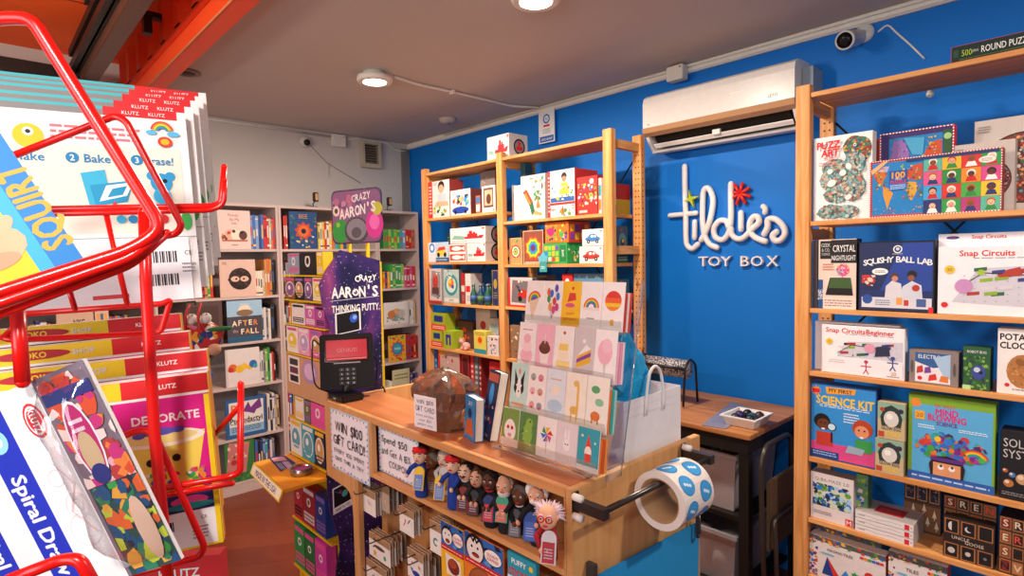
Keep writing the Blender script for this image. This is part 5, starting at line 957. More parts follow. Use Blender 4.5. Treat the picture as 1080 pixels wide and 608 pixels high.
# row 3
g = cover(196, 234, 317, Z3, '#5a4440', '', ''); g.F.r(.1, .1, .9, .9, '#4a3632').disc(.5, .5, .2, '#7a5a50'); fin(g, 'dark brown picture book half hidden by the hanging fabric bag')
g = cover(238.5, 276, 317, Z3, '#4d4a55', '', ''); F = g.F
F.r(0, .62, 1, 1, '#9cc0d8').el(.5, .78, .18, .12, '#e8d8c0').el(.5, .70, .24, .08, '#8a6a50').r(0, .0, 1, .62, '#4a4650').r(0, .0, 1, .14, '#2a5a7a')
for k, (ch, x, y, c) in enumerate((('A', .2, .46, 'cream'), ('F', .35, .47, '#e8c8b0'), ('T', .5, .46, '#e8a04a'), ('E', .65, .47, 'cream'), ('R', .8, .46, '#e07a4a'), ('F', .42, .26, 'cream'), ('A', .56, .26, '#e8a04a'), ('L', .70, .26, 'cream'), ('L', .83, .26, '#e8c8b0'))): F.t(ch, x, y, .13, c, .13, bold=2)
F.t('the', .22, .28, .08, '#d8a89a', .14); F.t('children\'s tale', .5, .92, .03, 'white', .4)
fin(g, 'grey-blue picture book with blocky cream title, face out on the third shelf')
row(0, 360, Z3, 277, [(2.4, .225, '#dcd4d0'), (2.2, .23, '#dcd4d0'), (2.2, .225, '#8a8a90'), (2.6, .22, '#dcd4d0'), (4, .25, '#2a2628')], 'right of the grey-blue book', 'spines on the third white shelf left of the divider')
# row 4
g = cover(237, 273.5, 368, Z4, '#e0d6d2', '', ''); F = g.F
for x, y, r, c in ((.2, .5, .13, '#d86a2c'), (.14, .46, .08, '#c8302c'), (.40, .46, .12, '#e8b52c'), (.54, .52, .10, '#f0c23a'), (.70, .48, .08, '#e8b52c'), (.80, .56, .12, '#2a6ab0'), (.86, .5, .07, '#3aa0a8')): F.disc(x, y, r, c, 12)
F.r(0, 0, .06, 1, '#d2c6c2'); fin(g, 'white picture book with red, yellow and blue blobs, face out on the fourth shelf')
row(0, 406, Z4, 274.5, [(2, .22, '#dcd4d0'), (2.2, .225, '#dcd4d0'), (2, .23, '#8a8a90'), (2.4, .235, '#8ab84a'), (2.6, .245, '#3a9a4a'), (2, .2, '#dcd4d0'), (2, .21, '#c8302c'), (1.8, .2, '#2a2628')], 'right of the colour blob book', 'spines on the fourth white shelf left of the divider')
# row 5
g = cover(237, 280, 420, Z5, '#2f5f96', '', ''); F = g.F
F.r(.08, .1, .94, .92, '#e6e0da').r(.08, .1, .94, .3, '#8fb8d4').t('P', .2, .76, .2, '#e07a2c', .16, bold=2).poly([(.42, .66), (.56, .9), (.62, .74), (.86, .96), (.9, .7), (.76, .66), (.7, .56), (.56, .62)], '#7a3a86').t('is for', .38, .56, .06, 'dgrey', .18).t('Pterodactyl', .5, .45, .14, '#1f1c22', .8, bold=1.6).words(.14, .15, .86, .28, 3, '#3a5a7a').words(.12, .34, .86, .38, 1, '#5a5a60')
fin(g, 'blue-framed alphabet picture book with a purple flying dinosaur, face out on the fifth shelf')
row(0, 462, Z5, 283, [(3, .27, '#dcd4d0'), (2.4, .26, '#2a2628'), (2.6, .27, '#dcd4d0'), (2, .25, '#8a8a90'), (2.4, .25, '#c8a888')], 'right of the flying dinosaur book', 'spines on the fifth white shelf left of the divider')
# row 6
g = cover(236, 268, 466, Z6, '#3a7a3c', '', '', y=YF-.012); F = g.F; F.poly([(.05, .3), (.7, .2), (.85, .95), (.15, 1)], '#c87a7a').blobs(.1, .3, .8, .95, 12, .07, ['#e8c8b8', '#8a3a3a', '#d8a04a'], 3).disc(.3, .5, .1, '#b8342f').blobs(0, 0, 1, .3, 14, .06, ['#2a5a2c', '#5a9a4a'], 4); fin(g, 'green and rose picture book, face out on the lowest white shelf')
row(0, 505, Z6, 270, [(3.2, .26, '#3f6ab0'), (2.8, .255, '#2a2628'), (2.6, .25, '#2a3f7a'), (2.6, .26, '#7f9cc8'), (2.4, .25, '#3aa0a8'), (2.4, .25, '#2a3f7a'), (2.4, .24, '#dcd4d0'), (2.4, .25, '#8a8a90')], 'lowest row right of the green and rose book', 'spines on the lowest white shelf left of the divider')
# unit behind the display, row 1
row(1, 259, Z1, 299.5, [(2, .24, '#c8302c'), (2.2, .245, '#b8342f')], 'just right of the divider on the top shelf', 'spines beside the flower book')
g = cover(304.3, 334, 221, Z1, '#23497a', '', ''); F = g.F
F.t('BEE', .5, .88, .12, '#c8883a', .7, bold=.6).disc(.5, .48, .2, '#b83a2c', 14).star(.5, .48, .34, '#c8452c', 9, .7).disc(.5, .48, .2, '#d86a3a', 12).disc(.5, .48, .09, '#2a1a18').blobs(.05, .03, .95, .35, 16, .06, ['#3a7a4a', '#c83a5a', '#d8b04a', '#1a2f55', '#d8d0c8'], 3).blobs(.05, .6, .25, .9, 5, .05, ['#3a7a4a', '#5a8a9a'], 5).blobs(.8, .5, .97, .9, 6, .05, ['#3a7a4a', '#c85a3a'], 6)
fin(g, 'dark blue picture book with big red flower, face out on the top shelf')
row(1, 259, Z1, 335.5, [(2.4, .2, '#e0c24a'), (2.2, .2, '#e8dcc8'), (2.4, .205, '#e0c24a'), (2.4, .2, '#c8302c'), (2.6, .21, '#e8dcc8'), (2.6, .2, '#e0c24a'), (3, .22, '#d86a3a'), (3, .21, '#3aa0a8'), (3, .22, '#3a9a4a'), (3, .21, '#e89a2c'), (3, .2, '#2a3f7a')], 'right of the red flower book', 'spines on the top white shelf behind the header card')
for z, py, nm in ((Z2, 306, 'second'), (Z3, 352, 'third'), (Z4, 395, 'fourth')):
    row(1, py, z, 299.5, [(2.6, .24, '#2a2628'), (2.4, .23, '#8a8a90'), (2.8, .25, '#b8342f'), (2.4, .22, '#2a3f7a'), (2.6, .24, '#dcd4d0')], f'on the {nm} shelf left of the putty packs', f'spines on the {nm} white shelf beside the putty packs')
row(1, 450, Z5, 301.5, [(2.4, .26, '#c8302c'), (2.4, .25, '#3f6ab0'), (2.6, .26, '#2a3f7a'), (2.4, .25, '#c8302c')], 'on the fifth shelf left of the putty packs', 'spines on the fifth white shelf beside the putty packs')
row(1, 495, Z6, 302.5, [(2.6, .26, '#2a3f7a'), (2.4, .25, '#dcd4d0'), (2.6, .26, '#8a8a90')], 'on the lowest shelf left of the putty packs', 'spines on the lowest white shelf beside the putty packs')
# narrow corner unit
row(2, 262, Z1, 404.5, [(2.6, .16, '#3a9a4a'), (3, .165, '#3a9a4a'), (2.8, .16, '#8ab84a'), (3, .165, '#3a9a4a'), (3, .16, '#8ab84a'), (3, .165, '#3a9a4a'), (3, .165, '#3aa0a8'), (3, .16, '#7f9cc8'), (3.4, .165, '#c8302c'), (3, .16, '#c8302c'), (2.8, .165, '#d86a3a')], 'on the top shelf of the narrow bookcase', 'small books on the top shelf of the narrow bookcase')
row(2, 305, Z2, 404, [(2.4, .14, '#e89a2c'), (2.4, .15, '#2a3f7a'), (2.8, .14, '#e89a2c'), (3, .2, '#3a9a4a'), (3, .2, '#8ab84a'), (2.8, .2, '#3a9a4a'), (3, .2, '#3a9a4a'), (3, .2, '#8ab84a'), (3, .18, '#d8508a'), (2.8, .18, '#c8302c'), (3, .18, '#d8508a'), (2.8, .18, '#c8302c')], 'on the second shelf of the narrow bookcase', 'small books on the second shelf of the narrow bookcase')
g = cover(404.5, 431, 319, Z3, '#ddd3cc', '', ''); F = g.F; F.el(.5, .45, .34, .26, '#8a9a9a').el(.3, .5, .16, .16, '#c8743a').el(.7, .5, .14, .18, '#b8aca4').disc(.5, .62, .1, '#d89a6a').r(.0, 0, 1, .08, '#c8bcb4').blobs(.1, .1, .9, .4, 12, .05, ['#6a7a6a', '#c8743a', '#d8c8b0'], 3); fin(g, 'white elephant picture book, face out in the narrow bookcase')
row(2, 350, Z3, 432, [(2.2, .2, '#dcd4d0'), (2.4, .2, '#dcd4d0'), (2.2, .21, '#c8a888'), (2.6, .2, '#dcd4d0')], 'right of the elephant book in the narrow bookcase', 'white spines beside the elephant book')
g = cover(409.5, 428, 354, Z4, '#e0a02c', '', ''); F = g.F; F.star(.5, .5, .44, '#d8402c', 10, .7).disc(.5, .5, .3, '#2a7ab0').disc(.5, .5, .22, '#3aa0a8').t('WORLD', .5, .5, .08, 'white', .36).blobs(.05, .03, .95, .25, 10, .08, ['#3a9a4a', '#c8302c', '#2a3f7a'], 2).blobs(.05, .8, .95, .97, 8, .08, ['#3a9a4a', '#c8302c', '#2a3f7a'], 3); fin(g, 'yellow and teal sunburst picture book in the narrow bookcase')
row(2, 383, Z4, 429, [(2.6, .21, '#c8302c'), (2.4, .21, '#b8342f'), (2.6, .205, '#c8302c'), (2.4, .21, '#c8302c'), (2.4, .2, '#b8342f')], 'right of the sunburst book in the narrow bookcase', 'red spines beside the sunburst book')
row(2, 412, Z5, 403, [(2.2, .15, '#dcd4d0'), (2.2, .15, '#dcd4d0'), (2.4, .15, '#dcd4d0'), (3, .2, '#e8dcc8')], 'on the fifth shelf of the narrow bookcase', 'pale spines on the fifth shelf of the narrow bookcase')
g = cover(414, 432, 390, Z5, '#cfc49a', '', '', ); F = g.F; F.disc(.6, .36, .16, '#7a4a34').r(.4, .05, .8, .25, '#2a4a8a').words(.1, .7, .9, .9, 2, '#8a7a4a'); fin(g, 'khaki picture book with a small child, face out low in the narrow bookcase')
row(2, 412, Z5, 433, [(2.6, .24, '#6a4a8a'), (2.4, .23, '#2a2628'), (2.6, .24, '#6a4a8a')], 'right of the khaki book in the narrow bookcase', 'dark spines in the narrow bookcase')
# far left unit behind the rack
for z, py, nm in ((Z3, 352, 'third'), (Z2, 305, 'second')):
    xs0 = 32; items = [(6, .22, '#c8a888'), (5, .24, '#2a3f7a'), (7, .23, '#dcd4d0'), (5, .22, '#c8302c')]
    row(3, py, z, xs0, items, f'on the {nm} shelf behind the rack wires', f'spines on the {nm} shelf behind the rack')
g = cover(58, 98, 318, Z3, '#cfae94', '', ''); F = g.F; F.t('NYC', .6, .74, .12, '#1f1a1c', .3, bold=2).blobs(.05, .05, .95, .6, 24, .07, ['#c8502c', '#8a9aa0', '#e8d8c0', '#4a5a7a', '#b8342f'], 3); fin(g, 'tan city picture book seen under the white boxes through the rack wires')
g = cover(99, 114, 318, Z3, '#d8b8a0', '', ''); F = g.F; F.cells(.1, .1, .9, .9, 3, 4, ['#c8402c', '#e8d8c8', '#4a6a8a', '#e0a04a'], 3, .1); fin(g, 'small patterned picture book right of the city book behind the rack')
row(3, 352, Z3, 115, [(2.4, .24, '#3aa0a8'), (2.6, .24, '#c8302c'), (2.4, .235, '#3f6ab0'), (2.6, .24, '#d86a3a'), (2.4, .24, '#3aa0a8'), (2.6, .235, '#c8302c'), (2.4, .24, '#2a3f7a'), (2.8, .24, '#c88a4a')], 'right of the patterned book behind the rack', 'spines seen between the rack wires')
# ---------------------------------------------------------------- things on the counter
def slab(name, O, U, V, th, base):        # thin card: front at O with edge vectors U (right), V (up), thickness behind
    O, U, V = Vector(O), Vector(U), Vector(V); N = U.cross(V).normalized(); b = B(); b.obox(O-N*th, U, V, N*th, base); return b, Face(b, O, U, V)
def confetti(F, seed):
    F.r(0, 0, 1, 1, '#b9d4ea').r(.025, .03, .975, .97, '#f1edf2'); r = random.Random(seed); cs = ['#e8b52c', '#d8402c', '#3a8ac8', '#3a9a4a', '#d8508a', '#6a4a9a']
    for k in range(44):
        t_ = k/44*4; e, q = int(t_), t_ % 1; x, y = ((q, .955), (.965, q), (q, .045), (.035, q))[e]; F.disc(x+r.uniform(-.01, .01), y+r.uniform(-.015, .015), r.uniform(.010, .017), r.choice(cs), 6)
def sign(p_tl, p_tr, p_bl, x, name, label, lines, seed):
    a, b_, c = on('x', x, *p_tl), on('x', x, *p_tr), on('x', x, *p_bl); U = Vector((0, b_.y-a.y, 0)); V = Vector((0, 0, a.z-c.z))
    b, F = slab(name, (x, a.y, c.z), U, V, .0012, 'white'); confetti(F, seed)
    for k, (tx, cx, cy, h, w_) in enumerate(lines): F.hand(tx, cx, cy, h, '#17151a', w_, seed+k)
    return tag(b.build(name), label, 'paper sign', 'hand-lettered paper signs on the counter'), F
sign((348, 430), (388, 445), (350, 492), KX-.0015, 'paper_sign', 'white confetti-bordered paper sign offering a gift card, at the counter\'s left end',
     [('WIN $100', .5, .75, .17, .74), ('GIFT CARD!', .5, .52, .17, .84), ('EVERY $25 SPENT', .5, .33, .07, .8), ('GIVE THIS A TRY', .5, .2, .07, .76)], 3)
sign((399, 448.5), (441, 465.5), (401, 496), KX+.030, 'paper_sign', 'white confetti-bordered paper sign about a coupon, behind the first finger puppet',
     [('Spend $50', .42, .76, .16, .66), ('and Get A 15%', .46, .50, .16, .74), ('COUPON', .52, .25, .16, .50)], 7)
# ---- finger puppets
def puppet(px, py, x, cloth, skin, hair, label, style, tagc, tpx, tpy, arms=(None, None), scarf=None, hs=1.):
    hd = on('x', x, px, py); zb = ZF+.0168; t = thing('finger_puppet', label, 'finger puppet', (hd.x, hd.y, hd.z), math.radians(28), 'finger puppets in the counter cubby')
    h = hd.z-zb; sk = M(skin, .8); cm = M(cloth, .9); hm = M(hair, .95); R = .0222*hs; drop = -h if style != 'wild' else -.10
    b = B(); b.lathe([(.018, drop), (.021, drop+.006), (.019, drop*.6), (.014, -.03), (.007, -.018), (.006, -.008)], cm, (.004, 0, 0), seg=14, sx=.8); b.build('body', t)
    b = B(); b.ball((0, 0, 0), (R*.95, R*.92, R*1.15), sk, 14); b.ball((-R*.93, 0, -.002), (R*.22, R*.16, R*.2), sk, 8)
    for s in (-1, 1): b.ball((0, s*R*.9, 0), (R*.2, R*.14, R*.26), sk, 6)
    b.build('head', t)
    b = B()
    for s in (-1, 1): b.ball((-R*.80, s*R*.38, R*.22), (R*.14, R*.16, R*.16), 'white', 8); b.ball((-R*.92, s*R*.38, R*.22), (R*.06, R*.1, R*.1), 'black', 6); b.box(-R*.86, s*R*.38-R*.2, R*.46, -R*.72, s*R*.38+R*.2, R*.54, hm)
    b.build('eyes', t); B().ball((-R*.86, 0, -R*.45), (R*.1, R*.3, R*.1), M('#b8323a'), 8).build('mouth', t)
    b = B()
    if style == 'scarf':
        b.ball((R*.25, 0, R*.35), (R*.9, R*1.02, R*.9), hm, 12, .1, 1); b.build('hair', t)
        c = B(); c.lathe([(R*1.0, 0), (R*1.1, R*.2), (R*.9, R*.5), (R*.5, R*.62)], M('#d8242c', .9), (0, 0, R*.42), (.25, 0, 1), 14); c.ball((-R*.5, 0, R*1.1), (R*.3, R*.42, R*.3), M('#d8242c', .9), 8, .3, 2); c.ball((-R*.5, R*.5, R*1.15), (R*.2, R*.3, R*.2), M('#d8242c', .9), 8); c.build('headscarf', t)
    elif style == 'wild':
        r = random.Random(5)
        for k in range(190):
            a, e = r.uniform(-1.9, 1.9), r.uniform(-.2, 1.5); d = Vector((math.cos(a)*.55+.35, math.sin(a)*1.0, math.sin(e)*.9)).normalized(); b.tube([d*R*.8, d*R*1.2+Vector((0, 0, .002)), d*R*r.uniform(1.35, 1.75)+Vector((0, r.uniform(-.003, .003), r.uniform(-.003, .003)))], [.002, .0016, .0006], hm, 4)
        b.build('hair', t); g = B()
        for s in (-1, 1): g.tube([(-R*1.02, s*R*.38+R*.3*math.cos(k*PI/5), R*.2+R*.28*math.sin(k*PI/5)) for k in range(10)], .0014, M('#c8202c', .3), 6, closed=True)
        g.build('glasses', t)
    elif style == 'fluffy':
        for k in range(16):
            a = k/16*2*PI; b.ball((R*.35+.0*k, math.cos(a)*R*.95, R*.5+math.sin(a)*R*.75), R*.45, hm, 8, .3, k)
        b.ball((R*.3, 0, R*.7), R*.8, hm, 10, .3, 3); b.build('hair', t); B().ball((-R*.8, 0, -R*.35), (R*.4, R*.62, R*.3), hm, 10, .3, 4).build('moustache', t)
    elif style == 'beard':
        b.ball((R*.45, 0, R*.3), (R*.7, R*1.0, R*.85), hm, 12, .2, 2); b.build('hair', t); B().ball((-R*.3, 0, -R*.75), (R*.66, R*.8, R*.55), hm, 12, .25, 5).build('beard', t)
    elif style == 'tache':
        b.ball((R*.3, 0, R*.55), (R*.9, R*1.02, R*.72), hm, 12, .1, 2); b.build('hair', t); B().ball((-R*.92, 0, -R*.22), (R*.2, R*.5, R*.12), hm, 8).build('moustache', t)
    elif style == 'bun':
        b.ball((R*.3, 0, R*.45), (R*.95, R*1.06, R*.85), hm, 12, .15, 3); b.ball((R*.2, 0, R*1.3), R*.4, hm, 8, .1, 2); b.build('hair', t)
    else:
        b.ball((R*.3, 0, R*.45), (R*.95, R*1.1, R*.9), hm, 12, .25, 3); b.build('hair', t)
    for s, q in zip((1, -1), arms):       # s=+1 lies to the picture's left (larger y)
        q = q or (s*.010, -.058, -.026); e = Vector((q[2], q[0], q[1])); mid = Vector((q[2]*.6, s*.020+e.y*.2, -.038))
        a = B(); a.tube([(.002, s*.010, -.026), mid, e], [.0075, .0075, .0065], cm, 8); a.ball(e+(e-mid).normalized()*.006, (.006, .0065, .0075), sk, 8); a.build('arm', t)
    if scarf: B().lathe([(.011, 0), (.014, .004), (.010, .008)], M(scarf, .9), (.002, 0, -.026), seg=12).build('collar', t)
    tp = on('x', hd.x-.022, tpx, tpy)-hd; tp.z = max(tp.z, .036-h) if style != 'wild' else tp.z; tp = Matrix.Rotation(-math.radians(28), 3, 'Z') @ tp; tc, tc2 = tagc; b = B(); w_, hh = .017, .034
    pts = [(-w_, -hh), (w_, -hh), (w_, hh*.5)]+[(w_*math.cos(a*PI/8), hh*.5+w_*math.sin(a*PI/8)) for a in range(1, 8)]+[(-w_, hh*.5)]
    b.prism(pts, (tp.x, tp.y, tp.z), (0, -1, 0), (.25, 0, .97), (.003, 0, 0), tc); f = Face(b, Vector((tp.x-.0006, tp.y, tp.z))+Vector((-.25*hh, w_*.8, -hh*.9)), (0, -1.6*w_, 0), (.25*1.4*hh, 0, .97*1.4*hh)); f.r(0, 0, 1, .9, tc2).words(.15, .15, .85, .65, 4, '#b4b4c0', 1, .05); b.build('hang_tag', t)
    return t
D = .028
puppet(442.6, 481, KX+.003, '#1d3f9a', '#efc2a2', '#3a2018', 'finger puppet in a red headscarf and blue shirt, leftmost in the cubby', 'scarf', ('#e8c02c', '#6a8ac8'), 441.6, 505, ((.036, -.055, -.012), None))
puppet(454.5, 488, KX+.060, '#8a4a28', '#8a4f30', '#8a8078', 'brown-dressed finger puppet with grey hair behind the two headscarf puppets', 'plain', ('#6a3a22', '#8a5a3a'), 455, 508)
puppet(468.5, 484.5, KX+.066, '#d8d0c8', '#eec4a6', '#b8b0aa', 'pale finger puppet with grey-white hair at the back of the cubby', 'plain', ('#d8d0c8', '#b8b0a8'), 468, 505)
puppet(477.5, 490.5, KX+.020, '#1d3f9a', '#efc2a2', '#3a2018', 'finger puppet in a red headscarf and blue shirt, second from the left', 'scarf', ('#e8c02c', '#6a8ac8'), 463.5, 515, ((.032, -.05, -.016), None))
puppet(490.5, 498.5, KX+.040, '#2c2622', '#ecc0a0', '#2a1a14', 'finger puppet with dark moustache and white collar', 'tache', ('#8a2a2a', '#5a1a1e'), 488, 527, scarf='#e8e2dc')
puppet(503, 505, KX+.055, '#171417', '#dfa888', '#5a3322', 'finger puppet with brown hair and black jacket', 'bun', ('#2a2a2a', '#6a2a2a'), 499, 532)
puppet(516.5, 508.5, KX+.022, '#16161c', '#5a3424', '#17110f', 'finger puppet in dark suit with short black hair and red tie', 'plain', ('#1d2f6a', '#c8303a'), 515, 537, scarf='#c8242c')
puppet(532, 513, KX+.026, '#1f1b1e', '#e2a884', '#d8d2cc', 'finger puppet with white beard and a green tag', 'beard', ('#3aa07a', '#d8685a'), 529, 537)
puppet(548, 524, KX+.052, '#201a1c', '#6f4028', '#6a625e', 'finger puppet with greying dark hair and white collar', 'plain', ('#4a4448', '#7a7478'), 543, 557, scarf='#e8ddd6')
puppet(566, 523, KX+.038, '#1a1a22', '#e8a888', '#ece6e0', 'finger puppet in black suit with fluffy white hair and moustache', 'fluffy', ('#2a4a9a', '#3f62b8'), 559, 556, ((.04, -.06, -.02), None), hs=1.05)
puppet(577.5, 546, KX-.058, '#a8222a', '#eab090', '#e0c8d2', 'finger puppet with wild pinkish white hair, red glasses and red coat', 'wild', ('#c8c4c8', '#a8202a'), 578.5, 578, hs=1.1)
# ---- pegs with small kraft-topped cards under the fascia
def card_stack(pl, pr, pt, pb, n, art, lab, lead='card'):
    x = KX+.02; a, b_ = on('x', x, pl, pt), on('x', x, pr, (pt+pb)/2); z0 = on('x', x, pl, pb).z; w_, h = a.y-b_.y, a.z-z0; yc = (a.y+b_.y)/2
    t = thing('peg_hook', f'steel peg hook holding {lab}', 'hook', (KPX-.0006, yc, a.z-.008)); B().tube([(0, 0, 0), (-.135, 0, -.002), (-.142, 0, .012)], .0022, M('#6d6460', .3, .8), 8, .008).box(-.002, -.012, -.02, 0, .012, .012, 'dgrey').build('rod', t)
    for k in range(n):
        g = Pack(w_, .0022, h, '#cfc3b6' if k else '#efe8e0', .0); F = g.F; F.r(0, .72, 1, 1, '#a8855f').r(.46, .86, .54, .92, '#3a2a20').words(.3, .76, .7, .82, 1, '#6a5038')
        if k == 0: art(F)
        g.b.v = [v for v in g.b.v]
        q = g.put('jewellery_card', (x+k*.011, yc+(.004 if k % 2 else 0), z0), -PI/2, (f'kraft-topped card with {lab}, front of its peg' if k == 0 else f'card number {["two","three","four","five","six"][k-1]} behind the card with {lab}'), 'card', 'kraft-topped cards on the counter pegs')
bl = lambda c, s: (lambda F: F.blobs(.15, .1, .85, .62, 9, .07, c, s))
card_stack(377, 395.5, 511, 535, 5, bl(['#e8c8d0', '#c8d0e0', '#e8d8c0'], 1), 'pastel scribbles')
card_stack(421, 436, 533, 559, 4, lambda F: F.line([(.3, .3), (.45, .5)], .05, '#d8452c').line([(.6, .45), (.75, .62)], .05, '#3a2a2a').disc(.42, .52, .05, '#e07a2c'), 'a red and a dark stroke')
card_stack(453, 465.5, 548, 580, 6, lambda F: F.ring(.5, .36, .12, .22, '#1f8a78', 40, 300), 'a teal curl')
card_stack(389, 411, 560, 584, 4, lambda F: F.el(.5, .52, .26, .08, '#5a4638').line([(.3, .52), (.2, .44)], .04, '#5a4638').star(.28, .22, .1, '#e8a03a', 5).disc(.75, .24, .06, '#3aa07a'), 'a brown dinosaur')
card_stack(429.5, 446, 577, 606, 4, lambda F: F.el(.55, .22, .26, .1, '#2a3f9a').poly([(.28, .22), (.18, .38), (.36, .34)], '#2a3f9a').star(.75, .5, .1, '#e07a2c', 5).disc(.3, .55, .06, '#d8889a'), 'a blue whale')
card_stack(386, 407, 588, 614, 4, lambda F: F.star(.4, .4, .14, '#b0703a', 6).disc(.7, .2, .06, '#d8402c'), 'a brown star')
for k, (px, py) in enumerate(((409, 522), (413, 575), (448, 600))):
    p = on('x', KX+.045, px, py); t = thing('peg_hook', ['steel peg hook of edge-on cards beside the pastel card', 'steel peg hook of grey cards beside the dinosaur card', 'steel peg hook of dark cards beside the whale card'][k], 'hook', (KPX-.0006, p.y, p.z+.035)); B().tube([(0, 0, 0), (-.13, 0, -.002), (-.137, 0, .012)], .0022, M('#6d6460', .3, .8), 8, .008).box(-.002, -.012, -.02, 0, .012, .012, 'dgrey').build('rod', t)
    for j in range(4):
        g = Pack(.05, .0022, .09, ['#b8a692', '#8a7a70', '#c8bcb0', '#6a605a'][j], 0); g.F.r(0, .72, 1, 1, '#8a6c4e').blobs(.2, .1, .8, .6, 4, .08, ['#3a8a8a', '#c87a4a', '#d8d0c8'], j+k)
        g.put('jewellery_card', (KX+.035+j*.017, p.y, p.z-.058), -PI/2, f'{["tan", "grey-brown", "pale", "dark"][j]} edge-on card on {["the peg beside the pastel card", "the peg beside the dinosaur card", "the peg beside the whale card"][k]}', 'card', 'kraft-topped cards on the counter pegs')
# ---- novelty face packs and sticker book on the right pegs
def novelty(pl, pr, pt, pb, x, c1, c2, lab, head):
    a, b_ = on('x', x, pl, pt), on('x', x, pr, pt); z1 = on('x', x, (pl+pr)/2, pt).z; z0 = on('x', x, (pl+pr)/2, pb).z; w_, h = a.y-b_.y, z1-z0
    g = Pack(w_, .006, h, c1, .001); F = g.F; F.r(0, .62, 1, 1, '#2d6ab8').blobs(0, .64, 1, 1, 12, .1, ['#1f4f9a', '#5a9ad8', '#16223f'], 3)
    F.disc(.28, .80, .26, '#141216').disc(.28, .78, .22, '#efe4da').line([(.18, .96), (.24, .90), (.28, .97), (.33, .9), (.4, .96)], .04, '#141216')
    for q in (.20, .36): F.disc(q, .82, .05, 'white').disc(q, .82, .028, 'black')
    F.el(.3, .71, .10, .035, '#141216').el(.3, .705, .08, .018, '#c8302c').el(.75, .80, .23, .12, '#141216').el(.75, .80, .215, .108, '#f2ece6').t('SQUISHY', .75, .825, .045, '#c8242c', .34, bold=1.5).t('SURPRISE', .75, .765, .045, '#c8242c', .34, bold=1.5)
    F.r(0, .54, 1, .63, '#c8242c').words(.05, .57, .95, .60, 1, '#f0d8c8').r(0, 0, 1, .54, c1)
    if head == 'cake': F.poly([(.2, .5), (.85, .46), (.9, .2), (.25, .16)], '#f0e2d4').el(.55, .33, .26, .13, '#7a2f1e').el(.5, .37, .18, .07, '#a84a30').t('GOOEY', .6, .1, .05, '#8a4a1a', .4)
    else: F.disc(.45, .25, .36, '#8a4a26').disc(.45, .25, .33, '#a85f34').disc(.34, .3, .04, 'black').disc(.56, .3, .04, 'black').el(.45, .18, .1, .03, '#4a2412').r(.78, .05, .97, .5, c2)
    t = thing('peg_hook', f'steel peg hook behind the {lab[:lab.index(" with")]}, {"left" if head == "cake" else "right"} of two', 'hook', (KPX-.0006, (a.y+b_.y)/2, z1-.012)); B().tube([(0, 0, 0), (x+.008-KPX, 0, 0)], .0022, M('#6d6460', .3, .8), 8).build('rod', t)
    g.put('novelty_pack', (x, (a.y+b_.y)/2, z0), -PI/2, lab, 'novelty pack', 'cartoon face novelty packs under the cubby')
novelty(465, 488.5, 555, 618, KX+.012, '#f0b52c', '#e8d23a', 'cartoon boy novelty pack with a yellow card and brown cake', 'cake')
novelty(490, 530, 570, 640, KX+.009, '#e8832c', '#e8c02c', 'cartoon boy novelty pack with an orange card and round brown face', 'face')
a, b_ = on('x', KX+.009, 535, 580), on('x', KX+.009, 565.5, 595); g = Pack(a.y-b_.y, .012, .16, '#2a9ab0', .001); F = g.F
F.r(0, 0, 1, .62, '#e6eef0').t('PUFFY', .4, .88, .09, 'white', .5, bold=1.5).disc(.82, .88, .07, '#e8c02c').t('STICKERS!', .5, .70, .12, '#d8242c', .9, bold=2.4)
for k, (x, y) in enumerate(((.2, .5), (.42, .48), (.66, .5), (.86, .46), (.3, .3), (.55, .28), (.78, .26), (.2, .12), (.5, .1))): F.star(x, y, .08, ['#d8402c', '#e87a2c', '#3a9a4a', '#d8508a', '#3a7ac8'][k % 5], [5, 4, 6][k % 3], .6)
g.put('sticker_book', (KX+.009, (a.y+b_.y)/2, a.z-.162), -PI/2, 'teal sticker pack with bold red lettering under the cubby', 'sticker book')
t = thing('peg_hook', 'steel peg hook behind the teal sticker pack', 'hook', (KPX-.0006, (a.y+b_.y)/2, a.z-.014)); B().tube([(0, 0, 0), (-.09, 0, 0)], .0022, M('#6d6460', .3, .8), 8).build('rod', t)
t = thing('string_bundle', 'bundle of red twisted strings hanging at the counter\'s right end', 'string bundle', (KX+.02, on('x', KX+.02, 572, 600).y, .82))
b = B(); r = random.Random(2)
for k in range(9): x_, y_ = r.uniform(-.012, .012), r.uniform(-.028, .028); b.tube([(x_*.3, y_*.6, .0), (x_, y_*1.1+.01, -.03), (x_*1.2, y_-.01, -.08), (x_, y_, -.16)], .0035, M('#d0202a', .35), 6)
b.build('strings', t); B().tube([(0, 0, 0), (.094, 0, .006)], .0022, M('#6d6460', .3, .8), 8).build('hook', t)
# ---- acrylic greeting card rack
acr = clear('acrylic', '#fbfcfc', .03, .04); edge_m = clear('acrylic_edge', '#cfd6d8', .3, .1, .25)
CY0, CY1 = .832, 1.170; CW = (CY1-CY0)/5
rows = [(1.150, 341.0, 297.0, 555.5), (1.117, 388.0, 340.5, 549), (1.083, 432.5, 383, 541), (1.050, 478, 429, 533)]
t = thing('card_rack', 'clear acrylic four-tier greeting card rack standing on the counter ledge', 'card rack', (1.10, (CY0+CY1)/2, KZ+.0005)); o = t.location.copy()
B().box(1.04-o.x, .867-o.y, 0, 1.185-o.x, 1.20-o.y, .004, acr).build('base_plate', t)
b = B()
for A_, C_ in (((1.04, .867), (1.04, 1.20)), ((1.04, .867), (1.185, .867))): b.box(A_[0]-o.x-.0008, A_[1]-o.y-.0008, .0, C_[0]-o.x+.0008, C_[1]-o.y+.0008, .0046, edge_m)
b.build('base_edge', t)
RZ = []
for x, pb, pt, pl in rows: RZ.append((x, on('x', x, pl, pb).z, on('x', x+.012, pl, pt).z))
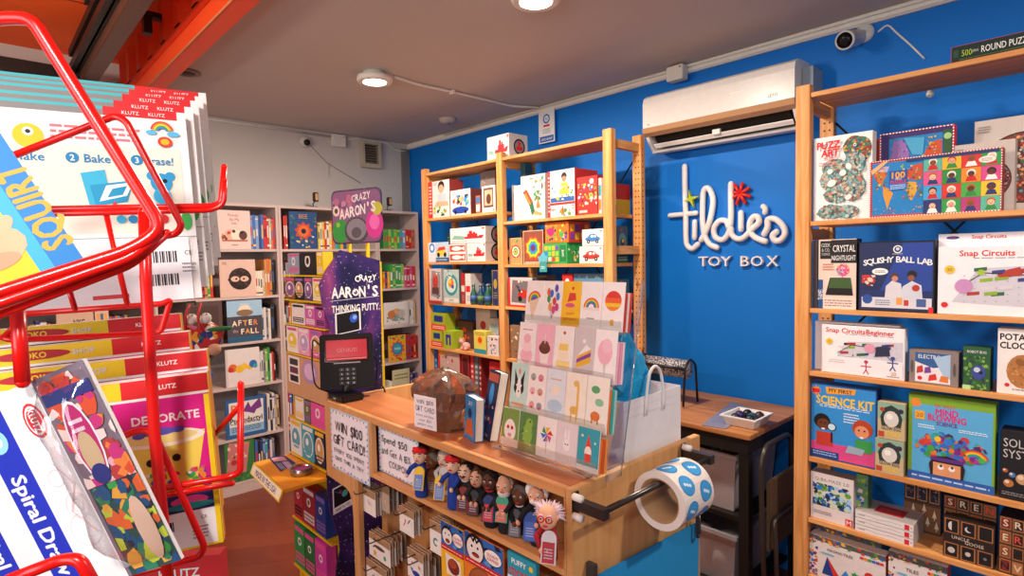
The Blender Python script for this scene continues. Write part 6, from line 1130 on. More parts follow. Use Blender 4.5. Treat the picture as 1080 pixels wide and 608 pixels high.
RZ[3] = (RZ[3][0], KZ+.018, RZ[3][2])
for s, yy in ((1, CY1+.003), (-1, CY0-.022)):
    B().prism([(1.038-o.x, .0046), (1.10-o.x, .0046), (1.20-o.x, RZ[0][2]-o.z+.0), (1.19-o.x, RZ[0][2]-o.z+.01)], (0, yy-o.y, 0), (1, 0, 0), (0, 0, 1), (0, .003, 0), acr).tube([(1.10-o.x, yy-o.y+.0015, .005), (1.20-o.x, yy-o.y+.0015, RZ[0][2]-o.z)], .0018, edge_m, 6).build('side_rail', t)
for k, (x, z0, z1) in enumerate(RZ):
    b = B(); b.box(x-.012-o.x, CY0-o.y, z0-.004-o.z, x+.024-o.x, CY1-o.y, z0-.0015-o.z, acr); b.obox((x-.0145-o.x, CY0-o.y, z0-.004-o.z), (0, CY1-CY0, 0), (-.004, 0, .032), (.002, 0, 0), acr); b.box(x-.0150-o.x, CY0-o.y, z0-.0045-o.z, x-.0125-o.x, CY1-o.y, z0-.002-o.z, edge_m)
    b.build('shelf_tier', t)
def art_card(F, kind):
    R = F.r
    if kind == 'cone':
        for i, c in enumerate(['#d8352c', '#f08a2c', '#f2d22c', '#3aa84a', '#2f7ad8', '#7a3fa8']): F.el(.5, .56, .38-.05*i, (.38-.05*i)*F.asp, c, a0=20, a1=200)
        F.poly([(.2, .52), (.78, .60), (.42, .1)], '#e8cdb0')
    elif kind == 'balloons':
        for x, y, c in ((.3, .6, '#3a9a4a'), (.45, .72, '#2f6ad8'), (.7, .84, '#5a4ab8'), (.62, .55, '#d8352c'), (.8, .66, '#3a7ad8'), (.4, .42, '#e8a02c'), (.6, .36, '#d8408a'), (.28, .75, '#d86a2c'), (.78, .42, '#c83a8a')): F.line([(x, y), (.5, .15)], .012, 'grey').el(x, y, .1, .09, c)
    elif kind == 'yellow': R(0, 0, 1, 1, '#f2bf1c'); F.poly([(.3, .55), (.75, .6), (.7, .75), (.38, .75)], '#d8352c').disc(.55, .85, .07, '#d8352c').el(.45, .48, .25, .05, '#d8508a').t('HAPPY', .5, .3, .06, '#d8402c', .6).t('BIRTHDAY', .5, .18, .06, '#d8402c', .7)
    elif kind == 'rainbow':
        for i, c in enumerate(['#d8352c', '#f08a2c', '#f2d22c', '#3aa84a', '#2f7ad8', '#7a3fa8']): F.ring(.5, .46, .34-.04*i, .38-.04*i, c, 0, 180, 14)
        R(.1, .40, .9, .46, '#ecdcd8'); F.words(.3, .2, .7, .26, 1, 'grey')
    elif kind == 'sunball':
        F.disc(.5, .62, .38, '#d8352c', 24).el(.5, .62, .38, .38*F.asp, '#f08a2c', 20, a0=190, a1=350); F.poly([(.13, .58), (.87, .58), (.84, .68), (.16, .68)], '#e8602c').poly([(.2, .50), (.8, .5), (.85, .57), (.15, .57)], '#f2c22c'); R(.42, .12, .58, .24, '#e8b52c')
    elif kind == 'pinkcake': F.el(.5, .3, .36, .16, '#f0b8c4').el(.5, .5, .3, .12, '#f6d8dc').el(.5, .66, .22, .1, '#f0b8c4').words(.2, .82, .8, .88, 1, '#d8889a')
    elif kind == 'cupcake': R(0, 0, 1, 1, '#f0b8cc'); F.poly([(.22, .46), (.8, .46), (.7, .18), (.32, .18)], '#f4e8e0').el(.5, .5, .32, .12, '#6a3424').el(.5, .58, .22, .08, '#7a4030'); R(.48, .6, .53, .82, '#e8e0d0')
    elif kind == 'tiers':
        for i, (y, w_, c) in enumerate(((.16, .34, '#f2d88a'), (.34, .28, '#f6e8c8'), (.5, .24, '#f2d06a'), (.64, .18, '#f8ece0'))): R(.5-w_, y, .5+w_, y+.14, c)
        F.disc(.5, .86, .07, '#d8402c')
    elif kind == 'slice': R(0, 0, 1, 1, '#cfc6c8'); F.poly([(.15, .2), (.85, .34), (.85, .6), (.2, .44)], '#e8b52c').poly([(.15, .3), (.85, .46), (.85, .54), (.18, .38)], '#8a3fa0').poly([(.2, .44), (.85, .6), (.6, .68)], '#f4ecec').disc(.5, .74, .08, '#f4ecec')
    elif kind == 'candyfloss': F.el(.48, .58, .34, .24, '#f0b4c4').el(.55, .7, .24, .14, '#f4c4d0').poly([(.42, .38), (.56, .38), (.5, .1)], '#d8c8c0')
    elif kind == 'dog': R(0, 0, 1, 1, '#bfe2da'); F.poly([(.25, .5), (.2, .88), (.42, .66)], '#1a1618').poly([(.75, .5), (.8, .88), (.58, .66)], '#1a1618').disc(.5, .5, .3, '#1a1618').el(.5, .5, .12, .22, '#f4eeea').disc(.38, .55, .05, 'white').disc(.62, .55, .05, 'white').el(.5, .4, .16, .1, '#f4eeea').disc(.5, .43, .04, 'black').el(.5, .84, .06, .06, '#e8862c'); R(.15, .1, .85, .2, '#e8b88a')
    elif kind == 'bears':
        R(0, 0, 1, 1, '#f6f0ea')
        for i in range(6): F.disc(.28+.42*(i % 2), .22+.28*(i//2), .15, ['#e8a0a0', '#9a9aa4', '#e8b8c0', '#c8a08a', '#9ab0a8', '#d88a9a'][i]).disc(.28+.42*(i % 2), .18+.28*(i//2), .05, '#d8405a')
    elif kind == 'pale': R(0, 0, 1, 1, '#dfe8f0'); F.el(.5, .3, .4, .12, '#b8d2e4').el(.5, .6, .2, .1, '#f4e8d8').words(.2, .78, .8, .84, 1, '#d8a88a')
    elif kind == 'giraffe': R(0, 0, 1, 1, '#f4ecdc'); R(.55, .2, .66, .78, '#e8b85a'); F.el(.5, .8, .14, .06, '#e8b85a').el(.45, .3, .2, .08, '#e8b85a'); R(.3, .08, .36, .3, '#e8b85a'); R(.56, .08, .62, .3, '#e8b85a')
    elif kind == 'animals': R(0, 0, 1, 1, '#f2ece0'); F.el(.4, .76, .2, .07, '#5aa86a').el(.6, .54, .2, .07, '#8ac8a0').el(.45, .28, .22, .09, '#d87a3a'); R(.28, .14, .34, .28, '#c86a2a'); R(.54, .14, .6, .28, '#c86a2a')
    elif kind == 'creature': R(0, 0, 1, 1, '#7a9a4a'); F.el(.5, .42, .34, .3, '#efe8e2').disc(.38, .5, .08, '#c8242c').disc(.62, .5, .08, '#c8242c').el(.5, .3, .12, .05, '#d8889a'); R(0, 0, 1, .2, '#efe6e0')
    elif kind == 'dino': R(0, 0, 1, 1, '#5a8a4a'); F.el(.5, .46, .26, .28, '#8ab84a').el(.56, .74, .2, .12, '#8ab84a').disc(.6, .78, .04, 'black').blobs(.05, .05, .95, .95, 14, .06, ['#3a6a34', '#a8c86a'], 2)
    elif kind == 'pinwheel':
        for i, c in enumerate(['#d8352c', '#e8b52c', '#3a9a4a', '#2f7ad8', '#7a3fa8', '#d8508a']):
            a = i*PI/3; F.poly([(.5, .58), (.5+.34*math.cos(a), .58+.34*F.asp*math.sin(a)), (.5+.26*math.cos(a+.8), .58+.26*F.asp*math.sin(a+.8))], c)
        R(.48, .1, .52, .5, '#c8c0b8')
    elif kind == 'bunny': R(0, 0, 1, 1, '#e4d8dc'); F.el(.5, .46, .18, .14, '#f6f0f0').el(.42, .7, .05, .14, '#f6f0f0').el(.58, .7, .05, .14, '#f6f0f0').disc(.44, .48, .03, 'black').disc(.56, .48, .03, 'black')
    elif kind == 'rocket': R(0, 0, 1, 1, '#3aa0b0'); F.poly([(.35, .5), (.65, .5), (.5, .86)], '#e0452c').el(.5, .44, .16, .14, '#f4e6d8'); R(.36, .2, .64, .4, '#e0452c'); F.star(.2, .8, .07, 'white').star(.8, .68, .06, 'white'); R(0, 0, 1, .12, '#e8e4e0')
kinds = [['cone', 'balloons', 'yellow', 'rainbow', 'sunball'], ['pinkcake', 'cupcake', 'tiers', 'slice', 'candyfloss'], ['dog', 'bears', 'pale', 'giraffe', 'animals'], ['creature', 'dino', 'pinwheel', 'bunny', 'rocket']]
what = dict(cone='rainbow ice cream cone', balloons='bunch of balloons', yellow='red cake on yellow', rainbow='small rainbow arch', sunball='red and orange balloon ball', pinkcake='pink tiered cake', cupcake='chocolate cupcake on pink', tiers='yellow tiered cake', slice='cake slice on grey', candyfloss='pink candy floss', dog='black and white dog on mint', bears='six animal faces', pale='pale blue pond', giraffe='yellow giraffe', animals='green and orange animals', creature='white red-eyed creature', dino='green dinosaur', pinwheel='colourful pinwheel', bunny='white bunny on grey', rocket='red gnome on teal')
tn = ['top', 'second', 'third', 'bottom']; edge_c = [['#c8302c', '#e8e0d8', '#d8402c'], ['#f0b8c8', '#e8a0b8', '#f4d8e0'], ['#e8762c', '#3ab0a8', '#a8d8d0'], ['#e8762c', '#d8602c', '#f09a4a']]
for k, (x, z0, z1) in enumerate(RZ):
    for j in range(5):
        h = (z1-z0)*1.03; lean = .14; w_ = CW-.0022; y = CY1-CW*(j+.5)
        def crd(dx, dy, base, art, lab):
            g = Pack(w_, .0026, h*(1 if art else .78), base, 0); 
            if art: art_card(g.F, art)
            q = g.put('greeting_card', (x+dx, y+dy, z0+.0006), 0, lab, 'greeting card', 'greeting cards in the acrylic rack'); q.rotation_euler = (-lean, 0, -PI/2)
        crd(-.011, 0, '#f4efec', kinds[k][j], f'greeting card with {what[kinds[k][j]]}, {tn[k]} tier of the rack')
        if j == 4:
            for m in range(3): crd(-.0065+.0055*m, -.0035*(m+1), edge_c[k][m], None, f'{["nearest", "middle", "rearmost"][m]} spare card behind the {what[kinds[k][j]]} card')
# ---- white gift bag with blue tissue
bx0, bx1, by0, by1, bz0 = 1.215, 1.490, .885, .985, .9412; bz1 = on('y', by0, 690, 415).z
t = thing('gift_bag', 'white paper gift bag with rope handles behind the card rack', 'gift bag', ((bx0+bx1)/2, (by0+by1)/2, bz0)); o = t.location; pw = M('#ebe7ea', .6)
w_, d, h = (bx1-bx0)/2, (by1-by0)/2, bz1-bz0; b = B(); q = .0012
n0 = [(-w_, -d), (w_, -d), (w_, d), (-w_, d)]; vs = []; 
for z in (0, h):
    for off in (0, q): vs += [(x-off*(1 if x > 0 else -1), y-off*(1 if y > 0 else -1), z+(q if (off and not z) else 0)) for x, y in n0]
for i_ in range(4): vs.append((n0[i_][0], n0[i_][1], 0))
fs = [(3, 2, 1, 0), (4, 5, 6, 7)]+[(i, (i+1) % 4, 8+(i+1) % 4, 8+i) for i in range(4)]+[(4+(i+1) % 4, 4+i, 12+i, 12+(i+1) % 4) for i in range(4)]+[(8+i, 8+(i+1) % 4, 12+(i+1) % 4, 12+i) for i in range(4)]
b.add(vs[:16], fs, pw)
for z in (.12, .26): b.box(-w_+.01, -d-.0005, z, w_-.01, -d+.0, z+.0012, M('#d8d4d8'))
b.build('paper_body', t)
b = B(); b.add([(-w_, -d, 0), (-w_, d, 0), (-w_-.0, 0, h*.3)], [(0, 1, 2)], pw); b.box(-w_+.02, -d-.001, h-.045, w_-.02, -d-.0002, h-.044, M('#d0ccd0')); b.build('crease', t)
for s, yy in ((-1, -d-.004), (1, d+.004)):
    B().tube([(-.045, yy, h-.05), (-.042, yy, h), (-.028, yy, h+.06), (0, yy, h+.08), (.028, yy, h+.06), (.042, yy, h), (.04, yy, h-.05)], .0042, M('#e8e4e4', .8), 8, .03).build('handle', t)
b = B(); r = random.Random(4); N = 15; vs = []; fs = []
levels = [(h-.03, .8), (h+.004, .84), (h+.03, .92), (h+.06, .84), (h+.09, .66), (h+.12, .44), (h+.15, .20), (h+.175, .01)]
for zi, (z, s) in enumerate(levels):
    for k in range(N):
        a = 2*PI*k/N; jx = r.uniform(.72, 1.15) if 1 < zi < 7 else 1; sx, sy = w_*.80, d*.84
        vs.append((-.035+sx*s*jx*math.cos(a)*(.85)-(.03 if zi > 3 else 0)*min(1, (zi-3)/3), sy*s*jx*math.sin(a), z+(r.uniform(-.022, .022) if 1 < zi < 7 else 0)))
for i in range(len(levels)-1):
    for k in range(N): a_, c_ = i*N+k, i*N+(k+1) % N; fs += [(a_, c_, c_+N), (a_, c_+N, a_+N)]
b.add([Vector(v) for v in vs], fs, M('#149fd8', .45)); b.build('tissue_paper', None, tuple(o)); tp_ = bpy.data.objects['tissue_paper']; tag(tp_, 'crumpled bright blue tissue paper peaking out of the white gift bag', 'tissue paper')
# ---- patterned gift-wrap roll in a black dispenser on the work table
p = on('x', 2.62, 690, 385); t = thing('wrap_dispenser', 'grey patterned gift-wrap roll in a black stand on the work table behind the bag', 'gift wrap roll', (2.62, 1.60, TZ+.001))
y0, y1 = -.10, .17; zc_ = p.z-TZ
for yy in (y0, y1): B().tube([(-.07, yy, .006), (-.05, yy, zc_+.02), (0, yy, zc_+.055), (.05, yy, zc_+.02), (.07, yy, .006)], .006, M('#1c1a1c', .4), 8, .02).build('side_frame', t)
pm, nt, pb_ = new_mat('speckled_wrap'); v = nt.nodes.new('ShaderNodeTexVoronoi'); v.inputs['Scale'].default_value = 130; tcn = nt.nodes.new('ShaderNodeTexCoord'); nt.links.new(tcn.outputs['Object'], v.inputs['Vector']); rp = nt.nodes.new('ShaderNodeValToRGB'); rp.color_ramp.elements[0].color = (*lin('#d8d4da'), 1); rp.color_ramp.elements[1].color = (*lin('#4a4850'), 1); rp.color_ramp.elements[0].position = .25; rp.color_ramp.elements[1].position = .6; nt.links.new(v.outputs['Distance'], rp.inputs[0]); nt.links.new(rp.outputs[0], pb_.inputs['Base Color'])
B().lathe([(.0, y0+.01), (.046, y0+.012), (.046, y1-.010), (0, y1-.009)], pm, (0, 0, zc_), (0, 1, 0), 24).build('roll', t)
B().tube([(-.055, y0, zc_+.01), (-.055, y1, zc_+.01)], .008, M('#1c1a1c', .4), 8).build('cutter_bar', t)
# ---- payment terminal
ctr = at(366, 381, 2.235); N = (EYE-ctr); N.z = .30*N.length*.9; N.normalize(); U = Vector((0, 0, 1)).cross(N).normalized(); V = N.cross(U)
t = thing('payment_terminal', 'black card payment terminal with red screen on the counter\'s left end', 'payment terminal', tuple(Vector((1.025, 2.03, KZ)))); o = t.location.copy(); c = ctr-o
tm = M('#151214', .55, 0, .2); w_, h = .200, .212
def slabt(x0, y0, x1, y1, z0, z1, m): b = B(); b.obox(c+U*x0+V*y0+N*z0, U*(x1-x0), V*(y1-y0), N*(z1-z0), m); return b
b = B(); pts = []
for cx, cy, a0 in ((.088, .094, 0), (-.088, .094, 90), (-.088, -.094, 180), (.088, -.094, 270)): pts += [(cx+.012*math.cos(math.radians(a0+k*22.5)), cy+.012*math.sin(math.radians(a0+k*22.5))) for k in range(5)]
b.prism(pts, c-N*.03, U, V, N*.03, tm); b.build('body', t)
b = slabt(-.082, -.002, .082, .088, .0002, .0012, M('#2a1013', .15)); b.build('bezel', t)
scr = M('#a82430', .25, emit=.12); b = slabt(-.076, .004, .076, .082, .0014, .002, scr); F = Face(b, c+U*-.076+V*.004+N*.0021, U*.152, V*.078); F.t('GENIUS!', .5, .5, .2, '#c8747a', .6); F.r(0, 0, 1, .14, '#8a141c').r(.02, .03, .98, .1, '#d86a70'); b.build('screen', t)
b = B()
for i in range(3):
    for j in range(4): b.obox(c+U*(-.030+i*.022)+V*(-.090+j*.017)+N*.0003, U*.018, V*.012, N*.003, M('#2c282c', .4)); Face(b, c+U*(-.030+i*.022)+V*(-.090+j*.017)+N*.0034, U*.018, V*.012).t(str((i+1)+(3-j)*3) if j else '*0#'[i], .5, .5, .6, 'lgrey')
b.build('keypad', t)
slabt(-.05, -.009, .05, -.0045, .0003, .001, M('#8a8488', .3)).build('brand_strip', t)
b = B(); b.box(-.045, -.055, .0008, .045, .06, .026, M('#100e10', .35), .004); b.build('base_block', t); B().tube([(0, 0, .024), c-N*.03-V*.05], .016, M('#100e10', .35), 10).build('neck', t)
b = B(); f = Face(b, (-.0456, .02, .006), (0, -.03, 0), (0, 0, .014)); f.t('pay', .5, .5, .8, 'white', .8); b.build('base_logo', t)
B().tube([c+U*.1-N*.02+V*.02, c+U*.115-N*.03, c+U*.11-N*.05-V*.08, Vector((.165, .03, .03)), Vector((.185, .03, .0)), Vector((.185, .03, -.06))], .003, M('#121012', .4), 6, .02).build('cable', t)
B().tube([c-U*.1-N*.02+V*.07, c-U*.125-N*.03+V*.1, c-U*.13-N*.02, c-U*.12-N*.02-V*.09, c-U*.07-N*.02-V*.112], .003, M('#121012', .4), 6, .03).build('cable', t)
# ---- wrapped gift basket
gb = on('z', KZ, 478, 466); gx, gy = 1.068, 1.462
t = thing('gift_basket', 'gift basket wrapped in crinkled brown cellophane on the counter ledge', 'gift basket', (gx, gy, KZ+.0005))
B().lathe([(.05, .0), (.062, .004), (.072, .085), (.068, .088), (.058, .008), (0, .006)], M('#2a211d', .5), seg=18, sy=1.25, sx=.85).build('basket', t)
b = B(); r = random.Random(8)
b.obox((-.03, -.05, .01), (.05, 0, 0), (0, .04, 0), (0, 0, .11), '#2a2326'); b.obox((-.03, .0, .01), (.04, 0, .01), (0, .05, 0), (0, 0, .12), '#8a4a2c'); b.ball((0, .035, .10), .032, '#c86a2c', 12); b.ball((-.015, -.02, .128), .026, '#5a4038', 12); b.obox((.01, -.07, .01), (.02, .01, 0), (0, .05, 0), (0, 0, .12), '#6a7a9a'); b.build('presents', t)
cel = clear('cellophane', '#b08468', .28, .12, .30); b = B(); vs, fs = [], []; NS = 26
prof = [(.070, .001), (.080, .03), (.088, .07), (.098, .10), (.102, .125), (.092, .145), (.072, .16), (.046, .172), (.022, .178), (.001, .180)]
for i, (R_, z) in enumerate(prof):
    for k in range(NS):
        a = 2*PI*k/NS; n = noise.noise(Vector((math.cos(a)*3, math.sin(a)*3, z*30+i)))*.20+.09*(1 if k % 2 else -1)*(i > 2); q = 1+n*(.5 if i < 2 else 1)
        vs.append((R_*q*.82*math.cos(a), R_*q*1.06*math.sin(a), z+noise.noise(Vector((a*2, z*20, 3)))*.012*(i > 0)))
for i in range(len(prof)-1):
    for k in range(NS): a_, c_ = i*NS+k, i*NS+(k+1) % NS; fs += [(a_, c_, c_+NS), (a_, c_+NS, a_+NS)]
b.add(vs, fs, cel); b.build('cellophane_wrap', t)
a, b_, c_ = at(436.5, 416, 1.57), at(459.5, 425, 1.515), at(436.5, 449, 1.58); U = b_-a; V = Vector((0, 0, (a-c_).length)); U.z = -.0
bb, F = slab('paper_sign', a-V, U, V, .001, 'white'); F.r(0, 0, 1, 1, '#efe9ee'); F.hand('WIN $100', .5, .82, .14, '#17151a', .8, 4); F.hand('GIFT CARD', .5, .60, .16, '#17151a', .88, 5); F.hand('every purchase', .5, .40, .08, '#6a6468', .8, 6); F.hand('over $25', .5, .26, .08, '#6a6468', .6, 7); F.hand('enters you', .5, .13, .08, '#6a6468', .7, 8)
tag(bb.build('paper_sign'), 'small white gift card sign propped on the cellophane basket', 'paper sign', 'hand-lettered paper signs on the counter')
# two books leaning by the basket
def cover_book(name, px, py, w_, h, d, rz, tilt, base, art, lab, x):
    p = on('x', x, px, py); b = B(); q = .002
    b.box(-w_/2, 0, 0, w_/2, q, h, base, .0005); b.box(-w_/2, d-q, 0, w_/2, d, h, base, .0005); b.box(-w_/2, q, 0, -w_/2+q, d-q, h, base); b.box(-w_/2+q, q+.0001, .003, w_/2-.003, d-q-.0001, h-.003, M('#efe6d6', .9))
    F = Face(b, (-w_/2, 0, 0), (w_, 0, 0), (0, 0, h)); art(F); o = b.build(name, None, (p.x, p.y, KZ+.001), rz); o.rotation_euler = (tilt, 0, rz); return tag(o, lab, 'book', 'books beside the gift basket')
cover_book('book', 495, 473.5, .08, .125, .028, -PI/2-.30, -.06, '#2a78b8', lambda F: F.r(.05, .05, .95, .95, '#2f86c8').poly([(.1, .1), (.9, .1), (.7, .5), (.2, .45)], '#c8602c').disc(.5, .62, .18, '#16305a').t('SKY', .5, .85, .1, 'white', .5), 'thick blue book with orange picture standing beside the basket', 1.035)
cover_book('book', 511, 473, .07, .20, .030, -PI/2-.28, -.20, '#26264a', lambda F: F.r(.04, .04, .96, .96, '#2a2a52').el(.5, .66, .2, .16, '#3a9ae0').blobs(.1, .05, .9, .5, 12, .1, ['#b8342c', '#e0703a', '#d8c8b0'], 3).r(.04, .84, .96, .96, '#b8523a'), 'tall dark book with blue oval leaning beside the basket', 1.07)
# ---- end panel: sticker roll on its bar, blue tote on hooks
PY = KY0; EB = -.0008
t = thing('roll_holder', 'steel bar and felt-tipped brackets on the counter end panel', 'roll holder', (1.03, PY+EB, 1.03)); o = t.location.copy(); stl = M('#54504e', .3, .8); felt = M('#e8e2dc', .9)
L_, R_ = on('y', PY-.075, 635, 541), on('y', PY-.075, 747, 484)
for P_, two in ((L_, True), (R_, False)):
    q = P_-o; b = B(); b.box(q.x-.014, -.004, q.z-.03, q.x+.006, 0, q.z+.026, M('#161416', .4)); b.box(q.x-.012, -.088, q.z-.012, q.x+.008, -.004, q.z+.012, stl); b.build('bracket', t)
    for dz in ((.022, -.022) if two else (.022,)): B().lathe([(.0085, 0), (.0085, .024), (0, .025)], felt, (q.x-.018, -.009, q.z+dz), (0, -1, 0), 12).build('felt_cap', t)
B().tube([Vector((L_.x-.01, L_.y, L_.z))-o, Vector((R_.x+.02, R_.y, L_.z))-o], .0075, stl, 10).build('bar', t)
RXa = on('y', PY-.075, 695, 532).x; RXb = RXa+.135; RC = (PY-.075, L_.z-.0420)
t = thing('sticker_roll', 'roll of white labels with round blue stickers hanging on the bar', 'sticker roll', (RXa, RC[0], RC[1])); wm = M('#e9dfd6', .5)
ro, ri = .072, .055; w_ = RXb-RXa
B().lathe([(ri, 0), (ro, 0), (ro, w_), (ri, w_), (ri, 0)], wm, (0, 0, 0), (1, 0, 0), 36, smooth=False).build('paper_tape', t)
B().lathe([(ri-.0005, .001), (ri-.004, .001), (ri-.004, w_-.001), (ri-.0005, w_-.001), (ri-.0005, .001)], M('#b08a62', .8), (0, 0, 0), (1, 0, 0), 28).build('cardboard_core', t)
def curved_disc(b, xc, ac, r, rad, m, n=18):
    ring = [(xc+r*math.cos(2*PI*k/n), ac+r/rad*math.sin(2*PI*k/n)) for k in range(n)]; rm = [(xc+r*.5*math.cos(2*PI*k/n), ac+r*.5/rad*math.sin(2*PI*k/n)) for k in range(n)]; P = lambda q: (q[0], -rad*math.sin(q[1]), rad*math.cos(q[1]))
    vs = [P(q) for q in ring]+[P(q) for q in rm]+[P((xc, ac))]
    b.add(vs, [(k, (k+1) % n, n+(k+1) % n, n+k) for k in range(n)]+[(n+k, n+(k+1) % n, 2*n) for k in range(n)], m, True)
b = B()
for i in range(2):
    for k in range(7):
        a = k*2*PI/7+i*.45; curved_disc(b, w_*(.26+.48*i), a, .026, ro+.0004, M('#2a86c8')); curved_disc(b, w_*(.26+.48*i), a, .023, ro+.0007, M('#3a9ad8'))
        for m in range(3): curved_disc(b, w_*(.26+.48*i)+(-.008+.008*m), a+.05*(m-1), .0045, ro+.001, M('#d8ecf8'), 8)
b.build('round_stickers', t)
tp = [on('y', PY-.018, *p) for p in ((640, 604), (737, 552))]
t = thing('tote_bag', 'bright blue fabric tote hanging from hooks on the counter end panel', 'tote bag', (tp[0].x, PY-.018, tp[1].z)); o = t.location.copy()
b = B(); vs, fs = [], []; nx, nz = 14, 8; x0, x1 = tp[0].x-.03, tp[1].x+.01
for j in range(nz+1):
    for i in range(nx+1):
        u, v = i/nx, j/nz; x = x0+(x1-x0)*u; zt = tp[0].z+(tp[1].z-tp[0].z)*max(0, (x-tp[0].x)/(tp[1].x-tp[0].x)); vs.append(Vector((x, PY-.014-.008*math.sin(u*5)*v, zt-.0-.40*v))-o)
fs = [(j*(nx+1)+i, j*(nx+1)+i+1, (j+1)*(nx+1)+i+1, (j+1)*(nx+1)+i) for j in range(nz) for i in range(nx)]; n_ = len(vs); bk_ = [v+Vector((0, .004, 0)) for v in vs]
b.add(vs+bk_, fs+[tuple(n_+k for k in f[::-1]) for f in fs], M('#1a8fcc', .85), True); b.build('hanging_fabric', t)
q = on('y', PY-.022, 733, 556)-o; B().tube([q+Vector((0, .022, .045)), q+Vector((0, -.006, .045)), q+Vector((0, -.006, -.03)), q+Vector((.016, -.006, -.03)), q+Vector((.016, -.004, .03))], .004, stl, 8, .012).build('hook', t)
q = on('y', PY-.022, 627, 601)-o; B().box(q.x-.006, q.y-.004, q.z-.05, q.x+.006, q.y+.02, q.z+.012, M('#3a3634', .4)).build('hook', t)
# ---------------------------------------------------------------- floor display of putty tins
DX0, DX1, DY0, DY1 = 1.03, 1.30, 2.20, 2.62
t = thing('putty_display', 'yellow and galaxy-printed floor display stand of putty tins left of the counter', 'display stand', ((DX0+DX1)/2, (DY0+DY1)/2, 0)); o = t.location.copy()
yl = M('#e8c01f', .5); gal, nt, pg = new_mat('galaxy_print')
tcn = nt.nodes.new('ShaderNodeTexCoord'); n1 = nt.nodes.new('ShaderNodeTexNoise'); n1.inputs['Scale'].default_value = 3.6; n1.inputs['Detail'].default_value = 7; n1.inputs['Distortion'].default_value = .8; nt.links.new(tcn.outputs['Object'], n1.inputs['Vector'])
rp = nt.nodes.new('ShaderNodeValToRGB'); el = rp.color_ramp.elements; el[0].position = .30; el[0].color = (*lin('#120e30'), 1); el[1].position = .77; el[1].color = (*lin('#d88ab0'), 1)
for p_, c_ in ((.46, '#1b1848'), (.56, '#41286f'), (.66, '#8a3a78')): e = el.new(p_); e.color = (*lin(c_), 1)
nt.links.new(n1.outputs['Fac'], rp.inputs[0]); v = nt.nodes.new('ShaderNodeTexVoronoi'); v.inputs['Scale'].default_value = 75; nt.links.new(tcn.outputs['Object'], v.inputs['Vector'])
r2 = nt.nodes.new('ShaderNodeValToRGB'); r2.color_ramp.elements[0].position = .08; r2.color_ramp.elements[0].color = (1, 1, 1, 1); r2.color_ramp.elements[1].position = .16; r2.color_ramp.elements[1].color = (0, 0, 0, 1); nt.links.new(v.outputs['Distance'], r2.inputs[0])
mx = nt.nodes.new('ShaderNodeMix'); mx.data_type = 'RGBA'; mx.inputs[7].default_value = (.75, .72, .9, 1); nt.links.new(r2.outputs[0], mx.inputs[0]); nt.links.new(rp.outputs[0], mx.inputs[6]); nt.links.new(mx.outputs[2], pg.inputs['Base Color']); pg.inputs['Roughness'].default_value = .4
ZT = 1.60
B().box(DX1-.012-o.x, DY0+.012-o.y, 0, DX1-o.x, DY1-o.y, ZT, yl).build('back_board', t)
B().box(DX0+.03-o.x, DY1-.008-o.y, 0, DX1-.013-o.x, DY1-o.y, 1.5, yl).build('far_side_panel', t)
B().box(DX0+.06-o.x, DY0+.012-o.y, .12, DX0+.068-o.x, DY1-.009-o.y, ZT-.02, yl).build('front_board', t)
B().box(DX0+.005-o.x, DY0+.012-o.y, 0, DX0+.068-o.x, DY1-.009-o.y, .119, yl).build('base', t)
# galaxy side panel with a wavy edge
top = [(337, 301), (345, 284), (359, 264), (372, 267), (400.5, 275), (402, 330), (403.5, 398), (404, 440)]
pp = [on('y', DY0, *q) for q in top]; low = [on('y', DY0, *q) for q in ((345, 503), (346, 520), (349, 541), (358, 568), (359, 582), (355, 600))]
zr = pp[-1]; poly = [(q.x-o.x, q.z) for q in pp]+[(pp[-1].x+.005-o.x, .0), (low[-1].x-.01-o.x, 0)]+[(q.x-o.x, q.z) for q in low[::-1]]+[(on('y', DY0, 347, 470).x-o.x, on('y', DY0, 347, 470).z), (on('y', DY0, 350, 400).x-o.x, on('y', DY0, 350, 400).z), (on('y', DY0, 348, 343).x-o.x, on('y', DY0, 348, 343).z), (on('y', DY0, 341, 325).x-o.x, on('y', DY0, 341, 325).z)]
b = B(); b.prism(poly, (0, DY0-o.y, 0), (1, 0, 0), (0, 0, 1), (0, .010, 0), gal); b.build('galaxy_panel', t)
def onF(px0, px1, py0, py1, y=DY0-.0006):
    a, c, e = on('y', y, px0, py1), on('y', y, px1, py1), on('y', y, px0, py0); return a, c.x-a.x, e.z-a.z
b = B(); A_, W_, H_ = onF(340, 402, 265, 345); F = Face(b, A_-o, (W_, 0, 0), (0, 0, H_))
for k, (ch, dy) in enumerate(zip('CRAZY', (0, .015, 0, -.015, .01))): F.t(ch, .60+k*.075, .62+dy, .085, 'white', .07, bold=2, rot=(-6, 4, -3, 5, -4)[k]); F.k -= 1
for k, ch in enumerate('AARON\'S'): 
    if ch != 'O': F.t(ch, .22+k*.115, .44+.012*(k % 2), .15, 'white', .105 if ch != "'" else .03, bold=2.4); F.k -= 1
F.k += 1; F.disc(.565, .43, .055, 'white').disc(.565, .43, .032, '#5a4a7a').disc(.55, .445, .012, 'white'); F.line([(.14, .33), (.98, .36)], .006, 'white').t('THINKING PUTTY.', .57, .22, .10, 'white', .82, bold=1.6)
b.build('panel_lettering', t)
A_, W_, H_ = onF(354, 381, 331, 354); b = B(); F = Face(b, A_-o, (W_, 0, .012), (0, 0, H_)); F.r(0, 0, 1, 1, 'white').r(.06, .04, .94, .94, '#0c0a14').disc(.72, .62, .16, '#2a5ac8').disc(.76, .66, .08, '#8ab0f0'); b.build('photo_print', t)
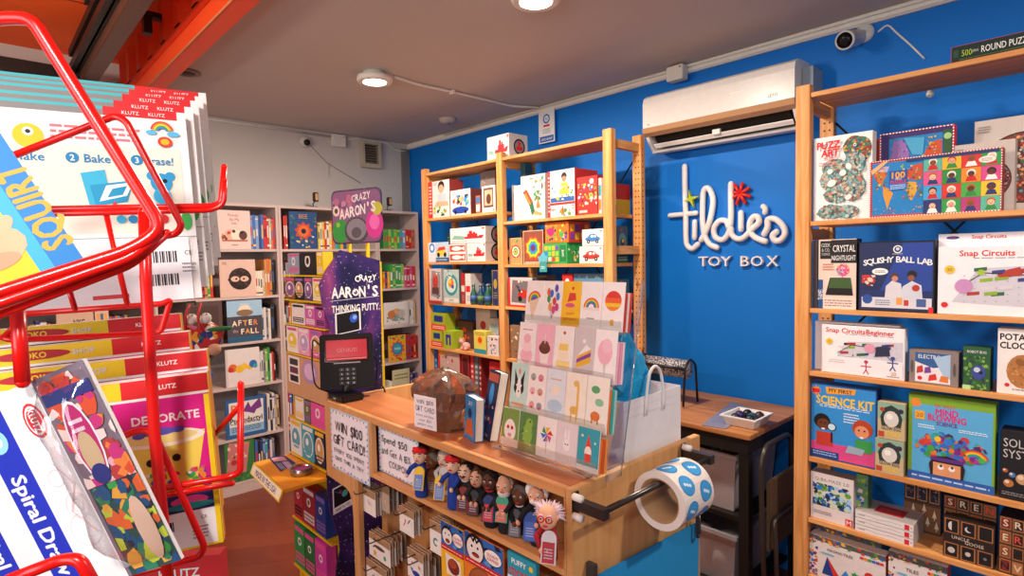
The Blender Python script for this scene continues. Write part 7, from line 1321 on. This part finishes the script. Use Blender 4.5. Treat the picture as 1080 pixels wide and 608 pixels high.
A_, W_, H_ = onF(351.5, 373, 516, 544); b = B(); F = Face(b, A_-o, (W_, 0, .02), (0, 0, H_)); F.r(0, 0, 1, 1, 'white').r(.06, .24, .94, .94, '#0c0a14').disc(.6, .6, .15, '#5ab0a0').disc(.38, .74, .08, '#8a3a3a').line([(.1, .85), (.5, .62), (.9, .7)], .02, '#4a6ad8').t('EARTH TO', .5, .12, .12, 'black', .7); b.build('photo_print', t)
# header card on two yellow stalks
TL, TR_, BL = at(349, 202, 2.60), at(401.5, 193.5, 2.46), at(350.5, 258, 2.61); U = TR_-TL; U.z = 0; V = Vector((0, 0, TL.z-BL.z)); H0 = Vector((TL.x, TL.y, BL.z+.0)); Ul = U.length
pts = []
for cx, cy, a0 in ((.9, .88, 0), (.1, .88, 90), (.1, .12, 180), (.9, .12, 270)): pts += [(cx+.1*math.cos(math.radians(a0+k*30)), cy+.12*math.sin(math.radians(a0+k*30))) for k in range(4)]
N = U.cross(V).normalized(); b = B(); b.prism(pts, H0-N*.006-o, U, V, N*.006, gal); b.build('header_card', t)
b = B(); F = Face(b, H0-o, U, V)
F.poly([(p_[0]*.985+.007, p_[1]*.975+.012) for p_ in pts], '#4a3a5a').poly([(p_[0]*.96+.02, p_[1]*.94+.03) for p_ in pts], '#8a5a86').blobsin([(.35, .7, .3, .2), (.8, .3, .15, .2)], 30, .07, ['#c88aa0', '#6a4a80', '#b86a92'], 3)
F.el(.18, .24, .17, .22, '#2f9a3f').el(.13, .36, .04, .05, '#8ac84a').el(.50, .24, .24, .25, '#4a4450').el(.50, .26, .20, .20, '#8a8490').el(.50, .20, .1, .1, '#5a545e').el(.86, .34, .17, .26, '#d8379a').el(.86, .38, .10, .14, '#f070c0').el(.92, .62, .1, .12, '#c8c83a').el(.1, .62, .07, .10, '#e8d8c8').el(.1, .62, .035, .05, '#5a3a3a')
for k, ch in enumerate('CRAZY'): F.t(ch, .46+k*.075, .83+.012*k, .13, 'white', .065, bold=1.6); F.k -= 1
for k, ch in enumerate("AARON'S"): F.t(ch, .22+k*.105, .56+.018*k, .19, 'white', .095 if ch != "'" else .03, bold=2.2); F.k -= 1
b.build('header_print', t)
for q in (.32, .68): P_ = H0+U*q-N*.009-o; B().box(P_.x-.008, P_.y-.004, ZT-.25, P_.x+.008, P_.y+.002, P_.z+.03, yl).build('stalk', t)
# pocket rows with packs
PX_ = DX0+.005
rowsd = [(264, 290, [(304, 316, '#8a9cb0'), (316, 334, '#1c1a1e'), (334, 345, '#e8c428')]), (290.5, 317, [(300, 312, '#8a5a34'), (311, 321, '#17151a'), (321, 330, '#5a4a7a'), (330, 341, '#e8dfa8')]), (319.5, 344, [(308, 322, '#e6e0dc'), (322, 333, '#c860a8'), (333, 344, '#b04a9a')]), (345, 376, [(301, 315, '#ece6d8'), (315, 327, '#e8a0c8'), (327, 340, '#d85a9c')]), (421, 447, [(312, 321, '#e8e2dc'), (321, 328, '#6a6a3a'), (328, 343, '#e050a0')]), (447, 486, [(306, 319, '#dfe2dc'), (319, 332, '#3aa0b8'), (332, 343, '#23233c')]), (513, 555, [(311, 320, '#c02c34'), (320, 333, '#a8242c'), (333, 344, '#1f3a8a')]), (560, 606, [(311, 323, '#2a8a44'), (322, 333, '#1f6a34'), (333, 345, '#c83a9a')])]
nm = ['top', 'second', 'third', 'fourth', 'fifth', 'sixth', 'seventh', 'lowest']; pn = {'#8a9cb0': 'steel blue', '#1c1a1e': 'black', '#e8c428': 'yellow', '#8a5a34': 'brown', '#17151a': 'black', '#5a4a7a': 'dull purple', '#e8dfa8': 'pale yellow', '#e6e0dc': 'white', '#c860a8': 'orchid', '#b04a9a': 'mauve', '#ece6d8': 'cream', '#e8a0c8': 'light pink', '#d85a9c': 'rose pink', '#e8e2dc': 'white', '#6a6a3a': 'olive', '#e050a0': 'hot pink', '#dfe2dc': 'pale grey', '#3aa0b8': 'aqua', '#23233c': 'dark navy', '#c02c34': 'bright red', '#a8242c': 'deep red', '#1f3a8a': 'royal blue', '#2a8a44': 'green', '#1f6a34': 'dark green', '#c83a9a': 'magenta'}
for k, (y0, y1, its) in enumerate(rowsd):
    z1, z0 = on('x', PX_, 325, y0).z, on('x', PX_, 325, y1).z
    B().box(DX0+.0-o.x, DY0+.013-o.y, z0-.008, DX0+.0595-o.x, DY1-.010-o.y, z0-.002, yl).build('pocket_shelf', t)
    for j, (pl, pr, c) in enumerate(its):
        a, e = on('x', PX_, pl, y1), on('x', PX_, pr, y1); ya, ye = min(a.y, DY1-.011), max(e.y, DY0+.013)
        if ya-ye < .02: ye = ya-.03
        g = Pack(ya-ye-.003, .045, (z1-z0)-.0105, c, .001); F = g.F; rr_ = random.Random(k*9+j); alt = rr_.choice(['#e8e0d8', '#141216', '#e8b52c', '#d8508a', '#8a6ab0'])
        if k in (1, 3, 5): F.el(.5, .45, .42, .36, '#e8e2da').el(.5, .45, .36, .31, rr_.choice(['#c89a5a', '#b8a0c8', '#e8c83a', '#5aa0b0', '#8a5a9a'])).el(.44, .52, .12, .1, 'white')
        else: F.r(.1, .1, .9, .34, alt).disc(.5, .62, .16, '#e8e2da').disc(.5, .62, .09, c)
        F.r(.1, .84, .9, .95, alt).words(.15, .12, .85, .32, 2, c)
        g.put('putty_pack', (PX_, (ya+ye)/2, z0+.0005), -PI/2, f'{pn[c]} putty pack, {["first", "second", "third", "fourth"][j]} from the left in the {nm[k]} pocket of the putty display', 'putty pack', 'putty packs on the yellow display')
z1, z0 = on('x', DX0, 320, 378).z, on('x', DX0, 320, 420).z
b = B(); b.box(DX0+.0-o.x, DY0+.013-o.y, z0, DX0+.01-o.x, DY1-.010-o.y, z1, M('#c99a70', .6)); F = Face(b, (DX0-o.x, DY1-.01-o.y, z0), (0, DY0-DY1+.023, 0), (0, 0, z1-z0)); F.r(.06, .3, .36, .98, '#e8e2da')
for i in range(3): F.r(.1, .34+.21*i, .32, .50+.21*i, ['#2a2228', '#6a3a4a', '#3a3a3a'][i])
F.el(.62, .7, .2, .3, '#b090b8').el(.62, .7, .14, .2, '#d8b8d8'); b.build('sample_panel', t)
# jutting yellow tray
ZS = .73; s0, s1 = on('z', ZS, 269, 488), on('z', ZS, 300, 517); s2 = Vector((DX0-.001, DY0+.0, ZS)); s3 = Vector((DX0-.001, DY1-.01, ZS)); orm = M('#eca21a', .45)
b = B(); top = [s0, s1, Vector((DX0-.001, s1.y, ZS)), Vector((DX0-.001, s0.y, ZS))]; b.add([q-o for q in top]+[q-o-Vector((0, 0, .012)) for q in top], [(0, 1, 2, 3), (7, 6, 5, 4)]+[(i, 4+i, 4+(i+1) % 4, (i+1) % 4) for i in range(4)], orm); b.build('tray', t)
b = B(); U = s1-s0; V = Vector((.018, 0, .045)); b.obox(s0-V-o+Vector((-.002, 0, 0)), U, V, (-.004, 0, .0015), yl); F = Face(b, s0-V-o+Vector((-.0062, 0, .0016)), U, V); F.r(.02, .1, .98, .9, '#f6f0d8').t('MADE IN THE USA!', .5, .5, .5, '#22205a', .88, bold=1.4); b.build('tray_lip', t)
p = on('z', ZS, 318, 500); tn_ = thing('putty_tin', 'open round tin of magenta putty on the yellow display tray', 'tin', (p.x, p.y, ZS+.001)); R_ = .043
B().lathe([(R_-.002, 0), (R_, .003), (R_, .012), (R_+.002, .014), (R_+.002, .017), (R_, .019), (R_, .027), (R_-.001, .028), (R_-.003, .027), (R_-.003, .004), (0, .004)], M('#a8a09a', .25, .9), seg=36).build('tin_body', tn_); B().lathe([(R_-.0035, .006), (R_-.004, .019), (R_*.5, .021), (0, .020)], M('#b0329a', .3), seg=30).build('putty', tn_)
q = [on('z', ZS+.0008, *c_) for c_ in ((283, 483), (300, 481), (312, 489), (296, 498))]; q = [q[0], q[3], q[2], q[1]]; b = B(); b.add(q+[v_+Vector((0, 0, .0012)) for v_ in q], [(3, 2, 1, 0), (4, 5, 6, 7)]+[(i, (i+1) % 4, 4+(i+1) % 4, 4+i) for i in range(4)], '#232c78'); F = Face(b, q[0]+Vector((0, 0, .0013)), q[1]-q[0], q[3]-q[0]); F.r(.08, .1, .35, .9, '#d8a0a8').r(.42, .5, .92, .9, '#b8a8c8').words(.45, .1, .9, .42, 3, '#c8d0e8')
tag(b.build('leaflet'), 'small blue printed leaflet lying on the yellow display tray', 'leaflet')
# ---------------------------------------------------------------- red wire spinner rack of craft kits, close to the camera
rd = M('#e01410', .28, 0, .5)
rack = thing('display_rack', 'red wire spinner rack of craft kits at the left edge of the picture', 'display rack', tuple(Vector((at(-520, 400, .55).x, at(-520, 400, .55).y, 0)))); RO = rack.location.copy()
def wire(name, pts, r, fil=.02, closed=False):
    P = [at(*p)-RO for p in pts]; b = B(); b.tube(P, r, rd, 10, fil, 6, closed)
    if not closed:
        for e in (P[0], P[-1]): b.ball(e, r, rd, 10)
    return b.build(name, rack)
# pole and foot
B().tube([(0, 0, .02), (0, 0, 2.02)], .014, rd, 12).ball((0, 0, 2.02), .018, rd, 10).build('pole', rack); B().lathe([(.20, 0), (.20, .012), (.03, .03), (.016, .06)], rd, seg=28).build('foot', rack)
def quad(TR, BR, TLpx):
    tr, br = at(*TR), at(*BR); v = tr-br; d = ray(*TLpx)/FPX; k = (tr-EYE).dot(v)/d.dot(v); tl = EYE+d*k       # corner that squares the face
    return br+(tl-tr), tr-tl, v
def kit(O, U, V, th, base, name, label, art, group, side=None, topc=None, wf=1.):
    N = U.cross(V).normalized(); b = B(); b.obox(O-N*th, U, V, N*th, base); F = Face(b, O+U*(1-wf), U*wf, V); art(F)
    R = Face(b, O+U, -N*th, V); 
    if side: side(R)
    T_ = Face(b, O+V, U, -N*th)
    if topc: T_.r(0, 0, 1, 1, topc)
    return tag(b.build(name), label, 'craft kit', group)
# top row: the white backs of eraser kits
def white_back(F):
    F.r(-.6, .955, .56, 1, '#8a8684').r(-.6, .985, .60, 1, '#48b8c0').r(.56, .955, .95, 1, '#d8242a').t('KLUTZ', .70, .977, .018, 'white', .1).t('KLUTZ', .84, .977, .018, 'white', .1)
    F.r(.0, .36, .95, .80, '#f4ead8').disc(.20, .83, .07, '#f0c820').disc(.20, .85, .025, 'white').disc(.20, .85, .012, 'black')
    F.words(.30, .82, .74, .90, 3, '#e87880', 5)
    for x, tx, n_ in ((.16, 'Make', '1'), (.48, 'Bake', '2'), (.80, 'Erase!', '3')): F.disc(x-.09, .735, .032, '#1f84b8').t(n_, x-.09, .735, .03, 'white', bold=1.4).t(tx, x+.03, .735, .042, '#1f84b8', .15, bold=1.2)
    F.poly([(.42, .66), (.54, .68), (.56, .52), (.45, .50)], '#38b4d8').poly([(.46, .60), (.68, .63), (.64, .52), (.48, .50)], '#1f9ac8').poly([(.50, .52), (.64, .55), (.68, .62), (.54, .60)], '#f6f8f8').poly([(.54, .54), (.62, .555), (.645, .60), (.57, .585)], '#1f9ac8').star(.575, .50, .03, '#d8353a', 3)
    F.disc(.83, .62, .06, '#2a9ad0').disc(.78, .655, .028, '#2a9ad0').disc(.88, .655, .028, '#2a9ad0').disc(.81, .63, .013, 'black').disc(.85, .63, .013, 'black').el(.83, .55, .05, .045, '#38b0e0')
    F.disc(.60, .43, .025, '#38a8d0').disc(.66, .43, .025, '#1f84b8').disc(.72, .43, .025, '#38a8d0').disc(.82, .43, .03, '#d8242a').el(.95, .42, .03, .05, '#3aa84a')
    for i, c in enumerate(['#d8352c', '#f08a2c', '#f2d22c', '#3aa84a', '#2f8ad8']): F.ring(.86, .89, .055-.009*i, .064-.009*i, c, 10, 170, 12)
    F.el(.80, .882, .03, .012, '#5ab8e0').el(.92, .878, .035, .014, '#5ab8e0').el(.87, .835, .04, .028, '#d8402a').el(.87, .835, .024, .016, '#f0b82c')
    F.line([(0, .335), (1, .335)], .003, '#2a2a30').r(0, 0, .95, .33, '#f2eef0')
    for y in (.20, .08):
        for i in range(18): F.r(.66+i*.012, y, .664+i*.012+.003*(i % 3), y+.06, '#141216'); F.k -= 1
        F.k += 1
    F.t('CE', .94, .25, .025, 'dgrey', .04).words(.90, .14, .98, .2, 3, 'grey').r(.42, .03, .60, .05, '#d84a50')
TRs = [(195, 119.5, .78), (203, 113.5, .805), (209, 107, .83), (213.5, 102.5, .855), (217, 98.5, .88)]
O, U0, V = quad((195, 119.5, .78), (213.5, 314, .79), (-25, 100)); O2_, U, V = quad((195, 119.5, .78), (213.5, 314, .79), (-150, 90)); U = U0.normalized()*U.length; O = O+U0-U; WF = U0.length/U.length; base0 = at(*TRs[0])
for k, tr in enumerate(TRs):
    off = at(*tr)-base0; lab = ['white craft kit back with bake and erase steps, front of the top rack row', 'second white craft kit in the top rack row', 'third white craft kit in the top rack row', 'fourth white craft kit in the top rack row', 'rearmost white craft kit in the top rack row'][k]
    kit(O+off, U, V, .012, 'white', 'craft_kit', lab, white_back, 'white craft kits in the top rack row', side=lambda R: R.r(.25, 0, .6, 1, '#48b8c0'), topc='#e8e2e0', wf=WF)
# second row: bright kits
def boko(F):
    F.r(0, .90, 1, 1, '#f2cf1c').r(.60, .90, 1, 1, '#d81f26').t('KLUTZ', .80, .95, .026, 'white', .16, bold=1.6).el(.22, .95, .18, .030, '#b8242c').t('BOKO', .22, .95, .036, '#f2cf1c', .26, bold=2).t('SHOP', .46, .95, .034, '#e8dfd8', .2, bold=1.5).r(0, .885, 1, .90, 'white')
    F.r(0, .30, .56, .885, '#5f3018').r(.56, .36, .975, .885, '#e0188c').t('SHAPE', .38, .76, .05, 'white', .2, bold=1.8).t('DECORATE', .79, .775, .048, 'white', .34, bold=1.8).el(.40, .58, .10, .10, '#f2d23a').disc(.34, .68, .035, '#f2d23a').disc(.46, .68, .035, '#f2d23a').disc(.37, .60, .014, 'black').disc(.44, .60, .014, 'black')
    F.poly([(.55, .22), (.975, .22), (.975, .40), (.55, .40)], '#232f7c').poly([(.54, .66), (.965, .68), (.90, .36), (.62, .36)], '#f2d85a').el(.75, .66, .215, .05, '#f8f0dc').el(.75, .665, .18, .035, '#f2dc8a').el(.75, .70, .09, .022, '#5a52b8').el(.66, .69, .03, .018, '#5a52b8').el(.84, .70, .03, .018, '#5a52b8').disc(.70, .53, .02, 'black').disc(.82, .54, .02, 'black').el(.76, .48, .02, .012, '#d8508a')
    F.blobs(.58, .36, .95, .47, 40, .022, ['#3a52c8', '#d8352c', '#3aa84a', '#f08a2c', '#d8508a', 'white'], 5).el(.72, .36, .22, .035, '#e8c23a').el(.86, .28, .09, .03, '#e850a0').el(.86, .25, .12, .02, '#28a0a8')
    F.r(0, 0, .975, .22, '#f0eef0').r(.975, 0, 1, .88, '#f2cf1c').r(0, 0, 1, .012, '#f2cf1c')
    for y in (.12, .03):
        for i in range(16): F.r(.56+i*.014, y, .565+i*.014+.003*(i % 3), y+.055, '#141216'); F.k -= 1
        F.k += 1
    F.t('CE', .92, .175, .02, 'dgrey', .04).words(.86, .05, .94, .13, 4, 'grey')
O2, U2, V2 = quad((218, 393, .66), (236, 571, .67), (-30, 424)); b0 = at(218, 393, .66)
T2 = [(218, 393, .66), (217.5, 369.5, .70), (198.5, 350, .75), (189.5, 331, .80)]
for k, tr in enumerate(T2):
    off = at(*tr)-b0
    kit(O2+off, U2, V2, .022, '#c83a2c', 'craft_kit', ['pink and yellow cake craft kit, front of the second rack row', 'second pink and yellow craft kit in the second rack row', 'third pink and yellow craft kit in the second rack row', 'rearmost pink and yellow craft kit in the second rack row'][k], boko, 'pink and yellow craft kits in the second rack row', side=lambda R: R.r(0, 0, 1, 1, '#d8842c').r(.0, 0, .3, 1, '#f2cf1c'), topc='#e8e0da')
O3, U3, V3 = quad((232, 585, .70), (244, 740, .71), (120, 596))
kit(O3, U3, V3, .02, '#c8242a', 'craft_kit', 'red-topped craft kit just below the front pink and yellow kit', lambda F: F.r(0, .8, 1, 1, '#d81f26').t('KLUTZ', .6, .9, .06, 'white', .4, bold=1.5).r(0, 0, 1, .78, '#f2eef0').r(.1, .2, .9, .7, '#2a3a8a'), 'craft kits low on the rack')
# left face of the spinner, nearest the camera
def straw(F):
    F.r(0, 0, 1, 1, '#f0c81f').r(.80, 0, 1, 1, '#1f7cc4').r(.70, 0, .80, 1, '#38a8dc').t('SQUIRT', .905, .40, .16, '#dca43a', .74, rot=90, bold=2.2).el(.45, .25, .3, .14, '#e8b08a').el(.62, .34, .14, .05, '#e8b08a', rot=30).el(.50, .16, .16, .05, '#d89a78').poly([(.3, .6), (.7, .66), (.66, .98), (.2, .98)], '#d8e8f0').el(.40, .55, .1, .06, '#3a6ad8')
a_, c_ = at(-12, 122, .47), at(88, 273, .49); Vv = a_-c_; d = ray(-70, 335)/FPX; kk = (c_-EYE).dot(Vv)/d.dot(Vv); bl_ = EYE+d*kk
kit(bl_, c_-bl_, Vv, .02, '#3a9ad0', 'craft_kit', 'blue and yellow craft kit with a hand photo, upper left on the rack', straw, 'craft kits on the near face of the rack')
def spiral(F):
    F.r(0, 0, 1, 1, '#f3efee').r(.30, 0, .47, 1, '#1c2fb8').r(.0, 0, .14, 1, '#1c2fb8').t('Spiral Draw', .385, .36, .085, 'white', .52, rot=-90, bold=2).t('Spiral Draw', .07, .2, .085, 'white', .5, rot=-90, bold=2).disc(.37, .80, .06, '#9ad8f0').disc(.37, .80, .03, '#e8f6fa').star(.40, .92, .05, '#f0a08a', 7)
    F.el(.62, .83, .055, .085, '#d8222c').el(.62, .83, .045, .072, '#e8e0dc').el(.62, .83, .038, .06, '#d8222c').t('KLUTZ', .62, .83, .04, 'white', .11, rot=-90, bold=1.5)
    F.ring(.62, .40, .03, .032, '#e0c8c8').ring(.62, .40, .06, .062, '#e0c8c8').ring(.60, .28, .08, .082, '#d8d8e0').ring(.58, .55, .04, .042, '#e0b8c0').line([(.6, .62), (.66, .5), (.58, .38), (.66, .25)], .004, '#d8a8b0')
    F.r(.70, 0, 1, 1, '#7a6a78').r(.72, 0, 1, .46, '#2a4a46').blobs(.73, .0, 1, .45, 70, .05, ['#2a7a5a', '#1f4f7a', '#d8602c', '#3a9a4a', '#b8c83a', '#2a2a3a', '#e0a03a'], 4).blobs(.72, .45, 1, .98, 60, .05, ['#d8502c', '#e8843a', '#c8307a', '#e8a8b8', '#f0d8d0', '#b83a3a'], 6).r(.72, .86, .99, .92, '#23327a').el(.83, .66, .075, .2, '#f0eaf0').el(.83, .66, .065, .185, '#b8246a').el(.83, .60, .05, .11, '#c8b088').el(.83, .50, .05, .05, '#2a2f7a').words(.79, .70, .87, .78, 2, '#f0d8e8').el(.92, .2, .05, .16, '#d8b8a0')
a_, c_ = at(88, 379, .50), at(192, 590, .52); Vs = a_-c_; d = ray(-85, 452)/FPX; kk = (a_-EYE).dot(Vs)/d.dot(Vs); tl = EYE+d*kk; Us = a_-tl; Os = c_-Us
sp = kit(Os, Us, Vs, .003, '#e8e2e0', 'craft_kit', 'white and blue spiral drawing kit with a clear blister, lower left on the rack', spiral, 'craft kits on the near face of the rack')
Ns = Us.cross(Vs).normalized(); b = B(); vs_, fs_ = [], []; nu, nv = 10, 16
for j in range(nv+1):
    for i in range(nu+1):
        u, v_ = i/nu, j/nv; hgt = .022*min(1, 4*u*(1-u)*1.6)*min(1, 4*v_*(1-v_)*2)*(1+.25*noise.noise(Vector((u*5, v_*7, 1)))); vs_.append(Os+Us*(.71+.285*u)+Vs*(.05+.92*v_)+Ns*(.004+hgt))
b.add(vs_, [(j*(nu+1)+i, j*(nu+1)+i+1, (j+1)*(nu+1)+i+1, (j+1)*(nu+1)+i) for j in range(nv) for i in range(nu)], clear('blister', '#fbf8f8', .04, .08), True); q = b.build('blister'); q.parent = sp; q['label'] = 'clear plastic blister'
# wires
r1 = .0050
wire('shelf_rail', [(-30, 24, .44), (10, 19, .44), (34, 20, .44), (60, 62, .445), (172, 241, .47), (140, 263, .46), (0, 308, .42), (-30, 318, .41)], r1, .014)
wire('shelf_rail', [(166, 248, .47), (140, 271, .46), (0, 320, .42), (-30, 330, .41)], .0042, .01); wire('shelf_rail', [(176, 246, .475), (140, 279, .465), (0, 332, .425), (-30, 343, .415)], .0034, .01)
wire('pocket_loop', [(10, 166, .56), (122, 122, .585), (133, 128, .585), (192, 238, .60), (186, 247, .60), (150, 253, .59)], .0036, .010)
wire('pocket_arm', [(40, 221, .57), (224, 217.5, .66), (233, 214, .665), (236.5, 176, .665)], .0034, .012); wire('pocket_arm', [(40, 226, .565), (222, 222, .655), (236, 216, .66), (237, 190, .66)], .0030, .012)
wire('upright', [(152, 224, .575), (154, 300, .575), (163, 458, .585), (173, 560, .59), (180, 640, .60)], .0056, 0)
wire('upright', [(18, 322, .50), (24, 403, .50)], .0058, 0)
wire('brace', [(112, 226, .60), (134, 320, .60)], .0028, 0); wire('brace', [(70, 296, .60), (79, 326, .60)], .0028, 0)
wire('pocket_loop', [(28, 331, .60), (172, 320.5, .66), (180, 316, .665), (170, 350, .665), (160, 352, .66), (12, 359, .595), (2, 356, .595)], .0032, .012)
wire('brace', [(28, 332, .60), (4, 356, .595)], .0030, 0)
wire('pocket_loop', [(112, 468, .58), (148, 453, .60), (163, 458, .60), (216, 577, .63), (210, 588, .63), (140, 606, .60)], .0036, .012)
wire('pocket_arm', [(150, 519, .60), (243, 503, .645), (253.5, 498, .648), (254, 405, .65)], .0036, .012); wire('pocket_arm', [(150, 527, .598), (245, 510, .642)], .0032, 0)
wire('brace', [(226, 459, .70), (253.5, 428, .651)], .0030, 0)
wire('pocket_loop', [(10, 612, .44), (66, 590, .455), (84, 590, .455), (112, 640, .46)], .0048, .012)
# printed bag with little frog heads hanging behind the rack
c = at(207, 352, 1.35); t = thing('hanging_puppet_bag', 'red patterned fabric bag with two white frog heads hanging behind the rack', 'puppet bag', tuple(c)); S_ = 1.35/611
fab, nt, pf = new_mat('folk_print'); v = nt.nodes.new('ShaderNodeTexVoronoi'); v.inputs['Scale'].default_value = 85; tcn = nt.nodes.new('ShaderNodeTexCoord'); nt.links.new(tcn.outputs['Object'], v.inputs['Vector']); rp = nt.nodes.new('ShaderNodeValToRGB'); rp.color_ramp.interpolation = 'CONSTANT'; el = rp.color_ramp.elements; el[0].color = (*lin('#a8201c'), 1); el[1].position = .62; el[1].color = (*lin('#2a6a3c'), 1)
for p_, c_ in ((.72, '#d8902c'), (.82, '#23306a'), (.90, '#d8d0c0')): e = el.new(p_); e.color = (*lin(c_), 1)
sp_ = nt.nodes.new('ShaderNodeSeparateColor'); nt.links.new(v.outputs['Color'], sp_.inputs[0]); nt.links.new(sp_.outputs[0], rp.inputs[0]); nt.links.new(rp.outputs[0], pf.inputs['Base Color']); pf.inputs['Roughness'].default_value = .9
def L(px, py, dd=0): return RT*((px-207)*S_)+UP*((352-py)*S_)+FW*dd
b = B(); N_ = -FW
b.prism([(-18, -8), (-12, 8), (-2, 4), (8, 12), (24, 3), (15, -20), (8, -32), (-6, -28), (-14, -22)], L(207, 352), RT*S_, UP*S_, FW*.03, fab); b.build('pouch', t)
for k, (px, py) in enumerate(((202, 337), (217, 336))):
    h = B(); h.ball(L(px, py), (.013, .010, .013), M('#d8d2c8', .9), 12); h.build('frog_head', t); h = B()
    for s in (-1, 1): h.ball(L(px+s*2.4, py-4.5, -.006), (.0022, .002, .002), '#2f8a3c', 8)
    h.build('frog_eyes', t)
B().tube([L(197, 352, -.004), L(201, 330, -.02), L(200, 322, 0)], .0022, M('#c81f1c', .7), 6, .01).tube([L(216, 350, -.004), L(213, 336, -.022), L(212, 320, 0)], .0022, M('#c81f1c', .7), 6, .01).build('strap', t)
B().ball(L(232, 347), (.03, .006, .006), M('#2a6a34', .8), 8).build('ribbon', t); B().tube([L(212, 372, -.005), L(216, 385, -.008), L(222, 396, -.004), L(219, 404)], [.008, .010, .009, .006], M('#2a5ab0', .8), 8).build('blue_scarf', t); B().ball(L(226, 369), (.016, .012, .014), M('#c09070', .8), 10).build('hand', t)
B().tube([L(204, 378), L(203, 400)], [.012, .014], M('#9a2430', .8), 8).build('sleeve', t); B().tube([L(206, 322), L(206, 318), L(150, 325, -.35)], .002, M('#1a1614', .4), 6).build('hook', t)
# ---------------------------------------------------------------- light
sc = bpy.context.scene
w = bpy.data.worlds.new('daylight'); sc.world = w; w.use_nodes = True
bg = w.node_tree.nodes['Background']; bg.inputs[0].default_value = (.86, .93, 1, 1); bg.inputs[1].default_value = .10
def area(name, loc, target, size, e, col, sy=None):
    ld = bpy.data.lights.new(name, 'AREA'); ld.energy = e; ld.color = col; ld.size = size
    if sy: ld.shape = 'RECTANGLE'; ld.size_y = sy
    o = bpy.data.objects.new(name, ld); COL.objects.link(o); o.location = loc
    o.rotation_euler = (Vector(target)-Vector(loc)).to_track_quat('-Z', 'Y').to_euler(); return o
area('camera_flash', (-.30, .02, 2.02), (1.3, 1.7, 1.2), .10, 8.5, (1, .95, .9))
area('front_fill', (-2.3, .1, 1.7), (1.3, 1.7, 1.15), 1.6, 44, (.92, .96, 1), 1.6)  # added soft fill from the unseen side, lifts counter and shelf fronts
t = thing('fill_bulb', 'bare bulb on a short cord under the orange container roof, outside the picture', 'pendant lamp', (-.55, 2.6, ROOF))  # bulb added out of view to brighten the container roof
B().tube([(0, 0, 0), (0, 0, -.40)], .004, 'black', 6).lathe([(.016, -.40), (.018, -.44), (.012, -.445)], 'black', seg=12).build('cord', t)
B().lathe([(.012, -.446), (.03, -.48), (.032, -.50), (.02, -.525), (0, -.53)], lampm, seg=16).build('bulb', t)
ld = bpy.data.lights.new('fill_bulb_glow', 'POINT'); ld.energy = 45; ld.color = (1, .85, .68); ld.shadow_soft_size = .05; lo = bpy.data.objects.new('fill_bulb_glow', ld); COL.objects.link(lo); lo.location = (0, 0, -.58); lo.parent = t
vs = sc.view_settings; vs.view_transform = 'Standard'; vs.look = 'None'; vs.gamma = 1; vs.use_curve_mapping = False; vs.exposure = 0.2
sc.cycles.max_bounces = 8; sc.cycles.transparent_max_bounces = 24; sc.cycles.use_denoising = True
sc.cycles.sample_clamp_indirect = 4
